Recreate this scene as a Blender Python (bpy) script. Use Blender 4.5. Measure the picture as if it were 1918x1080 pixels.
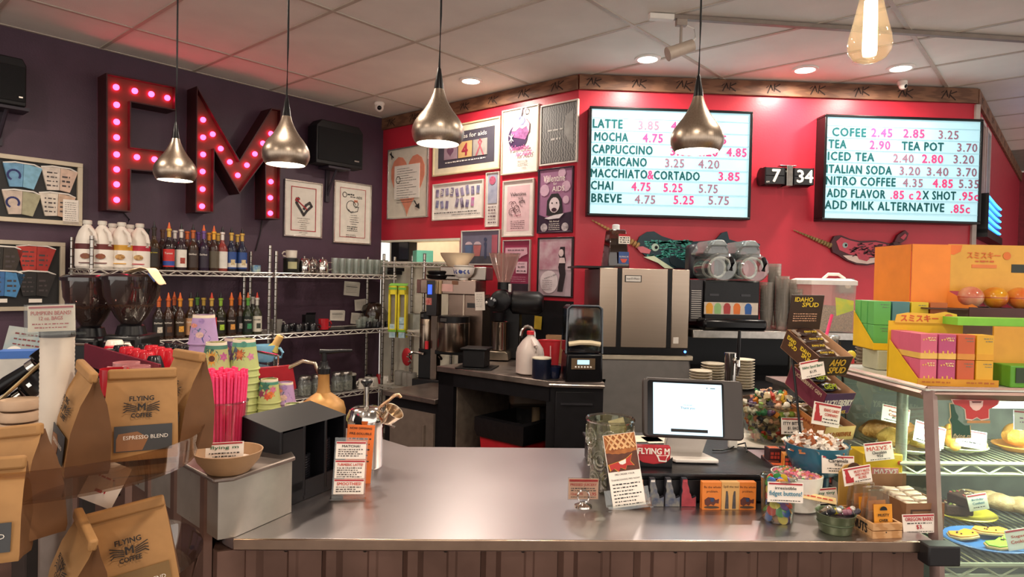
import bpy, math, random
from math import sin, cos, pi, radians as RD
from mathutils import Matrix, Vector
random.seed(7)
sc = bpy.context.scene
for o in list(bpy.data.objects): bpy.data.objects.remove(o)
col = sc.collection
# ---------------------------------------------------------------- camera (fitted to ceiling grid, wall and counter lines)
F, YAW, PIT, ROL, LA, HC = 1228.2, .04538, -.016676, .022239, .76036, 1.5
fw = Vector((sin(YAW)*cos(PIT), cos(YAW)*cos(PIT), sin(PIT))); r0 = Vector((cos(YAW), -sin(YAW), 0)); u0 = r0.cross(fw)
cr = r0*cos(ROL)+u0*sin(ROL); cu = -r0*sin(ROL)+u0*cos(ROL)
cam_d = bpy.data.cameras.new('camera'); cam = bpy.data.objects.new('camera', cam_d); col.objects.link(cam)
cam_d.sensor_width = 36; cam_d.lens = F/1918*36; cam_d.clip_start = .05
m = Matrix.Identity(4)
for i in range(3): m[i][0], m[i][1], m[i][2], m[i][3] = cr[i], cu[i], -fw[i], (0, 0, HC)[i]
cam.matrix_world = m; sc.camera = cam
# ---------------------------------------------------------------- world, exposure
wd = bpy.data.worlds.new('world'); sc.world = wd; wd.use_nodes = True
bg = wd.node_tree.nodes['Background']; bg.inputs[0].default_value = (1.0, .92, .84, 1); bg.inputs[1].default_value = 1.1
sc.view_settings.view_transform = 'Standard'; sc.view_settings.look = 'None'; sc.view_settings.gamma = 1
sc.view_settings.use_curve_mapping = False; sc.view_settings.exposure = 0.6
sc.cycles.transparent_max_bounces = 24
ZC = 2.98
def ray(x, y): return fw + cr*((x-959)/F) + cu*((540-y)/F)
def G(x, y, z): d = ray(x, y); return Vector((0, 0, HC)) + d*((z-HC)/d.z)        # pixel on a horizontal surface at height z
def Y(x, y, yy): d = ray(x, y); return Vector((0, 0, HC)) + d*(yy/d.y)            # pixel on a frontal plane
DL = Vector((sin(LA), cos(LA), 0)); DP = Vector((cos(LA), -sin(LA), 0)); ZV = Vector((0, 0, 1))
CM = G(1085, 139, ZC); CM.z = 0
CL = CM - DP*2.261
RZL, RZP = pi/2-LA, -LA
CR = Vector((3.641, CM.y, 0))
WALLS = {'L': (CL, RZL), 'P': (CL, RZP), 'M': (CM, 0.0), 'R': (CR, RZL)}
def wp(w, x, y, off=0.0):                                                         # pixel on a wall -> (s, z) in the wall's frame
    o, rz = WALLS[w]; ax = Vector((cos(rz), sin(rz), 0)); n = Vector((-sin(rz), cos(rz), 0))
    d = ray(x, y); C = Vector((0, 0, HC)); q = C + d*((o-n*off-C).dot(n)/d.dot(n))
    return (q-o).dot(ax), q.z
def wl(w, s, z, off=0.0):
    o, rz = WALLS[w]; ax = Vector((cos(rz), sin(rz), 0)); n = Vector((-sin(rz), cos(rz), 0))
    return o + ax*s - n*off + ZV*z
# lamps: ceiling downlights (four in view, the rest unseen and added to light the room), see recessed() below for their fixtures
DOWN = [G(882, 151, ZC), G(1213, 110, ZC), G(1508, 130, ZC), G(1687, 127, ZC)]
DOWN_ADDED = [Vector((x, y, ZC)) for x, y in ((-2.6, 2.6), (-1.0, 2.9), (1.6, 2.7), (-2.2, .6), (0.2, .9), (2.4, .7), (-1.0, -1.3), (1.5, -1.3))]
def area(name, loc, size, power, color, spread=pi*.95):
    l = bpy.data.lights.new(name, 'AREA'); l.shape = 'DISK'; l.size = size; l.energy = power; l.color = color; l.spread = spread
    o = bpy.data.objects.new(name, l); col.objects.link(o); o.location = loc; return o
for p in DOWN: area('downlight_lamp', p-ZV*.012, .13, 11, (1, .9, .78))
for p in DOWN_ADDED: area('downlight_lamp', p-ZV*.012, .13, 14, (1, .86, .7))
# ---------------------------------------------------------------- materials
MC = {}
def lin(c): return tuple(((v/12.92) if v <= .04045 else ((v+.055)/1.055)**2.4) for v in c)
def hx(h): h = h.lstrip('#'); return lin(tuple(int(h[i:i+2], 16)/255 for i in (0, 2, 4)))
def mat(h, rough=.55, metal=0.0, em=0.0, noise=.05, ns=18.0, bump=0.0, bs=60.0, trans=0.0, h2=None, mode='noise', alpha=1.0, spec=.5, rn=0.0, stretch=None):
    k = (h, rough, metal, em, noise, ns, bump, bs, trans, h2, mode, alpha, spec, rn, stretch)
    if k in MC: return MC[k]
    mt = bpy.data.materials.new('m_'+h.lstrip('#')); mt.use_nodes = True; MC[k] = mt
    nt = mt.node_tree; b = nt.nodes['Principled BSDF']; c = hx(h)
    b.inputs['Roughness'].default_value = rough; b.inputs['Metallic'].default_value = metal
    b.inputs['Specular IOR Level'].default_value = spec
    if trans: b.inputs['Transmission Weight'].default_value = trans
    if alpha < 1: b.inputs['Alpha'].default_value = alpha
    tc = nt.nodes.new('ShaderNodeTexCoord'); mp = nt.nodes.new('ShaderNodeMapping'); nt.links.new(tc.outputs['Object'], mp.inputs[0])
    if stretch: mp.inputs['Scale'].default_value = stretch
    if mode == 'wave': n = nt.nodes.new('ShaderNodeTexWave'); n.inputs['Scale'].default_value = ns; n.inputs['Distortion'].default_value = 6; n.inputs['Detail'].default_value = 3
    elif mode == 'voronoi': n = nt.nodes.new('ShaderNodeTexVoronoi'); n.inputs['Scale'].default_value = ns
    else: n = nt.nodes.new('ShaderNodeTexNoise'); n.inputs['Scale'].default_value = ns; n.inputs['Detail'].default_value = 4
    nt.links.new(mp.outputs[0], n.inputs['Vector'])
    rp = nt.nodes.new('ShaderNodeValToRGB'); nt.links.new(n.outputs[0], rp.inputs[0])
    c2 = hx(h2) if h2 else tuple(min(1, v*(1+noise*2)) for v in c)
    c1 = c if h2 else tuple(v*(1-noise*2) for v in c)
    rp.color_ramp.elements[0].position = .3; rp.color_ramp.elements[1].position = .7
    rp.color_ramp.elements[0].color = (*c1, 1); rp.color_ramp.elements[1].color = (*c2, 1)
    nt.links.new(rp.outputs[0], b.inputs['Base Color'])
    if em:
        nt.links.new(rp.outputs[0], b.inputs['Emission Color']); b.inputs['Emission Strength'].default_value = em
    if rn:
        mr = nt.nodes.new('ShaderNodeMapRange'); mr.inputs[3].default_value = max(0, rough-rn); mr.inputs[4].default_value = rough+rn
        nt.links.new(n.outputs[0], mr.inputs[0]); nt.links.new(mr.outputs[0], b.inputs['Roughness'])
    if bump:
        n2 = nt.nodes.new('ShaderNodeTexNoise'); n2.inputs['Scale'].default_value = bs; nt.links.new(mp.outputs[0], n2.inputs['Vector'])
        bp = nt.nodes.new('ShaderNodeBump'); bp.inputs['Strength'].default_value = bump; bp.inputs['Distance'].default_value = .004
        nt.links.new(n2.outputs[0], bp.inputs['Height']); nt.links.new(bp.outputs[0], b.inputs['Normal'])
    return mt
def glass(h='#eef2f0', tint=.93, rough=.03, ior=1.35, haze=0.0):
    k = ('glass', h, tint, rough, ior, haze)
    if k in MC: return MC[k]
    mt = bpy.data.materials.new('m_glass'); mt.use_nodes = True; MC[k] = mt; nt = mt.node_tree
    nt.nodes.remove(nt.nodes['Principled BSDF']); out = nt.nodes['Material Output']
    t = nt.nodes.new('ShaderNodeBsdfTransparent'); g = nt.nodes.new('ShaderNodeBsdfGlossy'); mx = nt.nodes.new('ShaderNodeMixShader'); fr = nt.nodes.new('ShaderNodeLayerWeight'); pw = nt.nodes.new('ShaderNodeMath'); pw.operation = 'POWER'; pw.inputs[1].default_value = 3.5; ma = nt.nodes.new('ShaderNodeMath'); ma.operation = 'MULTIPLY_ADD'; ma.inputs[1].default_value = .75; ma.inputs[2].default_value = (ior-1)*.14; nt.links.new(fr.outputs['Facing'], pw.inputs[0]); nt.links.new(pw.outputs[0], ma.inputs[0])
    tc = nt.nodes.new('ShaderNodeTexCoord'); ns = nt.nodes.new('ShaderNodeTexNoise'); ns.inputs['Scale'].default_value = 7; nt.links.new(tc.outputs['Object'], ns.inputs[0])
    mr = nt.nodes.new('ShaderNodeMapRange'); mr.inputs[3].default_value = rough*.6; mr.inputs[4].default_value = rough*1.4+.01; nt.links.new(ns.outputs[0], mr.inputs[0]); nt.links.new(mr.outputs[0], g.inputs['Roughness'])
    c = hx(h); t.inputs[0].default_value = (*[v*tint for v in c], 1); fr.inputs[0].default_value = .5
    nt.links.new(ma.outputs[0], mx.inputs[0]); nt.links.new(t.outputs[0], mx.inputs[1]); nt.links.new(g.outputs[0], mx.inputs[2]); 
    last = mx
    if haze:
        df = nt.nodes.new('ShaderNodeBsdfDiffuse'); df.inputs[0].default_value = (*[min(1, v*1.05) for v in c], 1); m2 = nt.nodes.new('ShaderNodeMixShader'); m2.inputs[0].default_value = haze
        nt.links.new(mx.outputs[0], m2.inputs[1]); nt.links.new(df.outputs[0], m2.inputs[2]); last = m2
    nt.links.new(last.outputs[0], out.inputs[0])
    return mt
STEEL = lambda r=.33: mat('#b5afa8', r, 1, noise=.08, ns=30, rn=.03)
CHROME = lambda: mat('#d8d4cf', .1, 1, noise=.03)
BLACK = lambda r=.4: mat('#0d0c0f', r, noise=.1, spec=.35)
WHITE = lambda r=.5: mat('#efe9e0', r, noise=.02)
PAPER = lambda: mat('#efe6da', .75, noise=.02)
INK = lambda: mat('#1c1a1c', .7)
REDINK = lambda: mat('#b3202b', .7)
# ---------------------------------------------------------------- mesh building
class MB:
    def __init__(s): s.v = []; s.f = []; s.T = None
    def add(s, vs, fs):
        b = len(s.v)
        s.v += [tuple(s.T @ Vector(p)) if s.T else tuple(p) for p in vs]; s.f += [tuple(b+i for i in q) for q in fs]; return s
    def box(s, cx, cy, cz, sx, sy, sz, R=None):
        vs = [Vector((x*sx/2, y*sy/2, z*sz/2)) for x in (-1, 1) for y in (-1, 1) for z in (-1, 1)]
        if R: vs = [R @ v for v in vs]
        vs = [v+Vector((cx, cy, cz)) for v in vs]
        return s.add(vs, [(0, 1, 3, 2), (4, 6, 7, 5), (0, 4, 5, 1), (2, 3, 7, 6), (0, 2, 6, 4), (1, 5, 7, 3)])
    def bx(s, x0, x1, y0, y1, z0, z1): return s.box((x0+x1)/2, (y0+y1)/2, (z0+z1)/2, x1-x0, y1-y0, z1-z0)
    def lathe(s, prof, n=24, c=(0, 0, 0), a0=0.0, a1=2*pi, M=None, fl=None, cap=True):
        full = abs(a1-a0-2*pi) < 1e-6; k = n if full else n+1; vs = []; fs = []
        for r, z in prof:
            for i in range(k):
                a = a0+(a1-a0)*i/n; rr = r*(fl(a, z) if fl else 1)
                p = Vector((rr*cos(a), rr*sin(a), z))
                if M: p = M @ p
                vs.append(p+Vector(c))
        for j in range(len(prof)-1):
            for i in range(n):
                q = (i+1) % k
                fs.append((j*k+i, j*k+q, (j+1)*k+q, (j+1)*k+i))
        if full and cap:
            if prof[0][0] > 1e-5: fs.append(tuple(range(k))[::-1])
            if prof[-1][0] > 1e-5: fs.append(tuple((len(prof)-1)*k+i for i in range(k)))
        return s.add(vs, fs)
    def cyl(s, c, r, h, n=20, M=None): return s.lathe([(r, 0), (r, h)], n, c, M=M)
    def shell(s, prof, t=.003, n=24, c=(0, 0, 0), M=None, fl=None):              # open vessel: outer profile bottom->top, inner back down
        inn = [(max(r-t, .0005), max(z, prof[0][1]+t)) for r, z in reversed(prof)]
        return s.lathe([(.0004, prof[0][1])]+list(prof)+inn+[(.0004, prof[0][1]+t)], n, c, M=M, fl=fl)
    def tube(s, pts, r, n=8, close=False):
        pts = [Vector(p) for p in pts]; vs = []; fs = []; up = Vector((0, 0, 1)); N = len(pts)
        for i, p in enumerate(pts):
            a = pts[max(i-1, 0)]; b = pts[min(i+1, N-1)]
            if close: a = pts[i-1]; b = pts[(i+1) % N]
            t = (b-a).normalized(); x = t.cross(up)
            if x.length < 1e-3: x = t.cross(Vector((1, 0, 0)))
            x.normalize(); y = x.cross(t); rr = r[i] if isinstance(r, (list, tuple)) else r
            vs += [p+x*cos(2*pi*k/n)*rr+y*sin(2*pi*k/n)*rr for k in range(n)]
        for i in range(N if close else N-1):
            j = (i+1) % N
            for k in range(n): fs.append((i*n+k, i*n+(k+1) % n, j*n+(k+1) % n, j*n+k))
        if not close: fs += [tuple(range(n))[::-1], tuple((N-1)*n+k for k in range(n))]
        return s.add(vs, fs)
    def prism(s, pts, y0, y1):                                                    # outline in x,z extruded along y (y0 front)
        n = len(pts); vs = [(x, y0, z) for x, z in pts]+[(x, y1, z) for x, z in pts]
        a = sum(pts[i][0]*pts[(i+1) % n][1]-pts[(i+1) % n][0]*pts[i][1] for i in range(n))
        fs = [tuple(range(n)), tuple(range(2*n-1, n-1, -1))]+[(i, i+n, (i+1) % n+n, (i+1) % n) for i in range(n)]
        if a < 0: fs = [q[::-1] for q in fs]
        return s.add(vs, fs)
    def slab(s, pts, z0, z1):                                                     # outline in x,y extruded along z
        n = len(pts); vs = [(x, y, z0) for x, y in pts]+[(x, y, z1) for x, y in pts]
        a = sum(pts[i][0]*pts[(i+1) % n][1]-pts[(i+1) % n][0]*pts[i][1] for i in range(n))
        fs = [tuple(range(n))[::-1], tuple(range(n, 2*n))]+[(i, (i+1) % n, (i+1) % n+n, i+n) for i in range(n)]
        if a < 0: fs = [q[::-1] for q in fs]
        return s.add(vs, fs)
    def ball(s, c, r, n=12, m=8, M=None):
        rx, ry, rz = r if isinstance(r, (tuple, list)) else (r, r, r)
        vs = []; fs = []
        for j in range(1, m):
            for i in range(n):
                p = Vector((rx*sin(pi*j/m)*cos(2*pi*i/n), ry*sin(pi*j/m)*sin(2*pi*i/n), rz*cos(pi*j/m)))
                vs.append((M @ p if M else p)+Vector(c))
        t = Vector((0, 0, rz)); t = M @ t if M else t
        vs += [Vector(c)+t, Vector(c)-t]
        for j in range(m-2):
            for i in range(n): fs.append((j*n+i, (j+1)*n+i, (j+1)*n+(i+1) % n, j*n+(i+1) % n))
        for i in range(n): fs += [(len(vs)-2, i, (i+1) % n), (len(vs)-1, (m-2)*n+(i+1) % n, (m-2)*n+i)]
        return s.add(vs, fs)
    def quad(s, x0, x1, z0, z1, y): return s.add([(x0, y, z0), (x1, y, z0), (x1, y, z1), (x0, y, z1)], [(0, 1, 2, 3)])
    def stroke(s, pts, w, y):                                                     # flat ribbon in the x,z plane
        for (x0, z0), (x1, z1) in zip(pts, pts[1:]):
            L = math.hypot(x1-x0, z1-z0) or 1; nx, nz = -(z1-z0)/L*w/2, (x1-x0)/L*w/2; ex, ez = (x1-x0)/L*w*.3, (z1-z0)/L*w*.3
            s.add([(x0+nx-ex, y, z0+nz-ez), (x0-nx-ex, y, z0-nz-ez), (x1-nx+ex, y, z1-nz+ez), (x1+nx+ex, y, z1+nz+ez)], [(0, 1, 2, 3)])
        return s
    def mesh(s, name, smooth=True):
        us = sorted({i for f in s.f for i in f}); mp_ = {a: b for b, a in enumerate(us)}
        me = bpy.data.meshes.new(name); me.from_pydata([s.v[i] for i in us], [], [tuple(mp_[i] for i in f) for f in s.f])
        if smooth:
            me.polygons.foreach_set('use_smooth', [True]*len(me.polygons))
            try: me.set_sharp_from_angle(angle=RD(38))
            except Exception: pass
        return me
def part(name, mb, mt, parent=None, bevel=0.0, label=None, kind=None, loc=None, rot=None):
    me = mb if isinstance(mb, bpy.types.Mesh) else mb.mesh(name)
    if mt and not me.materials: me.materials.append(mt)
    o = bpy.data.objects.new(name, me); col.objects.link(o)
    if parent: o.parent = parent
    if loc is not None: o.location = loc
    if rot is not None: o.rotation_euler = rot
    if bevel:
        b = o.modifiers.new('bevel', 'BEVEL'); b.width = bevel; b.segments = 2; b.limit_method = 'ANGLE'; b.angle_limit = RD(50)
    if label: o['label'] = label
    if kind: o['kind'] = kind
    return o
def tag(o, label, cat, group=None):
    o['label'] = label; o['category'] = cat
    if group: o['group'] = group
    return o
def thing(name, label, cat, loc=(0, 0, 0), rz=0.0, group=None, rot=None):
    o = bpy.data.objects.new(name, None); col.objects.link(o); o.empty_display_size = .05
    o.location = loc; o.rotation_euler = rot or (0, 0, rz); return tag(o, label, cat, group)
def solo(name, label, cat, mb, mt, loc=(0, 0, 0), rz=0.0, group=None, bevel=0.0, rot=None):
    o = part(name, mb, mt, None, bevel); o.location = loc; o.rotation_euler = rot or (0, 0, rz); return tag(o, label, cat, group)
def struct(name, mb, mt, bevel=0.0, loc=None, rz=0.0):
    o = part(name, mb, mt, None, bevel); o['kind'] = 'structure'; o.rotation_euler = (0, 0, rz)
    if loc is not None: o.location = loc
    return o
def dup(root, loc, rz=None, label=None, rot=None, group=None):
    kids = list(root.children)
    r = root.copy(); col.objects.link(r); r.location = loc
    if rz is not None: r.rotation_euler = (0, 0, rz)
    if rot is not None: r.rotation_euler = rot
    if label: r['label'] = label
    if group: r['group'] = group
    for ch in kids:
        c = ch.copy(); col.objects.link(c); c.parent = r
        for g in list(ch.children): d = g.copy(); col.objects.link(d); d.parent = c
    return r
TX = {}
def text(parent, s, mt, c, w=None, h=None, size=None, bold=0.0, R=None, bend=0.0, shear=0.0, align='C', name='lettering', sp=1.0):
    """flat lettering facing local -y, centred on c; h is the height of the ink, w its width"""
    k = (s, shear, sp)
    if k not in TX:
        cu_ = bpy.data.curves.new('t', 'FONT'); cu_.body = s; cu_.shear = shear; cu_.resolution_u = 2; cu_.space_character = sp
        ob = bpy.data.objects.new('t', cu_); col.objects.link(ob)
        me = bpy.data.meshes.new_from_object(ob); bpy.data.objects.remove(ob); bpy.data.curves.remove(cu_)
        TX[k] = ([tuple(v.co) for v in me.vertices], [tuple(p.vertices) for p in me.polygons]); bpy.data.meshes.remove(me)
    vs, fs = TX[k]
    if not vs: return None
    x0 = min(v[0] for v in vs); x1 = max(v[0] for v in vs); y0 = min(v[1] for v in vs); y1 = max(v[1] for v in vs)
    sy = (h/(y1-y0)) if h else (size or 1); sx = (w/(x1-x0)) if w else sy
    if not h and not size: sy = sx
    mb = MB(); out = []
    ox = {'C': (x0+x1)/2, 'L': x0, 'R': x1}[align]
    for v in vs:
        X = (v[0]-ox)*sx; Z = (v[1]-(y0+y1)/2)*sy
        p = Vector((bend*sin(X/bend), -bend*cos(X/bend)+bend, Z)) if bend else Vector((X, 0, Z))
        if R: p = R @ p
        out.append(p+Vector(c))
    if bold:
        q = R @ Vector((1, 0, 0)) if R else Vector((1, 0, 0)); b = min(bold, .02)*1.5*sy; u = R @ Vector((0, 0, 1)) if R else ZV
        nn = R @ Vector((0, -1, 0)) if R else Vector((0, -1, 0))
        for i_, (du, dv) in enumerate(((-1, 0), (1, 0), (0, -.8), (0, .8))): mb.add([p+q*b*du+u*b*dv+nn*.00012*(i_+1) for p in out], fs)
    mb.add(out, fs); me = mb.mesh(name, False)
    return part(name, me, mt, parent)
def scrib(mb, x0, x1, z, h, y, den=1.0, slope=0.0):                               # a line of print too small to read
    x = x0
    while x < x1:
        w = random.uniform(.6, 2.6)*h*den; e = min(x+w, x1); zz = z+slope*(x-x0)
        mb.quad(x, e, zz-h*random.uniform(.25, .45), zz+h*random.uniform(.25, .5), y); x = e+h*random.uniform(.4, .9)
    return mb
def rect_on(w, tl, tr, br, bl, off):
    p = [wp(w, *q, off) for q in (tl, tr, br, bl)]
    x0 = (p[0][0]+p[3][0])/2; x1 = (p[1][0]+p[2][0])/2; z1 = (p[0][1]+p[1][1])/2; z0 = (p[2][1]+p[3][1])/2
    return (x0+x1)/2, (z0+z1)/2, x1-x0, z1-z0
def ring(mb, w, h, b, y0, y1):                                                    # rectangular frame centred on origin
    mb.bx(-w/2, w/2, y0, y1, h/2-b, h/2); mb.bx(-w/2, w/2, y0, y1, -h/2, -h/2+b)
    mb.bx(-w/2, -w/2+b, y0, y1, -h/2+b, h/2-b); mb.bx(w/2-b, w/2, y0, y1, -h/2+b, h/2-b); return mb
def arc(cx, cz, r, a0, a1, n=14, rz=None): return [(cx+r*cos(a0+(a1-a0)*i/n), cz+(rz or r)*sin(a0+(a1-a0)*i/n)) for i in range(n+1)]
def RX(a): return Matrix.Rotation(a, 3, 'X')
def RY(a): return Matrix.Rotation(a, 3, 'Y')
def RZ(a): return Matrix.Rotation(a, 3, 'Z')

def anc(x, y, z=None, yy=None):                                                   # contact point of a pixel and metres per pixel there
    p = G(x, y, z) if z is not None else Y(x, y, yy)
    return p, (p-Vector((0, 0, HC))).dot(fw)/F
# ================================================================ the room
PURPLE = mat('#4a3343', .5, noise=.06, ns=6, bump=.25, bs=90)
RED = mat('#c42a3c', .38, noise=.04, ns=4, bump=.12, bs=70)
BLK = mat('#0c0d12', .5, noise=.15, ns=8)
struct('floor', MB().bx(-7, 8, -4, 10, -.1, 0), mat('#5c463c', .35, noise=.12, ns=5))
# ceiling: slab, lay-in tiles and the tees between them
ceil = struct('ceiling', MB().bx(-7, 8, -4, 10.5, ZC+.03, ZC+.1), mat('#8f867c', .8))
P00 = Vector((-2.1805, 4.1684, 0)); EDGE = (P00-CL).dot(DP)
TILE = mat('#ece6dd', .85, noise=.025, ns=3, bump=.25, bs=160)
def tile_mesh(w, l): return MB().bx(0, l, -w, 0, 0, .018).mesh('tile')
tm = tile_mesh(1.22-.02, .61-.02); te = tile_mesh(EDGE-.015, .61-.02)
for me in (tm, te): me.materials.append(TILE)
for i in range(-8, 12):
    for j in range(-1, 5):
        loc = P00+DL*(.61*i+.01)+DP*((1.22*j+.01) if j >= 0 else (-EDGE+.005))
        if loc.y < -3.2 or loc.x > 6.5: continue
        if i > 3 and j < 1: continue
        part('ceiling_tile', te if j < 0 else tm, None, ceil, loc=loc+ZV*(ZC+.003), rot=(0, 0, RZL))
TEE = mat('#bfb3a5', .5, noise=.03)
for j in range(-1, 6):
    a = P00+DP*(1.22*j if j >= 0 else -EDGE+.008)
    e = 3.84 if j < 2 else 9
    part('ceiling_tee', MB().bx(-5.2, .61*e, -.012, .012, -.003, .012), TEE, ceil, loc=a+ZV*ZC, rot=(0, 0, RZL))
for i in range(-8, 12):
    part('ceiling_tee', MB().bx(-.012, .012, -6.1 if i > -6 else -4, EDGE-.01 if i <= 3 else -1.3, -.002, .012), TEE, ceil, loc=P00+DL*(.61*i)+ZV*ZC, rot=(0, 0, RZL))
# walls
struct('wall_left', MB().bx(-7, 0, 0, .12, 0, ZC), PURPLE, loc=CL, rz=RZL)
S1 = wp('P', 862, 440)[0]; ZO = 1.826; ZB = 1.335
struct('wall_poster', MB().prism([(-.0, ZO), (S1, ZO), (S1, ZB), (2.261, ZB), (2.261, ZC), (0, ZC)], 0, .12), RED, loc=CL, rz=RZP)
struct('wall_poster_lower', MB().bx(S1, 2.261, .004, .12, 0, ZB), BLK, loc=CL, rz=RZP)
CREAM = mat('#e9e2cf', .6, noise=.02)
struct('wall_pass_through', MB().bx(.0, S1, 0.004, .12, 0, 1.60), CREAM, loc=CL, rz=RZP)
struct('trim_1', MB().bx(-.0, S1, -.02, .12, 1.60, 1.625).bx(S1-.02, S1, .01, .12, 1.625, ZO).bx(0, S1, .0, .13, ZO-.02, ZO-.001), CREAM, loc=CL, rz=RZP)
struct('wall_kitchen', MB().bx(-.9, 2.0, 1.0, 1.06, 0, 2.5).bx(-.02, .04, .12, 1.0, 0, 2.5).bx(1.9, 1.96, .12, 1.0, 0, 2.5).bx(-.9, 2, .12, 1.06, 2.5, 2.55), CREAM, loc=CL, rz=RZP)
kl = area('kitchen_lamp', wl('P', .8, 2.46, -.6), .4, 9, (1, .87, .66)); 
struct('ceiling_light_kitchen', MB().bx(.55, 1.05, .4, .8, 2.47, 2.5), mat('#fff2dc', .5, em=1.5), loc=CL, rz=RZP)
MWL = CR.x-CM.x
struct('wall_menu', MB().bx(0, MWL, 0, .12, 1.2, ZC), RED, loc=CM)
struct('wall_menu_lower', MB().bx(0, MWL, .004, .12, 0, 1.2), BLK, loc=CM)
struct('wall_right', MB().bx(.0, 4.6, 0, .12, 0, ZC), mat('#a8283a', .45, noise=.06), loc=CR, rz=RZL)
struct('wall_far', MB().bx(-.2, 3.5, 0, .12, 0, ZC), mat('#8c2f3a', .5, noise=.1), loc=CR+DL*4.6, rz=RZP)
struct('trim_2', MB().bx(-.012, .022, -.02, .05, 0, 2.86), mat('#b8a8a0', .5), loc=CR)
# wooden cornice boards with a branded bird-wing M mark
WOOD = mat('#7d553c', .6, h2='#68442f', ns=4, mode='wave', stretch=(.4, 6, 10))
def cornice(name, w, s0, s1, n, ph=0.5):
    o, rz = WALLS[w]
    t = struct(name, MB().bx(s0, s1, -.022, 0, ZC-.112, ZC-.004), WOOD, .003, loc=o, rz=rz)
    mk = MB()
    for i in range(n):
        x = s0+(s1-s0)*(i+ph)/n; z = ZC-.06; a = random.uniform(-.15, .15); k = random.choice((1, 1, .9))
        q = lambda X, Z: (x+k*(X*cos(a)-Z*sin(a)), z+k*(X*sin(a)+Z*cos(a)))
        mk.stroke([q(-.055, -.03), q(-.022, .03), q(-.01, -.012)], .009, -.0235); mk.stroke([q(.0, -.022), q(.012, .034)], .008, -.0235)
        mk.stroke([q(.008, .0), q(.05, -.032)], .009, -.0235); mk.stroke([q(.016, .012), q(.055, .03)], .008, -.0235); mk.stroke([q(-.06, .012), q(-.04, .026)], .006, -.0235)
    part('branded_mark', mk, mat('#2c1a12', .8), t)
cornice('trim_3', 'P', 0, 2.261, 7, .45); cornice('trim_4', 'M', 0, MWL, 9, .32); cornice('trim_5', 'R', 0, 4.6, 12)
# ---------------------------------------------------------------- ceiling fixtures
LENS = mat('#fff3df', .5, em=9.0, noise=.0)
def recessed(p, label, g=None):
    t = thing('recessed_downlight', label, 'ceiling light', p, 0, g)
    part('trim_ring', MB().lathe([(.066, -.001), (.066, -.008), (.085, -.006), (.088, .002)], 32), WHITE(), t)
    part('lens', MB().lathe([(.0005, -.006), (.05, -.006), (.065, -.002)], 32), LENS, t)
for p, l in zip(DOWN, ('round recessed ceiling downlight above the framed posters', 'round recessed ceiling downlight beside the track spotlight', 'round recessed ceiling downlight left of the hanging bulb', 'round recessed ceiling downlight right of the hanging bulb')): recessed(p, l)
for p in DOWN_ADDED: recessed(p, 'round recessed ceiling downlight over the seating side', 'downlights behind the viewer')
# track with one spot head
a = G(1222, 32, ZC-.02); b = G(1918, 77, ZC-.02); d = (b-a).normalized(); ang = math.atan2(d.y, d.x)
t = thing('track_light', 'white ceiling track rail with one small spotlight head', 'track light', a, ang)
part('rail', MB().bx(0, 3.6, -.018, .018, -.005, .018), mat('#8d8076', .5), t, .003); part('end_feed', MB().bx(-.02, .12, -.022, .022, -.014, .018), WHITE(), t, .004)
hs = (G(1274, 38, ZC-.02)-a).dot(d)
h = part('adapter', MB().bx(hs-.03, hs+.03, -.018, .018, -.04, -.004).cyl((hs, 0, -.15), .008, .12), mat('#a89a8e', .5), t, .003)
part('cable', MB().tube([(hs+.02, 0, -.03), (hs+.075, 0, -.05), (hs+.085, 0, -.1), (hs+.05, 0, -.14)], .004), WHITE(), t)
M_ = RY(RD(-112))
sp = part('spot_head', MB().lathe([(.024, -.08), (.034, -.075), (.036, .06), (.039, .08)], 20, (hs, 0, -.17), M=M_), mat('#b3a293', .45), t)
part('spot_lens', MB().lathe([(.0005, .078), (.034, .078)], 20, (hs, 0, -.17), M=M_), LENS, sp)
# domes
def dome(p, l, s):
    t = thing('security_camera', l, 'security camera', p)
    part('base', MB().lathe([(.045*s, 0), (.05*s, -.012), (.042*s, -.03)], 20), WHITE(), t); part('housing', MB().ball((0, -.01, -.05*s), .042*s, 16, 10), WHITE(.3), t)
    part('eye', MB().ball((.004, -.035*s, -.058*s), .024*s, 12, 8), BLACK(.1), t)
dome(G(711, 192, ZC), 'small white dome security camera above the purple wall corner', .9); dome(G(1690, 152, ZC), 'small white dome security camera over the right menu board', .7)
t = thing('smoke_detector', 'small white sprinkler rose on the ceiling behind the hanging bulb', 'detector', G(1612, 116, ZC))
part('plate', MB().lathe([(.05, 0), (.05, -.008), (.03, -.02), (.0005, -.022)], 20), WHITE(), t)
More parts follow.
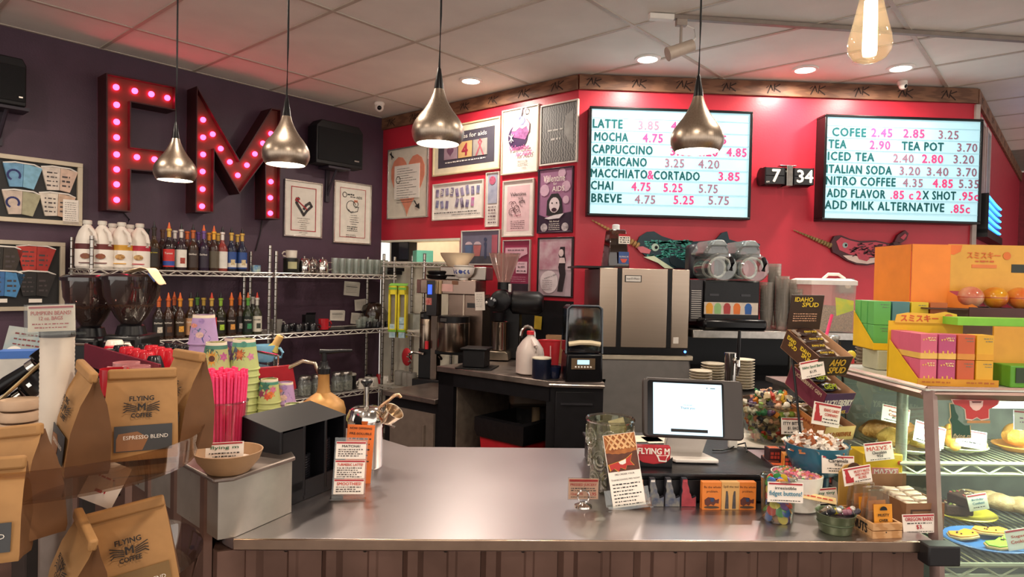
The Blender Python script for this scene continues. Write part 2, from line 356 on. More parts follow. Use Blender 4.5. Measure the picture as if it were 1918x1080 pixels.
# pendants
BRUSH = mat('#ae9e8e', .34, 1, noise=.06, ns=4, stretch=(60, 60, .5), rn=.05)
def pendant(x, ytop, ybot, wpx, l):
    W = .2; d = W*F/wpx
    p = Vector((0, 0, HC))+ray(x, ybot)*d; k = W/98.0
    t = thing('pendant_lamp', l, 'pendant lamp', p, 0, 'pendants above the counter')
    pr = [(40, 0), (44, 5), (48, 14), (49, 22), (47.5, 32), (43, 42), (36, 52), (28, 62), (21, 73), (15.5, 84), (11.5, 94), (9.5, 102)]
    sh = part('shade', MB().lathe([(r*k, z*k) for r, z in pr], 40, cap=False), BRUSH, t)
    part('shade_lining', MB().lathe([(r*k-.0015, z*k+.001) for r, z in pr[:10]], 40, cap=False), mat('#fff6ea', .6, noise=.01), sh)
    part('neck', MB().lathe([(9.6*k, 101*k), (8*k, 112*k), (3.4*k, 140*k), (.004, 143*k)], 24), BLACK(.3), t)
    part('cord', MB().tube([(0, 0, 142*k), (.002, 0, .5*(ZC-p.z)), (0, 0, ZC-p.z)], .0042), BLACK(.6), t)
    part('ceiling_cup', MB().lathe([(.05, ZC-p.z-.025), (.05, ZC-p.z)], 20), BLACK(.4), t)
    part('diffuser', MB().lathe([(.0005, 2*k), (38*k, 3*k), (39.2*k, 4.5*k)], 28), mat('#fff1da', .5, em=6.0, noise=0), t)
    l_ = bpy.data.lights.new('pendant_bulb', 'SPOT'); l_.energy = 10; l_.color = (1, .85, .66); l_.shadow_soft_size = .05; l_.spot_size = RD(140); l_.spot_blend = .6
    lo = bpy.data.objects.new('pendant_bulb', l_); col.objects.link(lo); lo.location = p-ZV*.004
    return t
pendant(328, 250, 338, 75, 'brushed metal bell pendant lamp in front of the letter F')
pendant(535, 197, 309, 87, 'brushed metal bell pendant lamp beside the letter M')
pendant(820, 137, 270, 98, 'brushed metal bell pendant lamp in front of the framed posters')
pendant(1305, 152, 284, 98, 'brushed metal bell pendant lamp covering the left menu board')
# big filament bulb near the viewer
p = Y(1628, 117, 1.0); k = 78/F
t = thing('hanging_filament_bulb', 'large clear teardrop filament bulb hanging close at the top', 'bulb', p)
pr = [(.0005, 0), (.18*k, .01*k), (.36*k, .09*k), (.47*k, .25*k), (.5*k, .42*k), (.47*k, .65*k), (.38*k, 1.0*k), (.29*k, 1.4*k), (.24*k, 1.7*k)]
part('glass_envelope', MB().lathe(pr, 32), glass('#fff0dc', .99, .02, 1.25, .1), t)
part('filament', MB().lathe([(.0005, .16*k), (.15*k, .17*k), (.17*k, .3*k), (.15*k, 1.5*k), (.0005, 1.52*k)], 16), mat('#ffe9c4', .5, em=7.0, noise=0), t)
part('socket', MB().lathe([(.25*k, 1.68*k), (.27*k, 1.75*k), (.27*k, 2.6*k), (.1*k, 2.8*k)], 24), BLACK(), t)
part('cord', MB().tube([(0, 0, 2.7*k), (0, 0, ZC-p.z)], .004), BLACK(), t)
# ================================================================ menu boards
def menu(tl, tr, br, bl, dep, rows, label):
    s, z, w, h = rect_on('M', tl, tr, br, bl, dep)
    t = thing('menu_board', label, 'menu board', wl('M', s, z), 0)
    fr = MB(); ring(fr, w, h, .018, -dep, -.0); part('frame', fr, BLACK(.35), t, .004)
    part('light_panel', MB().bx(-w/2+.016, w/2-.016, -dep+.012, -dep+.03, -h/2+.016, h/2-.016), mat('#98bdc6', .5, em=.72, noise=.01), t)
    sl = MB(); n = len(rows)
    G0 = mat('#1f5659', .8, em=.08, spec=.1); P1 = mat('#e0487e', .8, em=.2, noise=0, spec=.1); P2 = mat('#966c80', .8, em=.1, noise=0, spec=.1)  # letter emission stands in for the panel light coming through them
    rl = mat('#86abb5', .5, em=.6, noise=.01)
    y = -dep+.0085
    def loc(px, py): a = wp('M', px, py, dep-.01); return a[0]-s, a[1]-z
    zs = []
    for it in rows:
        for tx, x0, x1, py0, py1, c in it:
            q0 = loc(x0, py0); q1 = loc(x1, py1); zc = (q0[1]+q1[1])/2; sl_ = (q1[1]-q0[1])/(q1[0]-q0[0]) if x1 > x0 else 0
            hh = .06
            text(t, tx, {'g': G0, 'p': P1, 'm': P2}[c], ((q0[0]+q1[0])/2, y, zc), w=q1[0]-q0[0], h=hh, bold=.02 if c != 'm' else .012, sp=1.12)
        zs.append(zc)
    for zc in zs:
        part('letter_rail', MB().bx(-w/2+.018, w/2-.018, -dep+.009, -dep+.013, zc-.046, zc-.040), rl, t)
    part('letter_rail', MB().bx(-w/2+.018, w/2-.018, -dep+.009, -dep+.013, zs[0]+.04, zs[0]+.046), rl, t)
    return t
r1 = [[('LATTE', 1111, 1166, 231, 232, 'g'), ('3.85', 1196, 1234, 234, 235, 'm'), ('4.25', 1257, 1297, 236, 237, 'p'), ('4.85', 1310, 1346, 238, 238, 'm')],
      [('MOCHA', 1114, 1176, 255, 257, 'g'), ('4.75', 1204, 1241, 258, 259, 'p'), ('5.25', 1262, 1300, 260, 261, 'm'), ('5.75', 1320, 1360, 261, 262, 'p')],
      [('CAPPUCCINO', 1110, 1222, 278, 282, 'g'), ('3.85', 1256, 1296, 283, 284, 'p'), ('4.20', 1304, 1344, 284, 285, 'p'), ('4.85', 1361, 1398, 285, 286, 'p')],
      [('AMERICANO', 1109, 1211, 302, 303, 'g'), ('3.25', 1246, 1281, 305, 306, 'm'), ('4.20', 1308, 1347, 307, 308, 'm')],
      [('MACCHIATO', 1107, 1212, 323, 327, 'g'), ('&', 1213, 1224, 327, 328, 'p'), ('CORTADO', 1225, 1310, 327, 331, 'g'), ('3.85', 1346, 1385, 330, 331, 'p')],
      [('CHAI', 1107, 1148, 346, 348, 'g'), ('4.75', 1183, 1218, 349, 350, 'p'), ('5.25', 1243, 1278, 351, 352, 'p'), ('5.75', 1309, 1344, 353, 354, 'm')],
      [('BREVE', 1108, 1164, 370, 372, 'g'), ('4.75', 1189, 1227, 373, 374, 'm'), ('5.25', 1262, 1299, 374, 375, 'p'), ('5.75', 1327, 1365, 375, 376, 'm')]]
menu((1108, 198), (1412, 208), (1405, 410), (1097, 405), .1, r1, 'black framed illuminated menu board listing latte to breve, on the red wall')
r2 = [[('COFEE', 1559, 1622, 247, 248, 'g'), ('2.45', 1632, 1671, 248, 249, 'p'), ('2.85', 1692, 1731, 250, 250, 'p'), ('3.25', 1758, 1795, 252, 253, 'm')],
      [('TEA', 1552, 1585, 269, 270, 'g'), ('2.90', 1629, 1667, 271, 272, 'p'), ('TEA POT', 1689, 1767, 273, 275, 'g'), ('3.70', 1793, 1830, 276, 277, 'm')],
      [('ICED TEA', 1551, 1637, 292, 294, 'g'), ('2.40', 1673, 1711, 296, 297, 'm'), ('2.80', 1727, 1766, 297, 298, 'p'), ('3.20', 1786, 1824, 298, 299, 'm')],
      [('ITALIAN SODA', 1548, 1670, 316, 319, 'g'), ('3.20', 1685, 1723, 320, 320, 'm'), ('3.40', 1736, 1776, 321, 322, 'm'), ('3.70', 1792, 1829, 322, 323, 'm')],
      [('NITRO COFFEE', 1547, 1677, 338, 341, 'g'), ('4.35', 1691, 1728, 342, 343, 'm'), ('4.85', 1747, 1784, 343, 344, 'p'), ('5.35', 1796, 1833, 344, 345, 'm')],
      [('ADD FLAVOR', 1549, 1658, 361, 364, 'g'), ('.85 c', 1668, 1710, 365, 365, 'p'), ('2', 1716, 1725, 365, 366, 'p'), ('X SHOT', 1728, 1790, 366, 366, 'g'), ('.95c', 1797, 1832, 367, 368, 'p')],
      [('ADD MILK ALTERNATIVE', 1545, 1768, 384, 388, 'g'), ('.85c', 1781, 1816, 391, 391, 'p')]]
menu((1547, 214), (1843, 222), (1837, 420), (1540, 412), .13, r2, 'black framed illuminated menu board listing coffee and tea, right of the clock')
# flip clock
s, z = wp('M', 1468, 333, .06)
t = thing('flip_clock', 'black wall flip clock reading 7 34 between the menu boards', 'clock', wl('M', s, z))
for cx, tx in ((-.105, '7'), (.105, '34')):
    dr = part('drum', MB().lathe([(.066, -.075), (.068, -.07), (.068, .07), (.066, .075)], 24, (cx*.98, -.07, 0), M=RY(pi/2)), BLACK(.3), t)
    part('flap', MB().bx(cx-.066, cx+.066, -.15, -.142, .003, .058).bx(cx-.066, cx+.066, -.15, -.142, -.058, -.003), mat('#1b1b1e', .5), dr)
    part('side_cheek', MB().box(cx-.07, -.12, 0, .006, .06, .12).box(cx+.07, -.12, 0, .006, .06, .12), BLACK(.4), dr)
    text(t, tx, WHITE(), (cx+.008, -.1515, 0), h=.088, bold=.02)
text(t, 'AM', WHITE(), (-.158, -.1515, -.045), h=.012)
part('bracket', MB().bx(-.022, .022, -.155, 0, -.07, .075).bx(-.06, .06, -.13, -.08, .074, .08), STEEL(.25), t, .002)
# narwhals cut from board
def cut(name, label, pts, w='M', off=.03, th=.025, cl='#123d46'):
    q = [wp(w, x, y, off) for x, y in pts]; sx = sum(a for a, _ in q)/len(q); sz = sum(b for _, b in q)/len(q)
    t = thing(name, label, 'wall art', wl(w, sx, sz)); return t, sx, sz, lambda x, y: (wp(w, x, y, off)[0]-sx, wp(w, x, y, off)[1]-sz)
def poly(t, L, name, pts, mt, y0, y1=None): return part(name, MB().prism([L(*p) for p in pts], y0, y1 if y1 is not None else y0+.004), mt, t)
b1 = [(1193, 455), (1198, 443), (1212, 434), (1225, 433), (1240, 442), (1262, 449), (1295, 452), (1340, 450), (1352, 436), (1362, 433), (1366, 448), (1390, 455), (1413, 452), (1424, 457), (1418, 472), (1408, 478), (1395, 470), (1370, 470), (1330, 490), (1290, 503), (1245, 502), (1232, 492), (1210, 480), (1200, 470), (1192, 464)]
t, sx, sz, L = cut('narwhal_cutout', 'teal and navy painted narwhal cutout behind the ice machine', b1)
bd = poly(t, L, 'body', b1, mat('#12333f', .45), -.03, -.002)
poly(t, L, 'belly', [(1205, 481), (1225, 479), (1245, 492), (1262, 503), (1245, 502), (1232, 492)], mat('#c9d3b4', .5), -.034)
poly(t, L, 'lips', [(1191, 462), (1204, 461), (1219, 468), (1216, 475), (1200, 473)], mat('#cf6a74', .4), -.036)
e = L(1227, 463); part('eye', MB().lathe([(.0005, .004), (.028, 0)], 16, (e[0], -.034, e[1]), M=RX(pi/2)), mat('#b9d6c4', .4), t)
part('pupil', MB().lathe([(.0005, .004), (.012, 0)], 12, (e[0]+.006, -.0385, e[1]), M=RX(pi/2)), BLACK(), t)
poly(t, L, 'flipper', [(1252, 482), (1262, 478), (1280, 490), (1288, 501), (1268, 501), (1256, 494)], mat('#0c1e26', .4), -.04)
sp_ = MB()
for i in range(110):
    x = random.uniform(1206, 1292); y = random.uniform(442, 478) + (x-1206)*.1
    if y > 451 and not (1216 < x < 1238 and 455 < y < 472): q = L(x, y); sp_.stroke([(q[0]-.022, q[1]+random.uniform(-.006, .006)), (q[0], q[1]), (q[0]+.022, q[1]+random.uniform(-.01, .01))], .009, -.0312)
part('stripe_pattern', sp_, mat('#3fa596', .45), t)
hn = [L(1197, 460), L(1108, 411)]; n = 16
hb = MB()
for i in range(n):
    f = i/n; g = (i+.8)/n; r = .024*(1-f)+.004
    A = Vector((hn[0][0]+(hn[1][0]-hn[0][0])*f, -.018, hn[0][1]+(hn[1][1]-hn[0][1])*f)); B = Vector((hn[0][0]+(hn[1][0]-hn[0][0])*g, -.018, hn[0][1]+(hn[1][1]-hn[0][1])*g))
    hb.tube([A, (A+B)/2, B], [r*.75, r, r*.75], 8)
part('horn', hb, mat('#c59a62', .5), t)
b2 = [(1556, 455), (1563, 442), (1575, 440), (1592, 447), (1610, 451), (1640, 450), (1668, 456), (1678, 452), (1690, 458), (1712, 458), (1716, 464), (1704, 473), (1688, 475), (1680, 472), (1668, 482), (1648, 492), (1625, 497), (1605, 495), (1585, 487), (1570, 477), (1560, 472)]
t, sx, sz, L = cut('narwhal_cutout', 'red speckled narwhal cutout below the right menu board', b2)
poly(t, L, 'body', b2, mat('#4b2028', .5), -.03, -.002)
poly(t, L, 'back', [(1566, 452), (1575, 444), (1592, 450), (1612, 455), (1640, 453), (1668, 459), (1690, 461), (1708, 463), (1690, 471), (1672, 470), (1650, 480), (1620, 482), (1590, 476), (1572, 468)], mat('#c9485a', .5), -.034)
poly(t, L, 'belly', [(1578, 478), (1600, 478), (1625, 484), (1655, 480), (1672, 472), (1664, 482), (1646, 490), (1624, 494), (1604, 492), (1588, 486)], mat('#ddc4ba', .5), -.036)
poly(t, L, 'flipper', [(1602, 474), (1615, 475), (1628, 484), (1622, 489), (1608, 485)], mat('#b93a4c', .4), -.04)
poly(t, L, 'tail_fin', [(1676, 452), (1682, 440), (1696, 431), (1702, 437), (1698, 448), (1688, 455)], mat('#5a2029', .5), -.03, -.004); poly(t, L, 'tail_fin_center', [(1686, 445), (1695, 437), (1698, 441), (1692, 449)], mat('#c9485a', .5), -.034)
e = L(1582, 459); part('eye', MB().lathe([(.0005, .004), (.02, 0)], 14, (e[0], -.037, e[1]), M=RX(pi/2)), mat('#9fb7b4', .3), t); part('pupil', MB().lathe([(.0005, .004), (.009, 0)], 12, (e[0]+.004, -.0415, e[1]), M=RX(pi/2)), BLACK(), t)
sp_ = MB()
for i in range(70):
    x = random.uniform(1592, 1680); y = random.uniform(456, 479)
    q = L(x, y); a = random.uniform(-1, 1); sp_.stroke([(q[0]-.015, q[1]-.01*a), (q[0]+.015, q[1]+.01*a)], .007, -.0385)
part('speckle_pattern', sp_, mat('#531c27', .5), t)
hn = [L(1558, 460), L(1487, 430)]; hb = MB()
for i in range(14):
    f = i/14; g = (i+.8)/14; r = .02*(1-f)+.003
    A = Vector((hn[0][0]+(hn[1][0]-hn[0][0])*f, -.018, hn[0][1]+(hn[1][1]-hn[0][1])*f)); B = Vector((hn[0][0]+(hn[1][0]-hn[0][0])*g, -.018, hn[0][1]+(hn[1][1]-hn[0][1])*g))
    hb.tube([A, (A+B)/2, B], [r*.75, r, r*.75], 8)
part('horn', hb, mat('#8b7447', .5), t)
# outlet box
s, z = wp('M', 1585, 535, .04)
t = thing('outlet_box', 'grey metal outlet box on the red wall below the red narwhal', 'outlet', wl('M', s, z))
part('box', MB().bx(-.06, .06, -.05, 0, -.055, .055), mat('#8d8984', .4, .6), t, .008); part('socket_face', MB().lathe([(.0005, .008), (.022, .004), (.022, 0)], 16, (.006, -.05, 0), M=RX(pi/2)), WHITE(), t)
# right-hand return wall: pictures, neon, fridge
for l, a, b_, c1, c2 in (('large pale picture on the far right wall next to the menu board', .12, .42, '#b9a4a0', '#9c4a52'), ('narrow pale picture on the far right wall past the large one', .52, .8, '#a9a0a6', '#5a6a8a')):
    t = thing('framed_picture', l, 'picture', wl('R', (a+b_)/2, 2.36), RZL); w = b_-a
    ring(fr := MB(), w, .86, .03, -.03, 0); part('frame', fr, mat('#c8bcb4', .4), t); part('print', MB().bx(-w/2+.02, w/2-.02, -.015, -.004, -.41, .41), mat(c1, .5, h2=c2, ns=3), t)
s0_, z1_ = wp('R', 1847, 362, .07); s1_, z0_ = wp('R', 1872, 446, .07); hw = (s1_-s0_)/2; hh_ = (z1_-z0_)/2
t = thing('neon_sign', 'glowing blue window sign with bright tubes beside the right menu board', 'neon sign', wl('R', s0_+hw, z0_+hh_, .05), RZL)
part('backing', MB().bx(-hw, hw, -.02, .0, -hh_, hh_), mat('#1a3f8e', .3, em=.5), t); part('housing', MB().bx(-hw-.03, -hw, -.04, .05, -hh_-.03, hh_), BLACK(), t); part('housing', MB().bx(-hw-.03, hw+.02, -.04, .05, -hh_-.06, -hh_), BLACK(), t)
for i in range(5): zz = hh_*(.82-.4*i); part('neon_tube', MB().tube([(-hw*.85, -.03, zz+.01), (0, -.03, zz), (hw*.85, -.03, zz)], .008), mat('#3a9cf0', .3, em=3.0, noise=0), t)
t = thing('refrigerator', 'white appliance at the far right behind the toy boxes', 'refrigerator', Vector((5.35, 5.1, 0)), RD(0))
part('body', MB().bx(-.4, .4, 0, .6, 0, 1.78), WHITE(.4), t, .02); part('door', MB().bx(-.39, .39, -.05, -.004, .1, 1.76), WHITE(.35), t, .02)
part('handle', MB().bx(-.34, -.32, -.09, -.05, .8, 1.3), STEEL(), t)
# ================================================================ left wall: marquee letters, speakers, frames
MARQ = mat('#5f2c1e', .6, h2='#6e2a20', ns=9, noise=.2); MSIDE = mat('#3a0f12', .5, noise=.15)
LED = mat('#ff2a55', .4, em=12.0, noise=0)
def marquee(name, label, outline, bulbs, off):
    q = [wp('L', x, y, off) for x, y in outline]; sx = sum(a for a, _ in q)/len(q); sz = sum(b for _, b in q)/len(q)
    t = thing(name, label, 'marquee letter', wl('L', sx, sz), RZL)
    P = [(a-sx, b-sz) for a, b in q]
    n = len(P); ar = sum(P[i][0]*P[(i+1) % n][1]-P[(i+1) % n][0]*P[i][1] for i in range(n)); sg = 1 if ar > 0 else -1
    part('back_panel', MB().prism(P, -off+.045, -off+.05), MARQ, t)
    rim = MB()
    ins = []
    for i in range(n):
        a, b, c = Vector(P[i-1]), Vector(P[i]), Vector(P[(i+1) % n]); d1 = (b-a).normalized(); d2 = (c-b).normalized()
        n1 = Vector((-d1.y, d1.x))*sg; n2 = Vector((-d2.y, d2.x))*sg; k = n1+n2; k = k/max(.25, k.dot(n1)); ins.append(tuple(b+k*.008))
    for i in range(n):
        j = (i+1) % n
        rim.add([(P[i][0], -off, P[i][1]), (P[j][0], -off, P[j][1]), (ins[j][0], -off, ins[j][1]), (ins[i][0], -off, ins[i][1]),
                 (P[i][0], -.003, P[i][1]), (P[j][0], -.003, P[j][1]), (ins[j][0], -off+.045, ins[j][1]), (ins[i][0], -off+.045, ins[i][1])],
                [(0, 1, 2, 3), (0, 4, 5, 1), (3, 2, 6, 7)])
    part('side_rim', rim, MSIDE, t)
    for x, y in bulbs:
        a, b = wp('L', x, y, off-.03)
        part('bulb', MB().ball((a-sx, -off+.035, b-sz), (.02, .022, .02), 10, 7), LED, t)
    return t
f_out = [(199, 136), (330, 162), (330, 207), (246, 191), (246, 274), (318, 283), (318, 324), (246, 318), (246, 397), (200, 393)]
f_b = [(218, 163), (253, 170), (284, 176), (314, 183), (219, 196), (219, 228), (219, 257), (219, 289), (219, 317), (219, 345), (219, 374), (257, 294), (290, 298)]
marquee('marquee_letter', 'rusty red marquee letter F with glowing bulbs on the purple wall', f_out, f_b, .17)
m_out = [(369, 161), (449, 299), (509, 202), (527, 205), (525, 411), (497, 409), (497, 298), (449, 363), (402, 282), (401, 398), (366, 397)]
m_b = [(381, 224), (399, 251), (414, 278), (431, 303), (446, 328), (381, 257), (381, 289), (380, 321), (380, 354), (379, 386), (463, 309), (478, 288), (493, 268), (508, 250), (508, 340), (507, 370), (507, 399)]
marquee('marquee_letter', 'rusty red marquee letter M with glowing bulbs on the purple wall', m_out, m_b, .17)
for l, pts in (('black power cable hanging under the letter F', [(232, 397), (243, 410), (238, 425)]), ('black power cable hanging under the letter M', [(492, 412), (488, 440), (480, 470)])):
    q = [wp('L', x, y, .02) for x, y in pts]
    o = solo('power_cable', l, 'cable', MB().tube([(a-q[0][0], -.01, b-q[0][1]) for a, b in q], .004), BLACK(), wl('L', *q[0]), RZL)
def speaker(x0, x1, y0, y1, dep, label, br):
    a = wp('L', x0, y1, dep*.5); b = wp('L', x1, y0, dep*.5); w = abs(b[0]-a[0]); h = abs(b[1]-a[1])
    t = thing('wall_speaker', label, 'speaker', wl('L', (a[0]+b[0])/2, (a[1]+b[1])/2), RZL)
    part('cabinet', MB().prism([(-w/2, -h/2), (w/2, -h/2), (w/2, h*.36), (w*.4, h/2), (-w*.4, h/2), (-w/2, h*.36)], -dep, -.06), BLACK(.5), t, .006)
    part('grille', MB().bx(-w*.47, w*.47, -dep-.008, -dep+.002, -h*.42, h*.33), mat('#0d0d0f', .9, bump=.4, bs=400), t, .006)
    part('badge', MB().bx(w*.3, w*.4, -dep-.011, -dep-.008, -h*.34, -h*.31), STEEL(), t)
    if br:
        part('bracket', MB().bx(-.02, .02, -.02, 0, -h*1.3, -h*.2).bx(-.1, .12, -dep*.9, -.02, -h/2-.02, -h/2-.002).tube([(0, -.01, -h*1.15), (.02, -dep*.6, -h*.55)], .012), mat('#2d2430', .5), t)
    return t
speaker(580, 668, 243, 306, .2, 'black wall speaker on a bracket right of the letter M', True)
speaker(-35, 42, 118, 192, .2, 'black wall speaker cut off at the left edge', True)
def frame_on(w, tl, tr, br, bl, label, fcol, pcol, th=.02, b=.012, mat_col=None, mb=.0, name='framed_poster', fm=None):
    s, z, W, H = rect_on(w, tl, tr, br, bl, th)
    t = thing(name, label, 'picture', wl(w, s, z), WALLS[w][1])
    ring(fr := MB(), W, H, b, -th, 0); part('frame', fr, fm or mat(fcol, .35, noise=.03), t, .002)
    pan = part('mount' if mat_col else 'print', MB().bx(-W/2+b*.8, W/2-b*.8, -th*.45, -.002, -H/2+b*.8, H/2-b*.8), mat(mat_col or pcol, .5, noise=.03), t)
    if mat_col: pan = part('print', MB().bx(-W/2+mb, W/2-mb, -th*.5, -th*.4, -H/2+mb, H/2-mb), mat(pcol, .5, noise=.03), t)
    return t, W, H, -th*.5-.0012
SILV = mat('#c9c4bd', .25, .8)
# two certificates on purple wall
t, W, H, y = frame_on('L', (535, 334), (606, 344), (603, 447), (532, 441), 'silver framed certificate with an abstract heart on the purple wall', '', '#e9e2d4', mat_col='#efe8db', mb=.05, fm=SILV)
ring(r := MB(), W*.66, H*.78, .006, y-.002, y); part('red_border', r, REDINK(), t)
hs = MB(); hs.stroke([(-.05, .09), (-.07, .05), (-.02, -.02), (0, -.05), (.03, -.01), (.075, .03), (.055, .06), (.02, .035), (0, .0)], .022, y-.003); part('ink_heart', hs, mat('#3a3434', .6), t)
hs = MB(); hs.stroke([(-.04, .08), (-.07, .09), (-.08, .07), (-.05, .06), (.03, -.0)], .009, y-.004); part('ribbon', hs, REDINK(), t)
r = MB(); [scrib(r, -.06*k, .06*k, -.08-.017*i, .006, y-.003) for i, k in enumerate((1, .7, .9, .4, .6, .6, .5, .7, .3))]; part('fine_print', r, mat('#8a8078', .7), t)
t, W, H, y = frame_on('L', (627, 336), (697, 347), (695, 459), (625, 453), 'silver framed certificate with a cherub drawing, right of the heart one', '', '#e9e2d4', mat_col='#efe8db', mb=.05, fm=SILV)
ring(r := MB(), W*.68, H*.8, .004, y-.002, y); part('red_border', r, REDINK(), t)
hs = MB(); hs.stroke(arc(-.02, .06, .05, .3, 5.2), .005, y-.003).stroke(arc(.03, .085, .025, 0, 6.2), .005, y-.003).stroke([(-.05, .03), (-.02, .0), (.05, .02), (.06, .06), (.02, .05)], .005, y-.003); part('cherub_drawing', hs, INK(), t)
part('hat', MB().quad(.01, .05, .1, .12, y-.003), mat('#d98a6a', .6), t)
text(t, 'AIDS', INK(), (.065, y-.003, .145), h=.022); hs = MB().stroke(arc(-.09, .16, .022, 0, 6.2), .005, y-.003); scrib(hs, -.06, .01, .165, .014, y-.003); scrib(hs, -.03, .03, .145, .01, y-.003)
for i, k in enumerate((.5, .7, .6, .7, .5)): scrib(hs, -.08*k*.6, .09*k, -.02-.02*i, .006, y-.003)
for i in range(3): scrib(hs, -.06, .05, -.125-.018*i, .01, y-.003)
scrib(hs, -.07, .03, -.2, .006, y-.003); scrib(hs, -.07, .04, -.215, .006, y-.003); part('fine_print', hs, INK(), t)
# shadow boxes with flattened paper cups
def cupfan(t, cx, cz, s, c1, c2, y, art=0):
    o = part('paper_cup', MB().prism([(cx-.10*s, cz+.07*s), (cx-.065*s, cz-.075*s), (cx, cz-.07*s), (cx+.005*s, cz+.08*s)], y-.03, y), mat(c1, .6, noise=.08, ns=30), t)
    o2 = part('paper_cup', MB().prism([(cx+.007*s, cz+.08*s), (cx+.002*s, cz-.07*s), (cx+.06*s, cz-.08*s), (cx+.105*s, cz+.06*s)], y-.03, y), mat(c2, .6, noise=.08, ns=30), t)
    part('cup_rim', MB().tube([(cx-.1*s, y-.022, cz+.072*s), (cx-.04*s, y-.034, cz+.082*s), (cx+.006*s, y-.03, cz+.08*s), (cx+.06*s, y-.034, cz+.078*s), (cx+.105*s, y-.022, cz+.06*s)], .005), WHITE(), o)
    a = MB()
    if art == 1: a.stroke(arc(cx-.045*s, cz-.0, .032*s, -.5, 4.2), .012*s, y-.031)
    else:
        for i in range(4): scrib(a, cx-.07*s, cx-.01*s, cz+.04*s-.028*s*i, .012*s, y-.031)
        for i in range(3): scrib(a, cx+.015*s, cx+.06*s, cz+.02*s-.03*s*i, .015*s, y-.031)
    part('printed_art', a, mat('#3a3f7a' if art == 1 else '#4a4040', .6), o)
t, W, H, y = frame_on('L', (-70, 276), (158, 308), (152, 425), (-70, 407), 'upper shadow box of flattened pale paper cups at the left edge', '#cdbfa6', '#1a1816', th=.05, b=.028, name='shadow_box')
def lc(x, y_): a = wp('L', x, y_, .05); s, z, _, _ = rect_on('L', (-70, 276), (158, 308), (152, 425), (-70, 407), .05); return a[0]-s, a[1]-z
for x, yy, c1, c2, ar in ((43, 329, '#6f9fc0', '#7fb0c8', 1), (112, 336, '#d8cabc', '#d6b8a4', 0), (41, 380, '#cbb8a8', '#a6a183', 1), (108, 384, '#d9cdbd', '#c9a990', 0)): cupfan(t, *lc(x, yy), .98, c1, c2, -.012, ar)
a, b = lc(133, 397); part('caption_card', MB().bx(a-.045, a+.045, -.05, -.047, b-.08, b+.08), PAPER(), t); r = MB(); [scrib(r, a-.035, a+.03, b+.06-.014*i, .005, -.0515) for i in range(9)]; part('fine_print', r, mat('#7a736c'), t)
S2 = ((-70, 439), (125, 460), (119, 583), (-70, 581))
t, W, H, y = frame_on('L', *S2, 'lower shadow box of red and blue paper cups at the left edge', '#b9ac97', '#171413', th=.05, b=.026, name='shadow_box')
def lc(x, y_): a = wp('L', x, y_, .05); s, z, _, _ = rect_on('L', *S2, .05); return a[0]-s, a[1]-z
for x, yy, c1, c2, ar in ((68, 484, '#b5362c', '#a52f28', 0), (8, 532, '#3f6fa8', '#4a86b8', 0), (68, 532, '#22201f', '#2a2422', 0), (5, 486, '#2b2620', '#3a3028', 0)): cupfan(t, *lc(x, yy), 1.02, c1, c2, -.012, ar)
for x, yy in ((68, 563), (2, 563)): a, b = lc(x, yy); part('caption_card', MB().bx(a-.035, a+.035, -.03, -.027, b-.012, b+.012), PAPER(), t)
# ================================================================ poster wall
def hpts(cx, cz, s, n=26): return [(cx+s*.0625*16*sin(a)**3*.55, cz+s*.0625*(13*cos(a)-5*cos(2*a)-2*cos(3*a)-cos(4*a))*.55) for a in [2*pi*i/n for i in range(n)]]
t, W, H, y = frame_on('P', (725, 280), (801, 269), (801, 405), (725, 412), 'framed poster with a tall salmon heart, nearest the purple corner', '', '#ddd3c2', fm=SILV)
hp = [(x*W*.78/.55/1.03, z*H*.9/.55/1.06+.02) for x, z in hpts(0, 0, .55)]; part('salmon_heart', MB().prism(hp, y-.003, y), mat('#dd8a6e', .6), t)
part('letter_sheet', MB().bx(-W*.32, W*.3, y-.006, y-.003, -H*.22, H*.25), PAPER(), t)
r = MB(); [scrib(r, -W*.25, W*(.05+.18*(i % 3)/2), H*.2-.022*i, .007, y-.007) for i in range(15)]; r.stroke(arc(-W*.22, H*.05, .03, 0, 6), .008, y-.007); part('fine_print', r, mat('#57504a'), t)
r = MB().stroke([(-W*.45, H*.44), (-W*.36, H*.38)], .014, y-.003).stroke([(-W*.42, H*.46), (-W*.4, H*.36)], .01, y-.003).stroke([(W*.18, -H*.26), (W*.28, -H*.36)], .012, y-.005).prism([(W*.2, -H*.34), (W*.3, -H*.3), (W*.31, -H*.38)], y-.006, y-.004); part('arrow', r, INK(), t)
t, W, H, y = frame_on('P', (809, 241), (937, 217), (935, 314), (811, 332), 'wide cream framed poster with a number 4 and ribbon stamps', '#cfbf98', '#4a4650', b=.014, mat_col='#e2d7b9', mb=.065)
text(t, 'Valentines for aids', PAPER(), (.0, y-.003, H*.24), w=W*.62, h=.035)
for i, c in enumerate(('#9a7f8a', '#c7a06a', '#9b938c')):
    cx = -W*.22+i*W*.22; part('stamp', MB().bx(cx-W*.1, cx+W*.1, y-.004, y, -H*.19, H*.13), mat(c, .6, noise=.06), t)
part('ink_heart', MB().prism([(x-W*.22, z*1.0-.01) for x, z in hpts(0, 0, .075)], y-.006, y-.004), mat('#6e4a5e'), t)
text(t, '4', mat('#9a3040', .5), (0, y-.006, -.012), h=.1, bold=.03)
part('ribbon', MB().stroke([(W*.17, -.075), (W*.24, .03), (W*.22, .05), (W*.2, .03), (W*.27, -.075)], .016, y-.006), mat('#a85a64'), t)
r = MB(); scrib(r, -W*.3, W*.3, -H*.25, .012, y-.003); part('fine_print', r, PAPER(), t)
t, W, H, y = frame_on('P', (809, 345), (905, 335), (903, 407), (809, 414), 'wide white poster collaged with photo letters', '#d7cfc2', '#e9e2d8')
